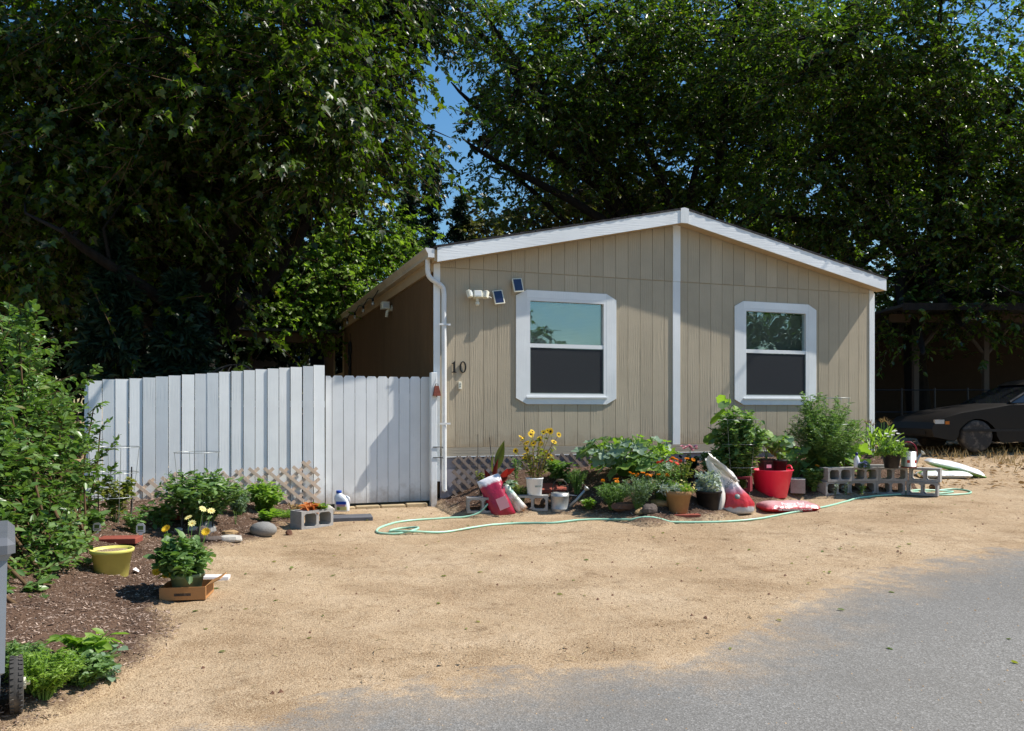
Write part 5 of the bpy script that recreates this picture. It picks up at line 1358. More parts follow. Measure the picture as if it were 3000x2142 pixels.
def rock(px, py, sx, sy, sz, m, label, seed, rz=0.0, tilt=0.0, sharp=.22, sink=.25):
    rng = random.Random(seed); vs = []; fs = []; A, B = 12, 7
    ph = [rng.uniform(0, 6.28) for _ in range(8)]
    pl = [Vector((rng.gauss(0, 1), rng.gauss(0, 1), rng.gauss(0, .7))).normalized() for _ in range(9)]
    for i in range(B+1):
        th = math.pi*i/B
        for k in range(A):
            a = 2*math.pi*k/A; d = Vector((math.sin(th)*math.cos(a), math.sin(th)*math.sin(a), math.cos(th)))
            r = 1.0
            if sharp > .1:
                for q in pl:
                    dd = d.dot(q)
                    if dd > .75: r = min(r, .78/dd if dd > .78 else 1)
            r *= 1+sharp*.22*math.sin(3*a+ph[0])*math.sin(th)+sharp*.2*math.sin(2*th*2+ph[1]+a)
            vs.append((d.x*r*sx, d.y*r*sy, d.z*r*sz))
    for i in range(B):
        for k in range(A): fs.append((i*A+k, (i+1)*A+k, (i+1)*A+(k+1) % A, i*A+(k+1) % A))
    o = MB().add(vs, fs).build('rock', m); p = G(px, py)
    if sharp < .1: smooth_by_angle(o, 80)
    o.location = (p.x, p.y+sy*.6, p.z+sz*(1-2*sink)); o.rotation_euler = (tilt, 0, rz)
    tag(o, label, 'rock', 'rocks edging the beds'); return o
rock(766, 1575, .145, .10, .085, 'rock_grey', 'smooth rounded grey rock in the sand left of the concrete block', 1, .1, sharp=.03, sink=.15)
rock(600, 1562, .10, .08, .085, 'rock_grey', 'pointed grey rock under the pepper plant', 2, .3)
rock(588, 1590, .09, .08, .10, 'rock_dark', 'dark angular rock below the pointed one', 3, 1.0)
rock(668, 1572, .095, .07, .035, 'rock_tan', 'small tan flat rock between the dark and round rocks', 4, .3)
rock(668, 1592, .16, .07, .04, 'rock_pale', 'long pale flat rock at the sandy soil edge', 5, .25, sharp=.12)
rock(620, 1592, .12, .06, .03, 'rock_dark', 'thin dark slab beside the long pale rock', 6, .5)
rock(958, 1508, .10, .08, .075, 'rock_pale', 'pale angular rock between the concrete block and jug', 7, .2)
rock(845, 1570, .04, .04, .04, 'rock_brown', 'small pinkish stone at the foot of the concrete block', 8, .2)
rock(1835, 1500, .21, .09, .075, 'rock_brown', 'long brown rock at the edge below the marigolds', 11, .05)
rock(1880, 1508, .10, .06, .05, 'rock_tan', 'broken tan rock leaning by the brown rock', 12, .6, .5)
rock(1905, 1510, .11, .08, .085, 'rock_dark', 'dark blocky rock left of the terracotta pot', 13, .4)
rock(1940, 1488, .18, .12, .05, 'rock_tan', 'flat sunlit tan rock behind the terracotta pot', 14, .1, sharp=.15)
rock(2745, 1434, .10, .08, .08, 'rock_brown', 'clod of brown earth right of the low block wall', 15, .6)
rock(560, 1560, .06, .05, .035, 'rock_pale', 'small whitish stone left of the pointed rock', 16, .6)
rock(520, 1562, .05, .05, .03, 'rock_pale', 'small whitish stone further left in the left bed', 17, .2)
def plant_tag(px, py, h, label, s=1.0):
    t = thing('plant_tag', label, 'plant label', G(px, py), math.radians(8), 'plant tags')
    MB().prism([(-.014, -.05), (.014, -.05), (.014, .02), (.042, .035), (.042, .10), (.022, .125), (-.022, .125), (-.042, .10), (-.042, .035), (-.014, .02)], -.002, .001).build('card', 'white_plastic', t)
    MB().box(-.026, .026, -.0045, -.003, .06, .10).build('picture', 'leaf_garden', t)
    MB().box(-.026, .026, -.0045, -.003, .042, .05).build('caption', 'letter_grey', t); t.scale = (s,)*3
plant_tag(412, 1570, .1, 'white plant tag with green print stuck in the left bed')
plant_tag(284, 1568, .1, 'cream plant tag at the hedge foot', .85)
plant_tag(268, 1915, .1, 'small white tag in the herb patch by the bin', .45)
plant_tag(1932, 1398, .1, 'small white tag standing behind the squash', .8)

def cage(px, py, label, ht, r0, r1, stakes):
    t = thing('tomato_cage', label, 'tomato cage', G(px, py), .3, 'wire tomato cages'); N = 24
    for z, f in ((ht, 1.0), (ht*.66, .86), (ht*.34, .7)):
        r = r0*f+r1*(1-f); MB().tube([(r*math.cos(2*math.pi*k/N), r*math.sin(2*math.pi*k/N), z) for k in range(N+1)], .0032, 5, False).build('hoop', 'wire', t, True)
    for k in range(4):
        a = k*math.pi/2+.4; MB().tube([(r0*math.cos(a), r0*math.sin(a), ht), (r1*math.cos(a), r1*math.sin(a), -.05)], .003, 5).build('leg', 'wire', t)
    for k in range(stakes):
        a = k*math.pi/2+.9; r = r0*.9; MB().tube([(r*math.cos(a), r*math.sin(a), -.05), (r*math.cos(a)*1.02, r*math.sin(a)*1.02, ht*.72)], .007, 6).build('stake', 'black_plastic', t)
def wires():
    for k, (a, b, lb) in enumerate(((at(3060, -60, 17), at(2790, 170, 30), 'upper black overhead wire crossing the sky at the top right'), (at(3040, -120, 17.5), at(2740, 130, 31), 'lower black overhead wire crossing the sky at the top right'))):
        n = 14; pts = [a.lerp(b, i/n)-Vector((0, 0, .25*math.sin(math.pi*i/n))) for i in range(-4, n+9)]
        o = MB().tube([p-a for p in pts], .018, 6).build('overhead_wire', 'black_paint', None, True); o.location = a; tag(o, lb, 'wire', 'overhead wires')
wires()
cage(577, 1545, 'wire cage with dark stakes around the pepper plant', .78, .23, .15, 4)
cage(335, 1530, 'wire cage around the yellowing plant next to the hedge', .76, .24, .15, 2)
cage(2165, 1440, 'wire cage inside the tall tomato plant by the red tub', .95, .26, .16, 2)
cage(2440, 1395, 'wire hoop cage in the large bush under the right window', 1.12, .24, .16, 0)

def carton():
    p = G(525, 1772); t = thing('cardboard_tray', 'open brown cardboard tray on the edge of the soil', 'box', (p.x, p.y+.15, p.z+.02), math.radians(8))
    a, b, h, w = .165, .14, .095, .006
    MB().box(-a, a, -b, -b+w, 0, h).build('side', 'cardboard', t); MB().box(-a, a, b-w, b, 0, h).build('side', 'cardboard', t)
    MB().box(-a, -a+w, -b+w+.001, b-w-.001, 0, h).build('side', 'cardboard', t); MB().box(a-w, a, -b+w+.001, b-w-.001, 0, h).build('side', 'cardboard', t)
    MB().box(-a+w, a-w, -b+w, b-w, .002, .008).build('bottom', 'cardboard', t)
    MB().box(0, .11, -b+.02, b-.02, -.003, .003, Matrix.Translation((a+.002, 0, h)) @ Matrix.Rotation(math.radians(-28), 4, 'Y')).build('flap', 'cardboard', t)
    MB().box(-.06, .06, -b-.0015, -b-.0005, .03, .05).build('printed_mark', 'bark', t)
    c = Vector((p.x, p.y+.15, p.z+.029))
    q = thing('potted_gaillardia', 'yellow-flowered leafy plant in a green pot in the cardboard tray', 'potted plant', c)
    pot_mesh(q, .125, .095, .17, 'green_ceramic', .01, .03)
    rng = np.random.default_rng(121)
    n = 46; aa = rng.random(n)*6.28; rr = .24*np.sqrt(rng.random(n)); hh = .15+.30*(1-(rr/.24)**2*.6)*(.5+.5*rng.random(n))
    B = np.stack([rr*np.cos(aa)-.03, rr*np.sin(aa), hh+.03], 1); A = np.stack([B[:, 0]*.3, B[:, 1]*.3, np.full(n, .12)], 1)
    link('stems', tubes_np('stems', A, B, .005, .003, 'stem_green', 4, np.array([0, 0, .05])), q)
    k = 26; tt = .25+.75*rng.random((n, k)); P = A[:, None]+(B-A)[:, None]*tt[..., None]+rng.normal(size=(n, k, 3))*.012
    D = rng.normal(size=(n, k, 3))*[1, 1, .5]+[0, 0, .1]
    link('foliage', leaf_mesh('foliage', P.reshape(-1, 3), D.reshape(-1, 3), np.array([0, 0, 1.])+rng.normal(size=(n*k, 3))*.4, .062*(.6+.8*rng.random(n*k)), 'broad', 'leaf_garden'), q)
    fl = [(-.16, 0, .50, 'gold'), (.15, -.02, .48, 'gold'), (-.01, .05, .58, 'pale'), (.08, .1, .64, 'pale'), (.16, .06, .63, 'pale'), (-.18, -.12, .20, 'gold'), (-.1, -.14, .17, 'gold'), (.03, .02, .54, 'pale')]
    for x, y, z, kk in fl: flower(q, kk, (x, y, z), .036 if kk == 'gold' else .032, rng, (.7+rng.normal()*.3, rng.normal()*.3, 0))
    link('flower_stalks', tubes_np('flower_stalks', np.array([(x*.5, y*.5, .25) for x, y, z, kk in fl]), np.array([(x, y, z) for x, y, z, kk in fl]), .003, .002, 'stem_green', 4), q)
    s = G(628, 1700); o = MB().box(-.12, .12, -.06, .06, 0, .016).box(-.12, .12, -.058, .058, .0165, .03).build('paper_stack', 'paper'); o.location = s; o.rotation_euler = (0, .04, .2); tag(o, 'flat whitish paper packet lying on the sand behind the carton', 'paper packet')
    s = G(398, 1680); t2 = thing('crumpled_tissue', 'crumpled white scrap on the soil right of the yellow pot', 'paper scrap', s)
    rr = random.Random(4); vs = [(.05*math.cos(a*.9)*rr.uniform(.5, 1), .04*math.sin(a*.9)*rr.uniform(.5, 1), rr.uniform(0, .05)) for a in range(7)]+[(0, 0, .05)]
    MB().add(vs, [(i, (i+1) % 7, 7) for i in range(7)]).build('scrap', 'paper', t2)
carton()

def text_mesh(s, size, m, extrude=.0008):
    cu = bpy.data.curves.new('lettering', 'FONT'); cu.body = s; cu.size = size; cu.extrude = extrude; cu.align_x = 'CENTER'
    ob = bpy.data.objects.new('tmp', cu); COL.objects.link(ob)
    dg = bpy.context.evaluated_depsgraph_get(); me = bpy.data.meshes.new_from_object(ob.evaluated_get(dg))
    bpy.data.objects.remove(ob); me.materials.clear(); me.materials.append(MATS[m]); return me
def sack_mesh(name, L, W, T, m, seed, nx=22, ny=12, crump=.012, pinch=.75):
    """filled sack lying flat: pillow with sealed, flattened ends and creases"""
    rng = np.random.default_rng(seed); vs = []; fs = []
    for side in (1, -1):
        for i in range(nx+1):
            for j in range(ny+1):
                u = i/nx*2-1; v = j/ny*2-1
                prof = max(0, (1-abs(u)**5))**.55*max(0, (1-abs(v)**3.2))**.6
                x = u*L/2*(1-.03*abs(v)); y = v*W/2*(1-.06*(1-abs(u)))
                n = crump*float(vnoise(np.array(x*9), np.array(y*9), 1, seed))*2
                z = T/2*(1 if side > 0 else .9)*prof*side+n*(prof if side > 0 else 0)
                vs.append((x, y, z))
    o = (nx+1)*(ny+1)
    for i in range(nx):
        for j in range(ny):
            a = i*(ny+1)+j; b = a+ny+1
            fs.append((a, b, b+1, a+1)); fs.append((o+a, o+a+1, o+b+1, o+b))
    return MB().add(vs, fs).mesh(name, m, True)
def sacks():
    # red sack and small seed sack propped against the block
    p = G(1462, 1512); t = thing('red_sack', 'crimson plastic sack with white folded top propped against a concrete block', 'sack', (p.x, p.y+.02, p.z), math.radians(4))
    o = link('bag', sack_mesh('red_bag', .56, .30, .16, 'sack_red', 3), t, (-.02, .06, .20), (0, 0, 0))
    o.matrix_local = Matrix.Translation((-.03, .08, .205)) @ Matrix.Rotation(math.radians(-12), 4, 'X') @ Matrix.Rotation(math.radians(-22), 4, 'Y') @ Matrix.Rotation(math.radians(-90), 4, 'Y') @ Matrix.Rotation(math.radians(90), 4, 'X')
    q = MB().box(-.06, .07, -.002, .0, -.10, .05).build('printed_panel', 'petal_pink', t); q.location = (.03, -.035, .17); q.rotation_euler = (math.radians(-12), math.radians(-22), 0)
    p2 = G(1508, 1502); t = thing('seed_sack', 'small patterned white sack leaning on the crimson sack', 'sack', (p2.x, p2.y, p2.z), math.radians(0))
    o = link('bag', sack_mesh('seed_bag', .40, .15, .09, 'sack_seed', 5), t)
    o.matrix_local = Matrix.Translation((-.02, .03, .155)) @ Matrix.Rotation(math.radians(-40), 4, 'Y') @ Matrix.Rotation(math.radians(-90), 4, 'Y') @ Matrix.Rotation(math.radians(80), 4, 'X')
    # open sack, base heavy, torn mouth leaning left
    p = G(2158, 1508); t = thing('open_soil_sack', 'open white and red potting sack slumped between the pots', 'sack', (p.x, p.y+.14, p.z), math.radians(-6))
    rng = random.Random(9); N = 30; rings = [(0, .235, .15, 0), (.03, .25, .165, 0), (.12, .235, .155, .0), (.22, .18, .13, -.01), (.30, .13, .11, -.03), (.36, .11, .085, -.06), (.42, .13, .06, -.10), (.50, .14, .05, -.16), (.58, .11, .05, -.22), (.66, .06, .04, -.28)]
    vs = []; fs = []
    for i, (z, a, b, dx) in enumerate(rings):
        for k in range(N):
            an = 2*math.pi*k/N; w = 1+.07*math.sin(5*an+i*1.3)+.05*math.sin(9*an-i*.7)
            if i < 2: w = 1+.05*math.sin(2*an)
            zz = z+(rng.uniform(-.03, .03) if i == len(rings)-1 else 0)
            e = .8; ca, sa = math.cos(an), math.sin(an)
            vs.append((dx+a*w*abs(ca)**e*(1 if ca > 0 else -1), b*w*abs(sa)**e*(1 if sa > 0 else -1), zz))
    for i in range(len(rings)-1):
        for k in range(N): fs.append((i*N+k, i*N+(k+1) % N, (i+1)*N+(k+1) % N, (i+1)*N+k))
    fs.append(tuple(reversed(range(N))))
    MB().add(vs, fs).build('bag', 'sack_open', t, True)
    fl = MB(); vs = []; fs = []
    for i in range(9):
        for j in range(6):
            q = i/8; r = j/5; vs.append((-.31+q*.34+.03*math.sin(j*2+i), -.075-.05*math.sin(math.pi*q)+.02*math.sin(3*q+r*4), .69-q*.30+(r-.5)*.11*(1-.5*q)))
    for i in range(8):
        for j in range(5): a = i*6+j; fs.append((a, a+6, a+7, a+1))
    fl.add(vs, fs).build('torn_flap', 'sack_inside', t, True)
    vs = []; fs = []
    for i in range(8):
        for j in range(7):
            q = i/7; r = j/6; vs.append((-.27+.12*r+.03*math.sin(3*q), -.13-.06*math.sin(math.pi*r)-.02*math.sin(5*q), .02+q*.40))
    for i in range(7):
        for j in range(6): a = i*7+j; fs.append((a, a+1, a+8, a+7))
    MB().add(vs, fs).build('side_fold', 'sack_inside', t, True)
    o = link('lettering', text_mesh('Potting', .075, 'letter_grey'), t, (-.06, -.115, .36), (math.radians(80), math.radians(-55), 0))
    link('logo_disc', MB().lathe([(0, 0), (.034, 0), (.034, .003), (0, .003)], 18).mesh('logo_disc', 'letter_grey', True), t, (.02, -.158, .21), (math.radians(62), 0, 0))
    # flat sack in front of the tub
    p = G(2305, 1500); t = thing('potting_soil_sack', 'red sack reading Potting Soil lying flat in front of the tub', 'sack', (p.x+.06, p.y+.17, p.z+.055), math.radians(9))
    link('bag', sack_mesh('potting_bag', .74, .42, .15, 'sack_potting', 8, 26, 14), t)
    link('lettering', text_mesh('Potting Soil', .066, 'letter_white'), t, (-.03, -.222, .050), (math.radians(42), 0, 0))
    link('lettering', text_mesh('FOR INDOOR & OUTDOOR POTTING', .026, 'letter_white'), t, (-.01, -.236, -.016), (math.radians(80), 0, 0))
    # two green and white sacks to the right
    p = G(2778, 1402); t = thing('mulch_sack', 'green and white sack lying flat on the sand right of the wall', 'sack', (p.x, p.y+.15, p.z+.05), math.radians(-6), 'green and white sacks')
    link('bag', sack_mesh('mulch_bag', .78, .46, .14, 'sack_green', 12), t)
    t2 = thing('mulch_sack', 'white and green sack slumped on top of the other', 'sack', (p.x+.27, p.y+.30, p.z+.16), math.radians(-14), 'green and white sacks')
    o = link('bag', sack_mesh('mulch_bag_top', .92, .40, .15, 'sack_grey', 13, 26, 12), t2, None, (0, math.radians(13), 0))
    for v in o.data.vertices: v.co.z -= .28*max(0, v.co.x-.02)**2-.0
sacks()

def tub():
    p = G(2280, 1470); t = thing('red_tub', 'bright red flexible tub with two handles behind the flat sack', 'tub', (p.x, p.y+.27, p.z+.02))
    h, rt, rb = .375, .272, .195
    MB().lathe([(rb*.95, 0), (rb, .01), (rt, h-.012), (rt+.012, h-.008), (rt+.012, h), (rt-.004, h), (rb-.012, .03), (0, .025)], 40).build('tub_wall', 'red_plastic', t, True)
    for s in (-1, 1):
        pts = [(s*(rt-.01)*math.cos(a*.35), (rt-.01)*math.sin(a*.35), h-.005+.055*math.cos(a*math.pi/2)**.6) for a in np.linspace(-1, 1, 13)]
        o = MB().tube(pts, .013, 8).build('handle', 'red_plastic', t, True); o.rotation_euler = (0, 0, s*.2)
    for k, (dx, dy, sq, lb) in enumerate(((-.07, .02, True, 'square black nursery pot with pale tag in the red tub'), (.10, -.01, False, 'round black nursery pot with seedling in the red tub'))):
        q = thing('nursery_pot', lb, 'pot', (p.x+dx, p.y+.27+dy, p.z+.02+.30), .2, 'nursery pots in the red tub')
        if sq:
            vs = []
            for z, a in ((0, .06), (.2, .085), (.2, .092), (.22, .092)): vs += [(-a, -a, z), (a, -a, z), (a, a, z), (-a, a, z)]
            fs = [(0, 3, 2, 1)]
            for i in range(3):
                for e in range(4): fs.append((4*i+e, 4*i+(e+1) % 4, 4*i+4+(e+1) % 4, 4*i+4+e))
            MB().add(vs, fs).build('pot_wall', 'black_plastic', q)
            MB().box(-.084, .084, -.084, .084, .19, .195).build('soil_fill', 'soil', q)
            MB().box(-.04, .03, -.0862, -.0842, .10, .145).build('tag', 'letter_white', q)
        else: pot_mesh(q, .105, .08, .21, 'black_plastic', .012, .03)
        rng = np.random.default_rng(130+k); A = np.zeros((3, 3))+[0, 0, .18]; B = np.array([(-.02, 0, .72-.18*k), (.05, .02, .5), (-.06, .03, .45)])
        link('stems', tubes_np('stems', A, B, .006, .003, 'stem_green', 5, np.array([.02, 0, .0])), q)
        for j in range(9):
            e = B[j % 3]*(.6+.4*rng.random())+[0, 0, .06]
            link('leaf', (HEART+SQUASH)[int(rng.integers(4))], q, tuple(e), (rng.normal()*.4, .4+rng.random()*.5, rng.random()*6.28), .13+.06*rng.random())
tub()
def white_pot():
    z = b2z+.192; t = thing('sunflower_pot', 'white bucket of small yellow sunflowers standing on a concrete block', 'potted plant', (b2.x+.02, b2.y+.12, z))
    MB().lathe([(.085, 0), (.09, .006), (.108, .20), (.114, .205), (.114, .218), (.102, .218), (.098, .17), (0, .165)], 32).build('bucket', 'white_plastic', t, True)
    for k in range(3): MB().lathe([(0, -.012), (.02, -.012), (.02, .001), (0, .001)], 10, Matrix.Translation((.07*math.cos(k*2.1), .07*math.sin(k*2.1), 0))).build('foot', 'black_plastic', t)
    MB().lathe([(.098, .18), (0, .19)], 20).build('soil_fill', 'soil', t)
    # printed word band curved round the bucket: short grey marks
    for k in range(9):
        a = math.radians(-85+k*6.5); r = .1015
        MB().box(-.004, .004, -.001, .0, .105, .128).build('printed_mark', 'letter_grey', t).matrix_local = Matrix.Rotation(a+math.pi/2, 4, 'Z') @ Matrix.Translation((0, -r, 0))
    rng = np.random.default_rng(140); n = 24; a = rng.random(n)*6.28; r = .30*np.sqrt(rng.random(n)); hh = .30+.42*rng.random(n)
    B = np.stack([r*np.cos(a)+.03, r*np.sin(a)*.6, .2+hh*.85], 1); A = np.stack([B[:, 0]*.12, B[:, 1]*.12, np.full(n, .17)], 1)
    link('stems', tubes_np('stems', A, B, .004, .003, 'stem_dry', 4, np.array([0, 0, .08])), t)
    k = 9; tt = .2+.8*rng.random((n, k)); P = A[:, None]+(B-A)[:, None]*tt[..., None]
    D = rng.normal(size=(n, k, 3))*[1, 1, .5]
    link('foliage', leaf_mesh('foliage', P.reshape(-1, 3), D.reshape(-1, 3), np.array([0, 0, 1.])+rng.normal(size=(n*k, 3))*.4, .07*(.5+.8*rng.random(n*k)), 'oval', 'leaf_yellowing'), t)
    for i in range(n-2): flower(t, 'sunflower', tuple(B[i]), .036+.012*rng.random(), rng, (1.1+rng.normal()*.35, rng.normal()*.3, rng.normal()*.8))
white_pot()
def watering_can():
    p = G(1642, 1504); t = thing('watering_can', 'galvanized watering can with wooden grip standing on the sand', 'watering can', (p.x, p.y+.11, p.z), math.radians(-12))
    h, r = .235, .115
    MB().lathe([(r*.98, 0), (r, .004), (r, .03), (r+.003, .034), (r, .038), (r, .19), (r+.003, .194), (r, .198), (r*.98, h), (r*.93, h)], 32).build('body', 'galvanized', t, True)
    MB().add([(r*.95*math.cos(a), r*.95*math.sin(a), h-.012) for a in np.linspace(math.pi*.5, math.pi*1.5, 14)], [tuple(range(14))]).build('half_cover', 'galvanized', t)
    MB().tube([(r*.95, 0, .05), (r+.09, 0, .14), (r+.20, 0, .27)], [.03, .02, .014], 10).build('spout', 'galvanized', t, True)
    MB().lathe([(.014, 0), (.036, .04), (.036, .05), (0, .056)], 16, Matrix.Translation((r+.20, 0, .27)) @ Matrix.Rotation(math.radians(40), 4, 'Y')).build('rose', 'galvanized', t, True)
    MB().tube([(r*.9, 0, .21), (r+.10, 0, .20)], .005, 6).build('spout_brace', 'galvanized', t)
    hd = MB().tube(smoothpath([(-r*.8, 0, h-.02), (-r*.75, 0, h+.10), (-r*.35, 0, h+.155), (r*.35, 0, h+.155), (r*.75, 0, h+.10), (r*.8, 0, h-.02)], 5), .007, 7).build('bail_handle', 'dark_metal', t, True)
    MB().tube([(-.045, 0, h+.157), (.045, 0, h+.157)], .016, 10).build('grip', 'post_wood', hd, True)
    MB().tube(smoothpath([(-r*.98, 0, .06), (-r-.06, 0, .10), (-r-.05, 0, .16), (-r*.98, 0, .17)], 4), .009, 8).build('rear_handle', 'dark_metal', t, True)
watering_can()
def terracotta():
    t = thing('terracotta_planter', 'tan clay pot of pale daisies and grey foliage on a red paver', 'potted plant', (TP[0]-.03, TP[1]+.0, TP[2]+.046))
    MB().lathe([(.10, 0), (.105, .005), (.148, .215), (.155, .218), (.158, .265), (.148, .268), (.142, .225), (0, .22)], 32).build('pot_wall', 'terracotta', t, True)
    MB().lathe([(.142, .235), (0, .245)], 20).build('soil_fill', 'soil', t)
    rng = np.random.default_rng(150)
    for nm, leaf, x0, sz, n in (('foliage', 'leaf_bright', .06, .035, 60), ('grey_foliage', 'leaf_grey', -.10, .05, 26)):
        a = rng.random(n)*6.28; r = .13*np.sqrt(rng.random(n)); A = np.stack([r*.3*np.cos(a)+x0*.6, r*.3*np.sin(a), np.full(n, .235)], 1); B = np.stack([x0+r*1.1*np.cos(a), r*1.2*np.sin(a)-.02, .26+.11*rng.random(n)-.2*np.clip(r-.1, 0, 1)], 1)
        k = 26; tt = rng.random((n, k)); P = A[:, None]+(B-A)[:, None]*tt[..., None]+rng.normal(size=(n, k, 3))*.008; D = rng.normal(size=(n, k, 3))
        link(nm, leaf_mesh(nm, P.reshape(-1, 3), D.reshape(-1, 3), rng.normal(size=(n*k, 3))+[0, 0, 1.], sz*(.6+.8*rng.random(n*k)), 'lance', leaf), t)
        if nm == 'foliage':
            for i in range(22): flower(t, 'pale', (B[i, 0]+.05, B[i, 1]-.04, B[i, 2]+.02), .014, rng)
    p = G(2085, 1500); q = thing('dusty_miller_pot', 'dark pot of silvery grey foliage right of the clay pot', 'potted plant', (p.x, p.y+.16, p.z))
    pot_mesh(q, .16, .12, .24, 'black_plastic', .012, .03)
    n = 46; a = rng.random(n)*6.28; r = .19*np.sqrt(rng.random(n)); A = np.stack([r*.3*np.cos(a), r*.3*np.sin(a), np.full(n, .2)], 1); B = np.stack([r*np.cos(a), r*np.sin(a), .26+.22*rng.random(n)], 1)
    k = 26; tt = rng.random((n, k)); P = A[:, None]+(B-A)[:, None]*tt[..., None]+rng.normal(size=(n, k, 3))*.01
    link('foliage', leaf_mesh('foliage', P.reshape(-1, 3), rng.normal(size=(n*k, 3))+[0, 0, .2], rng.normal(size=(n*k, 3))+[0, 0, 1.], .05*(.6+.8*rng.random(n*k)), 'lobed', 'leaf_grey'), q)
    p = G(2022, 1408); q = thing('geranium_pot', 'black pot of pink flowers against the skirting', 'potted plant', p)
    pot_mesh(q, .10, .08, .14, 'black_plastic', .012, .03)
    n = 22; a = rng.random(n)*6.28; r = .14*np.sqrt(rng.random(n)); A = np.stack([r*.3*np.cos(a), r*.3*np.sin(a), np.full(n, .12)], 1); B = np.stack([r*np.cos(a), r*np.sin(a), .18+.16*rng.random(n)], 1)
    k = 14; tt = .3+.7*rng.random((n, k)); P = A[:, None]+(B-A)[:, None]*tt[..., None]
    link('foliage', leaf_mesh('foliage', P.reshape(-1, 3), rng.normal(size=(n*k, 3)), rng.normal(size=(n*k, 3))*.4+[0, 0, 1.], .05*(.6+.8*rng.random(n*k)), 'broad', 'leaf_dark'), q)
    for i in range(8): flower(q, 'pink', (rng.normal()*.06, rng.normal()*.05, .40+.05*rng.random()), .034, rng)
    MB().tube([(0, 0, .12), (0, 0, .40)], .005, 5).build('flower_stalk', 'stem_green', q)
    s = G(1415, 1448); q = thing('seedling_pot', 'small black pot in the soil behind the red sack', 'pot', s); pot_mesh(q, .06, .045, .11, 'black_plastic', .008, .02)
terracotta()
def wall_top_things():
    X = lambda px, dy=0.0: ((px-1500)/FPX*(Yb+dy), Yb+dy)
    x, y = X(2612, -.02); t = thing('flower_pot', 'black pot of trailing green with white blooms on the block wall', 'potted plant', (x, y, wall_top))
    pot_mesh(t, .125, .09, .19, 'black_plastic', .014, .03)
    rng = np.random.default_rng(160); n = 90; a = rng.random(n)*6.28; r = .24*np.sqrt(rng.random(n)); A = np.stack([r*.3*np.cos(a), r*.3*np.sin(a), np.full(n, .17)], 1)
    B = np.stack([r*np.cos(a), r*np.sin(a), .30+.1*rng.random(n)-1.6*np.clip(r-.12, 0, 1)], 1)
    link('stems', tubes_np('stems', A, B, .003, .002, 'stem_green', 4, np.array([0, 0, .08])), t)
    k = 26; tt = .2+.8*rng.random((n, k)); P = A[:, None]+(B-A)[:, None]*tt[..., None]+np.array([0, 0, .12])*(tt*(1-tt))[..., None]+rng.normal(size=(n, k, 3))*.012
    link('foliage', leaf_mesh('foliage', P.reshape(-1, 3), rng.normal(size=(n*k, 3)), rng.normal(size=(n*k, 3))*.5+[0, 0, 1.], .03*(.6+.8*rng.random(n*k)), 'oval', 'leaf_bright'), t)
    W = [(-.07, 0, .47), (-.03, .02, .43), (.03, 0, .50), (.06, .02, .51), (.09, 0, .47), (.03, .03, .45), (.09, .01, .37)]
    for w in W: flower(t, 'white', w, .03, rng, (.2, 0, 0))
    link('flower_stalks', tubes_np('flower_stalks', np.array([(a*.3, b, .2) for a, b, c in W]), np.array(W), .003, .002, 'stem_green', 4), t)
    x, y = X(2662, .08); t = thing('metal_can', 'pale metal can with maroon carrying handle on the block wall', 'watering can', (x, y, wall_top), -.2)
    MB().lathe([(.098, 0), (.102, 0), (.102, .012), (.098, .013), (.098, .225), (.094, .225), (.092, .02), (0, .018)], 30).build('body', 'galvanized', t, True)
    MB().lathe([(.104, 0), (.104, .016), (.0985, .017)], 30).build('foot_ring', 'maroon_block', t, True)
    MB().tube(smoothpath([(-.098, 0, .19), (-.10, 0, .27), (-.05, 0, .345), (.03, 0, .35), (.09, 0, .29), (.104, 0, .18)], 6), .010, 8).build('handle', 'red_handle', t, True)
    MB().tube([(.095, .02, .06), (.15, .06, .15), (.19, .08, .19)], [.022, .016, .014], 8).build('spout', 'galvanized', t, True)
    MB().lathe([(.014, 0), (.04, .03), (0, .04)], 14, Matrix.Translation((.19, .08, .19)) @ Matrix.Rotation(.8, 4, 'Y')).build('rose', 'ivory_plastic', t, True)
    for a in (-40, -105):
        link('printed_mark', MB().box(-.018, .018, -.0012, 0, .07, .11).mesh('printed_mark', 'petal_red'), t).matrix_local = Matrix.Rotation(math.radians(a)+math.pi/2, 4, 'Z') @ Matrix.Translation((0, -.0985, 0))
    x, y = X(2515, .0); t = thing('spray_bottle', 'white bottle with dark blue cap on the block wall', 'bottle', (x, y+.06, wall_top))
    MB().lathe([(.038, 0), (.04, .01), (.04, .10), (.03, .135), (.018, .155), (.018, .175), (.0, .175)], 20).build('bottle_body', 'white_plastic', t, True)
    MB().lathe([(.02, .17), (.021, .19), (.008, .215), (0, .218)], 16).build('cap', 'navy_plastic', t, True)
    q = thing('blue_flower_ball', 'small ball-shaped plant of blue-violet flowers on the block wall', 'plant', (x+.07, y-.02, wall_top))
    nb = 160; d = rdirs(nb, rng); d[:, 2] = np.abs(d[:, 2])
    link('foliage', leaf_mesh('foliage', d*.03, d, rng.normal(size=(nb, 3)), np.full(nb, .06), 'oval', 'leaf_blue'), q)
    for i in range(46): flower(q, 'blue', tuple(d[i]*.07+[0, 0, .02]), .016, rng)
    o = MB().bbox(-.16, .16, -.06, .06, 0, .05, .006).build('white_board', 'concrete'); x, y = X(2575, .26); o.location = (x, y, wall_top-.02); tag(o, 'pale concrete cap piece lying behind the black flower pot', 'paver')
mat('red_handle', lin(130, 25, 45), 0.35, .06)
wall_top_things()
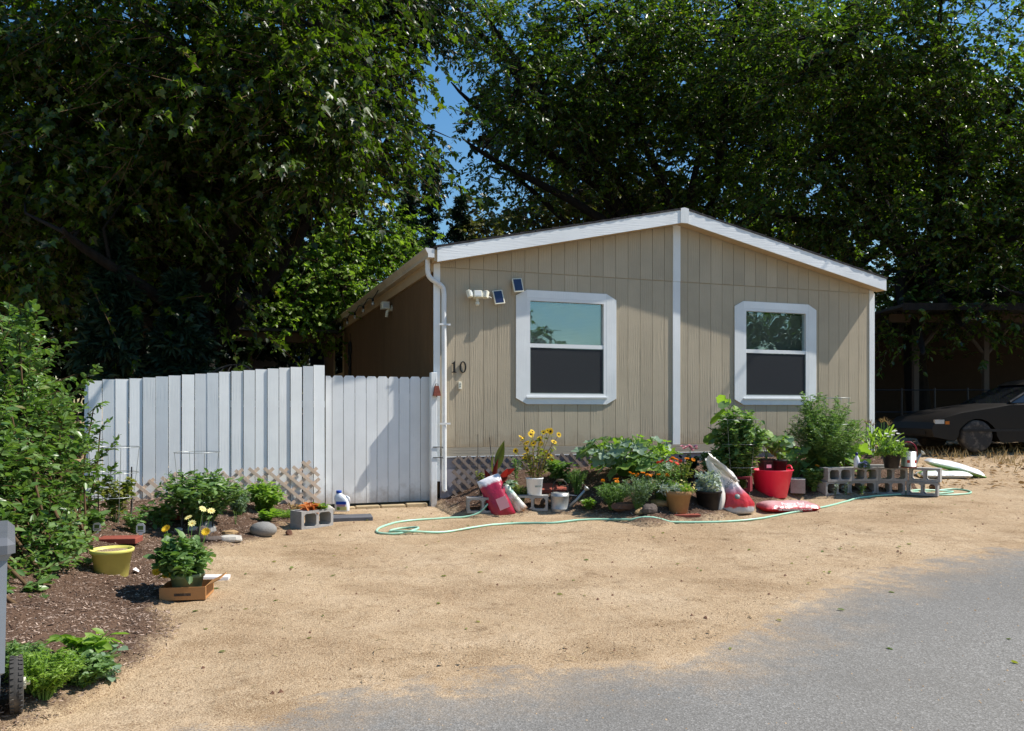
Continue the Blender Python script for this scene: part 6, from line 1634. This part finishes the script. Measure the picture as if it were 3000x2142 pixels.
for k, (px, py, lb) in enumerate(((2445, 1452, 'silvery weed in front of the leftmost lower block'), (2478, 1452, 'silvery weed in front of the second lower block'), (2525, 1452, 'green weed in front of the third lower block'))):
    plant('weed', lb, G(px, py), .16, .05, 4, 12, .05, 'lance', 'leaf_grey' if k < 2 else 'leaf_bright', group='weeds along the block wall', seed=170+k)

# ------------------------------------------------------------------ hose
def hose():
    pts = [(1455, 1492, .17), (1430, 1500, .10), (1400, 1509, .02), (1350, 1515, 0), (1250, 1522, 0), (1180, 1530, 0), (1128, 1543, 0), (1104, 1556, 0), (1112, 1566, 0), (1150, 1568, 0), (1190, 1566, .01), (1222, 1560, .025), (1222, 1553, .02), (1190, 1550, 0), (1155, 1554, 0), (1142, 1560, .0),
           (1165, 1565, .025), (1215, 1567, .02), (1300, 1560, 0), (1400, 1545, 0), (1500, 1534, 0), (1560, 1534, 0), (1620, 1537, 0), (1700, 1531, 0), (1780, 1529, 0), (1850, 1529, 0), (1964, 1532, 0), (2107, 1531, 0), (2221, 1522, 0), (2307, 1505, 0), (2421, 1488, 0), (2485, 1470, 0), (2546, 1460, 0), (2608, 1455, 0), (2685, 1450, 0), (2761, 1452, 0), (2823, 1449, 0),
           (2845, 1443, 0), (2830, 1436, 0), (2786, 1433, 0), (2720, 1440, .0), (2670, 1447, .02), (2640, 1450, .02), (2690, 1441, .02), (2740, 1441, .02), (2788, 1440, .0), (2782, 1444, 0), (2725, 1449, 0)]
    P = []
    for px, py, dz in pts:
        x, y = hit(px, py, H); P.append((x, y, float(H(x, y)+relief(x, y))+.012+dz))
    pp = smoothpath(P, 5)
    pp = [Vector((p.x, p.y, max(p.z, float(H(p.x, p.y)+relief(p.x, p.y))+.011))) for p in pp]
    t = thing('garden_hose', 'pale green garden hose snaking across the sand', 'hose', pp[0])
    MB().tube([p-pp[0] for p in pp], .0125, 9).build('tube', 'hose', t, True)
    d = (pp[0]-pp[2]).normalized()
    MB().tube([Vector((0, 0, 0)), d*.06, d*.12], [.014, .013, .007], 9).build('nozzle', 'dark_metal', t, True)
hose()

# ------------------------------------------------------------------ bin at the left edge
def bin_():
    bx, by = -2.60, 3.66; z = float(H(-2.5, 3.9))
    t = thing('wheeled_bin', 'grey wheeled rubbish bin cut off by the left edge', 'bin', (bx, by, z), math.radians(31.5))
    vs = []
    for zz, a, b in ((.06, .26, .28), (.30, .27, .29), (.31, .285, .30), (.80, .295, .32), (.83, .31, .34)): vs += [(-a, -b, zz), (a, -b, zz), (a, b, zz), (-a, b, zz)]
    fs = [(0, 3, 2, 1)]
    for i in range(4):
        for e in range(4): fs.append((4*i+e, 4*i+(e+1) % 4, 4*i+4+(e+1) % 4, 4*i+4+e))
    body = MB().add(vs, fs).build('body', 'bin_plastic', t)
    lid = MB().bbox(-.325, .325, -.36, .36, .832, .90, .03).build('lid', 'bin_lid', t)
    MB().tube([(-.25, .38, .80), (.25, .38, .80)], .018, 8).build('handle', 'bin_plastic', t)
    for s in (-1, 1):
        r = .132; N = 40; wx_, wy_ = s*.33, .15
        prof = [(.03, -.026), (r*.72, -.026), (r*.78, -.03), (r*.97, -.027), (r, -.012), (r, .012), (r*.97, .027), (r*.78, .03), (r*.72, .026), (.03, .026)]
        wh = MB().lathe(prof, N, Matrix.Translation((wx_, wy_, r-.005)) @ Matrix.Rotation(math.pi/2, 4, 'Y')).build('wheel', 'tyre', t, False); smooth_by_angle(wh, 35)
        tr = MB()
        for k in range(30):
            for side in (-1, 1):
                M = Matrix.Translation((wx_, wy_, r-.005)) @ Matrix.Rotation(2*math.pi*(k+.5*(side > 0))/30, 4, 'X') @ Matrix.Translation((side*.018, 0, r))
                tr.box(-.008, .008, -.008, .008, -.006, .004, M)
        tr.build('tread_blocks', 'tyre', wh)['kind'] = 'stuff'
        MB().lathe([(0, 0), (.03, .0), (.03, .012), (.012, .014), (.012, .03), (0, .03)], 14, Matrix.Translation((wx_+s*.028, wy_, r-.005)) @ Matrix.Rotation(s*math.pi/2, 4, 'Y')).build('hub', 'ivory_plastic', wh)
bin_()

# ------------------------------------------------------------------ car and carport on the right
def car():
    Yc = 16.6; p = at(2790, 1320, Yc); gz = float(H(p.x, Yc)); 
    t = thing('parked_car', 'dark saloon car in shade at the right edge, nose to the left', 'car', (p.x, Yc, gz), math.radians(2))
    # side outline (x back from the front wheel centre, z up)
    top = [(-.86, .30), (-.90, .45), (-.86, .58), (-.74, .68), (-.3, .80), (.35, .90), (.62, .95), (.95, 1.12), (1.45, 1.38), (1.75, 1.43), (2.5, 1.42), (3.0, 1.28), (3.45, 1.05), (3.75, 1.0), (3.85, .75), (3.82, .35)]
    def arch(cx): return [(cx+.38*math.cos(a), .31+.38*math.sin(a)) for a in np.linspace(0, math.pi, 10)]
    bottom = [(3.82, .35), (3.3, .22)]+[(x, z) for x, z in arch(2.75)]+[(2.3, .20), (.45, .20)]+[(x, z) for x, z in arch(0)]+[(-.45, .22), (-.86, .30)]
    belt = [(-.86, .58), (-.3, .80), (.35, .90), (.62, .95), (3.45, 1.03), (3.75, 1.0)]
    lower = [(-.86, .30), (-.90, .45), (-.86, .58), (-.74, .68), (-.3, .80), (.35, .90), (.62, .95), (3.45, 1.03), (3.75, .99), (3.85, .75), (3.82, .35)]+bottom[1:-1]
    hw_ = .86
    m = MB(); n = len(lower); vs = []
    for y, s in ((-hw_+.05, .97), (-hw_, 1.0), (hw_, 1.0), (hw_-.05, .97)):
        for x, z in lower: vs.append((x if s == 1 else 1.4+(x-1.4)*.995, y, z if s == 1 else z))
    vs = []
    for y, dz in ((-hw_, -.04), (-hw_+.10, 0), (hw_-.10, 0), (hw_, -.04)):
        for x, z in lower: vs.append((x, y, z+(dz if z > .55 else 0)))
    fs = [tuple(range(n)), tuple(range(4*n-1, 3*n-1, -1))]
    for r in range(3):
        for k in range(n): fs.append((r*n+k, (r+1)*n+k, (r+1)*n+(k+1) % n, r*n+(k+1) % n))
    body = MB().add(vs, fs).build('body', 'car_paint_shaded', t); smooth_by_angle(body, 30)
    cab = [(.62, .95), (.95, 1.12), (1.45, 1.37), (1.8, 1.42), (2.5, 1.41), (3.0, 1.27), (3.45, 1.03)]
    vs = []
    for y in (-hw_+.06, hw_-.06):
        for x, z in cab: vs.append((x, y*(1-.30*(z-.95)/.47), z))
    k = len(cab); fs = [tuple(range(k)), tuple(range(2*k-1, k-1, -1))]+[(i, k+i, k+i+1, i+1) for i in range(k-1)]
    gl = MB().add(vs, fs).build('cabin_glass', 'car_glass', t)
    vs = []; rf = [(1.3, 1.325), (1.5, 1.405), (1.8, 1.45), (2.5, 1.44), (2.95, 1.31)]
    for y in (-.60, .60):
        for x, z in rf: vs.append((x, y, z))
    MB().add(vs, [(i, 5+i, 6+i, i+1) for i in range(4)]).build('roof', 'car_paint_shaded', t, True)
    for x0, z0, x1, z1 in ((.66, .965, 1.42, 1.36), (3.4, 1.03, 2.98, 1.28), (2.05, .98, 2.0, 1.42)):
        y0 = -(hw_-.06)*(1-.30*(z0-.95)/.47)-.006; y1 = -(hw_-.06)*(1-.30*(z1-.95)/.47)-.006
        MB().tube([(x0, y0, z0), (x1, y1, z1)], .028, 6).build('pillar', 'car_paint_shaded', t)
    for cx in (0, 2.75):
        for s in (-1, 1):
            M = Matrix.Translation((cx, s*(hw_-.11), .31)) @ Matrix.Rotation(math.pi/2, 4, 'X')
            w = MB().lathe([(.2, -.1), (.29, -.1), (.31, -.07), (.31, .07), (.29, .1), (.2, .1)], 30, M).build('wheel', 'tyre', t, True)
            rim = MB().lathe([(.2, -.09), (.195, .06), (.05, .05), (0, .05)], 24, M).lathe([(.2, .09), (.195, -.06), (.05, -.05), (0, -.05)], 24, M).build('rim', 'car_trim', w, True)
            for q in range(5):
                MB().box(-.025, .025, .03, .19, .055, .085, M @ Matrix.Rotation(q*2*math.pi/5, 4, 'Z')).box(-.025, .025, .03, .19, -.085, -.055, M @ Matrix.Rotation(q*2*math.pi/5, 4, 'Z')).build('spoke', 'alloy', w)
    MB().box(-.84, -.66, -hw_-.004, -hw_+.05, .55, .63).build('headlight', 'lamp_glass', t)
    MB().box(-.64, -.56, -hw_-.004, -hw_+.05, .54, .60).build('indicator', 'amber', t)
    MB().box(-.895, -.86, -.6, .6, .34, .44).build('bumper_grille', 'car_trim', t)
    mi = MB().lathe([(0, 0), (.07, .01), (.08, .05), (.05, .1), (0, .11)], 12, Matrix.Translation((.98, -hw_-.10, 1.02)) @ Matrix.Rotation(math.pi/2, 4, 'Y')).build('mirror', 'car_paint_shaded', t, True)
    MB().tube([(1.0, -hw_-.08, 1.0), (1.02, -hw_+.04, .98)], .02, 6).build('mirror_arm', 'car_trim', t)
    MB().tube([(1.62, -hw_-.012, .82), (1.80, -hw_-.012, .83)], .014, 6).build('door_handle', 'car_paint_shaded', t)
    for x in (.70, 1.95): MB().box(x, x+.008, -hw_-.0015, -hw_+.01, .28, .93).build('door_seam', 'car_trim', t)
    MB().box(-.3, 3.3, -hw_-.010, -hw_-.001, .40, .45).build('rub_strip', 'car_trim', t)
car()
def carport():
    Y = 20.0; gz = lambda x, y: float(H(x, y))
    a = at(2560, 1000, Y).x; zt = at(2900, 945, Y).z
    t = thing('carport', 'shaded wooden carport with braced posts behind the parked car', 'carport', (at(2690, 1200, Y).x, Y, gz(at(2690, 1200, Y).x, Y)))
    L = t.location
    for px in (2682, 2887, 3150):
        x = at(px, 1000, Y).x-L.x; MB().box(x-.06, x+.06, -.06, .06, gz(x+L.x, Y)-L.z-.1, zt-L.z).build('post', 'post_wood', t)
        for s in (1, -1):
            if px == 2682 and s == -1: continue
            MB().tube([(x+s*.05, 0, zt-L.z-.75), (x+s*.62, 0, zt-L.z-.05)], .045, 6).build('brace', 'post_wood', t)
    x0, x1 = at(2600, 1000, Y).x-L.x, 9.5
    MB().box(x0, x1, -.07, .07, zt-L.z, zt-L.z+.2).build('beam', 'post_wood', t)
    MB().box(x0-.3, x1, -1.4, 5, zt-L.z+.205, zt-L.z+.27).build('roof_deck', 'neighbour_roof', t)
    MB().box(x0-.3, x1, -1.43, -1.405, zt-L.z+.13, zt-L.z+.29).build('fascia', 'bark_dark', t)
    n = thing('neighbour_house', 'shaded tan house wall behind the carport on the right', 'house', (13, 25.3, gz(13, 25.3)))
    MB().box(-7.2, 12, 0, .2, -.3, 3.0).build('wall', 'neighbour_wall_shaded', n); MB().box(-7.2, -7.0, .2, 6, -.3, 3.0).build('side_wall', 'neighbour_wall_shaded', n)
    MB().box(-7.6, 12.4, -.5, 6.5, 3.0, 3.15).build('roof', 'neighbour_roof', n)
    d = MB().box(-3.6, -2.7, -.04, -.001, 0, 2.05).build('door', 'patio_wood', n); MB().lathe([(0, 0), (.03, .01), (0, .05)], 8, Matrix.Translation((-2.8, -.05, 1.0)) @ Matrix.Rotation(math.pi/2, 4, 'X')).build('knob', 'dark_metal', d)
    f = thing('wire_fence', 'dark wire fence standing in the shade in front of the carport', 'fence', (at(2700, 1200, 18.6).x, 18.6, gz(8.5, 18.6)))
    for k in range(9): MB().tube([(-1.2+k*.75, 0, -.1), (-1.2+k*.75, 0, 1.15)], .02, 6).build('post', 'dark_metal', f)
    for z in (.1, .6, 1.1): MB().tube([(-1.2, 0, z), (4.8, 0, z)], .012, 5).build('rail', 'dark_metal', f)
carport()
# patio roof behind the gate, side yard clutter
def patio():
    t = thing('patio_cover', 'dark wooden patio roof joining the side of the house behind the fence', 'patio cover', hw(0, 0, 0), HA)
    z = 3.05
    MB().box(-4.6, U0-.2, 8.2, 8.32, z, z+.22).build('beam', 'patio_wood', t)
    MB().box(-4.8, U0-.18, 8.0, 12.5, z+.225, z+.29).build('roof_deck', 'neighbour_roof', t)
    for x in (-4.5, -2.3): MB().box(x, x+.1, 8.2, 8.3, 0, z).build('post', 'patio_wood', t)
    s = thing('garden_shed', 'pale shed wall glimpsed in shade under the patio roof', 'shed', hw(-1.9, 12.6, 0.2), HA)
    MB().box(-.9, 1.1, 0, 1.5, 0, 2.2).build('wall', 'neighbour_wall_shaded', s); MB().prism([(-1.1, 2.2), (1.3, 2.2), (.1, 2.85)], -.2, 1.7).build('roof', 'skirting', s)
    MB().box(-.2, .5, -.02, -.001, .9, 1.7).build('window', 'car_glass', s)
    for k, (px, py, Y, r, lb) in enumerate(((510, 1090, 12.0, .42, 'white wire dome trellis top showing over the fence'),)):
        d = thing('wire_dome', lb, 'trellis', onland(at(690, 1090, 12.0).x, 12.0))
        zt = at(690, 1068, 12).z-d.location.z
        for q in range(8):
            a = q*math.pi/8; MB().tube([(r*math.cos(a)*math.cos(b), r*math.sin(a)*math.cos(b), zt-.35+.35*math.sin(b)) for b in np.linspace(0, math.pi, 11)], .008, 5).build('rib', 'dark_metal', d)
        MB().tube([(0, 0, 0), (0, 0, zt-.02)], .02, 6).build('pole', 'dark_metal', d)
patio()
# houses and trees across the road, out of frame behind the camera (seen in the window panes)
def across():
    n = thing('opposite_house', 'low house across the road mirrored in the front windows', 'house', (24, -9, 0), math.radians(-40))
    MB().box(-8, 8, 0, 6, -.2, 3.4).build('wall', 'neighbour_wall_shaded', n)
    MB().prism([(-8.4, 3.4), (8.4, 3.4), (0, 5.6)], -.4, 6.4).build('roof', 'neighbour_roof', n)
    tree('street_tree', 'tree across the road mirrored at the left of the front window', (11.2, -2.4, 0), .2, 2.2, [(11.2, -2.4, 4.3, 1.3, 1.3, 1.1), (10.3, -2.9, 5.2, 1.0, 1, .9), (12.2, -2.0, 3.6, .8, .8, .6)], 420, 12, .5, .16, 'oval', 'leaf_elm', 'bark', 71)
    tree('street_tree', 'tree across the road mirrored in the right front window', (24, 2.0, 0), .25, 2.2, [(22.6, 3.8, 4.4, 2.4, 2.4, 2.6), (22.5, 1.4, 4.4, 2.2, 2.2, 2.6), (24, 5.5, 4.4, 2, 2, 2.6), (20.8, -.4, 4.0, 1.8, 1.8, 2.4)], 2600, 12, .5, .15, 'oval', 'leaf_elm', 'bark', 72)
across()

# ------------------------------------------------------------------ loose matter on the ground
def scatter():
    rng = np.random.default_rng(201)
    def pts(poly, n, x0, x1, y0, y1):
        x = rng.uniform(x0, x1, n*3); y = rng.uniform(y0, y1, n*3); k = inside(x, y, poly); return x[k][:n], y[k][:n]
    for nm, poly, n, bb, s in (('mulch_chips', bed_l, 46000, (-5, -1.4, 3.4, 10.9), .024), ('mulch_chips', bed_h, 22000, (-1.4, 6.5, 8.6, 13.8), .027)):
        x, y = pts(poly, n, *bb); n = len(x)
        z = H(x, y)+.012+0.035*vnoise(x, y, 3.5, 5)+0.03*vnoise(x, y, 9, 6)+0.012*vnoise(x, y, 25, 7)+.004
        D = np.stack([rng.normal(size=n), rng.normal(size=n), rng.normal(size=n)*.25], 1)
        o = link(nm, leaf_mesh(nm, np.stack([x, y, z], 1), D, rng.normal(size=(n, 3))*.35+[0, 0, 1.], s*(.35+.9*rng.random(n)**2), 'chip', 'mulch_chips'))
        tag(o, 'bark chips covering the %s' % ('left planting bed' if poly is bed_l else 'bed along the house'), 'mulch', None, 'stuff')
    # grit on the sand: small real pebbles that catch the light
    n = 16000; x = rng.uniform(-3.2, 7, n); y = 3.2+8.5*rng.random(n)**1.5; k = ~inside(x, y, bed_l) & ~inside(x, y, bed_h) & (~inside(x, y, road_poly) | (rng.random(n) < .12)); x, y = x[k], y[k]; n = len(x)
    z = g(x, y)+np.where(inside(x, y, road_poly), 0.006, relief(x, y))
    tet = np.array([(1, 0, -.3), (-.5, .87, -.3), (-.5, -.87, -.3), (0, 0, .7)]); s = .0045+.006*rng.random(n)**3+.014*rng.random(n)**16
    a = rng.random(n)*6.28; V = np.stack([np.cos(a)[:, None]*tet[:, 0]-np.sin(a)[:, None]*tet[:, 1], np.sin(a)[:, None]*tet[:, 0]+np.cos(a)[:, None]*tet[:, 1], np.tile(tet[:, 2], (n, 1))], -1)*s[:, None, None]+np.stack([x, y, z+.001], 1)[:, None]
    o = link('grit', mesh_np('grit', V, [(0, 1, 3), (1, 2, 3), (2, 0, 3)], 'sand')); tag(o, 'loose grit scattered over the sandy yard', 'gravel', None, 'stuff')
    n = 420; x = rng.uniform(-2.6, 6.5, n); y = rng.uniform(4, 11, n); k = ~inside(x, y, bed_l) & ~inside(x, y, bed_h) & ~inside(x, y, road_poly); x, y = x[k], y[k]; n = len(x)
    z = g(x, y)+relief(x, y)+.004
    o = link('straw', leaf_mesh('straw', np.stack([x, y, z], 1), np.stack([rng.normal(size=n), rng.normal(size=n), rng.normal(size=n)*.06], 1), np.tile([0, 0, 1.], (n, 1)), .03+.05*rng.random(n), 'blade', 'dry_grass')); tag(o, 'scraps of dry straw on the sand', 'straw', None, 'stuff')
    n = 900; x = rng.uniform(-2.8, 7, n); y = 3.6+7.5*rng.random(n); k = ~inside(x, y, bed_l) & ~inside(x, y, bed_h) & ~inside(x, y, road_poly) & (vnoise(x, y, .8, 21)+.5*rng.random(n) > .12); x, y = x[k], y[k]; n = len(x)
    z = g(x, y)+relief(x, y); s = .006+.016*rng.random(n)**4; a = rng.random(n)*6.28
    V = np.stack([np.cos(a)[:, None]*tet[:, 0]-np.sin(a)[:, None]*tet[:, 1], np.sin(a)[:, None]*tet[:, 0]+np.cos(a)[:, None]*tet[:, 1], np.tile(tet[:, 2], (n, 1))], -1)*s[:, None, None]+np.stack([x, y, z+.002], 1)[:, None]
    o = link('clods', mesh_np('clods', V, [(0, 1, 3), (1, 2, 3), (2, 0, 3)], 'rock_brown')); tag(o, 'small brown clods and stones strewn over the sandy yard', 'stones', None, 'stuff')
    n = 130; x = rng.uniform(-2.4, 7, n); y = rng.uniform(4.5, 11, n); k = ~inside(x, y, bed_l) & ~inside(x, y, bed_h); x, y = x[k], y[k]; n = len(x)
    o = link('fallen_leaves', leaf_mesh('fallen_leaves', np.stack([x, y, g(x, y)+np.where(inside(x, y, road_poly), .006, relief(x, y))+.006], 1), rng.normal(size=(n, 3))*[1, 1, .1], rng.normal(size=(n, 3))*.25+[0, 0, 1.], .03+.03*rng.random(n), 'oval', 'leaf_yellowing')); tag(o, 'few fallen leaves dropped on sand and road', 'leaves', None, 'stuff')
    # dry grass fringe beside the car
    n = 5000; x = rng.uniform(5.9, 13, n); y = rng.normal(15.3, .9, n)+.12*(x-9); k = vnoise(x, y, 1.5, 12)+.8*vnoise(x, y, 6, 13) > .16; x, y = x[k], y[k]; n = len(x)
    o = link('dry_grass', leaf_mesh('dry_grass', np.stack([x, y, g(x, y)+relief(x, y)], 1), np.stack([rng.normal(size=n)*.5, rng.normal(size=n)*.5, np.full(n, 1.)], 1), rng.normal(size=(n, 3)), .06+.16*rng.random(n)**2, 'blade', 'dry_grass')); tag(o, 'dry grass fringe in front of the parked car', 'grass', None, 'stuff')
    # leaf litter under the trees
    n = 14000; x = rng.uniform(-12, 16, n); y = rng.uniform(12, 30, n)
    o = link('leaf_litter', leaf_mesh('leaf_litter', np.stack([x, y, g(x, y)+.03+relief(x, y)], 1), rng.normal(size=(n, 3))*[1, 1, .2], rng.normal(size=(n, 3))*.3+[0, 0, 1.], .08*(.5+rng.random(n)), 'oval', 'leaf_dry')); tag(o, 'leaf litter on the shaded ground behind the houses', 'leaf litter', None, 'stuff')
scatter()
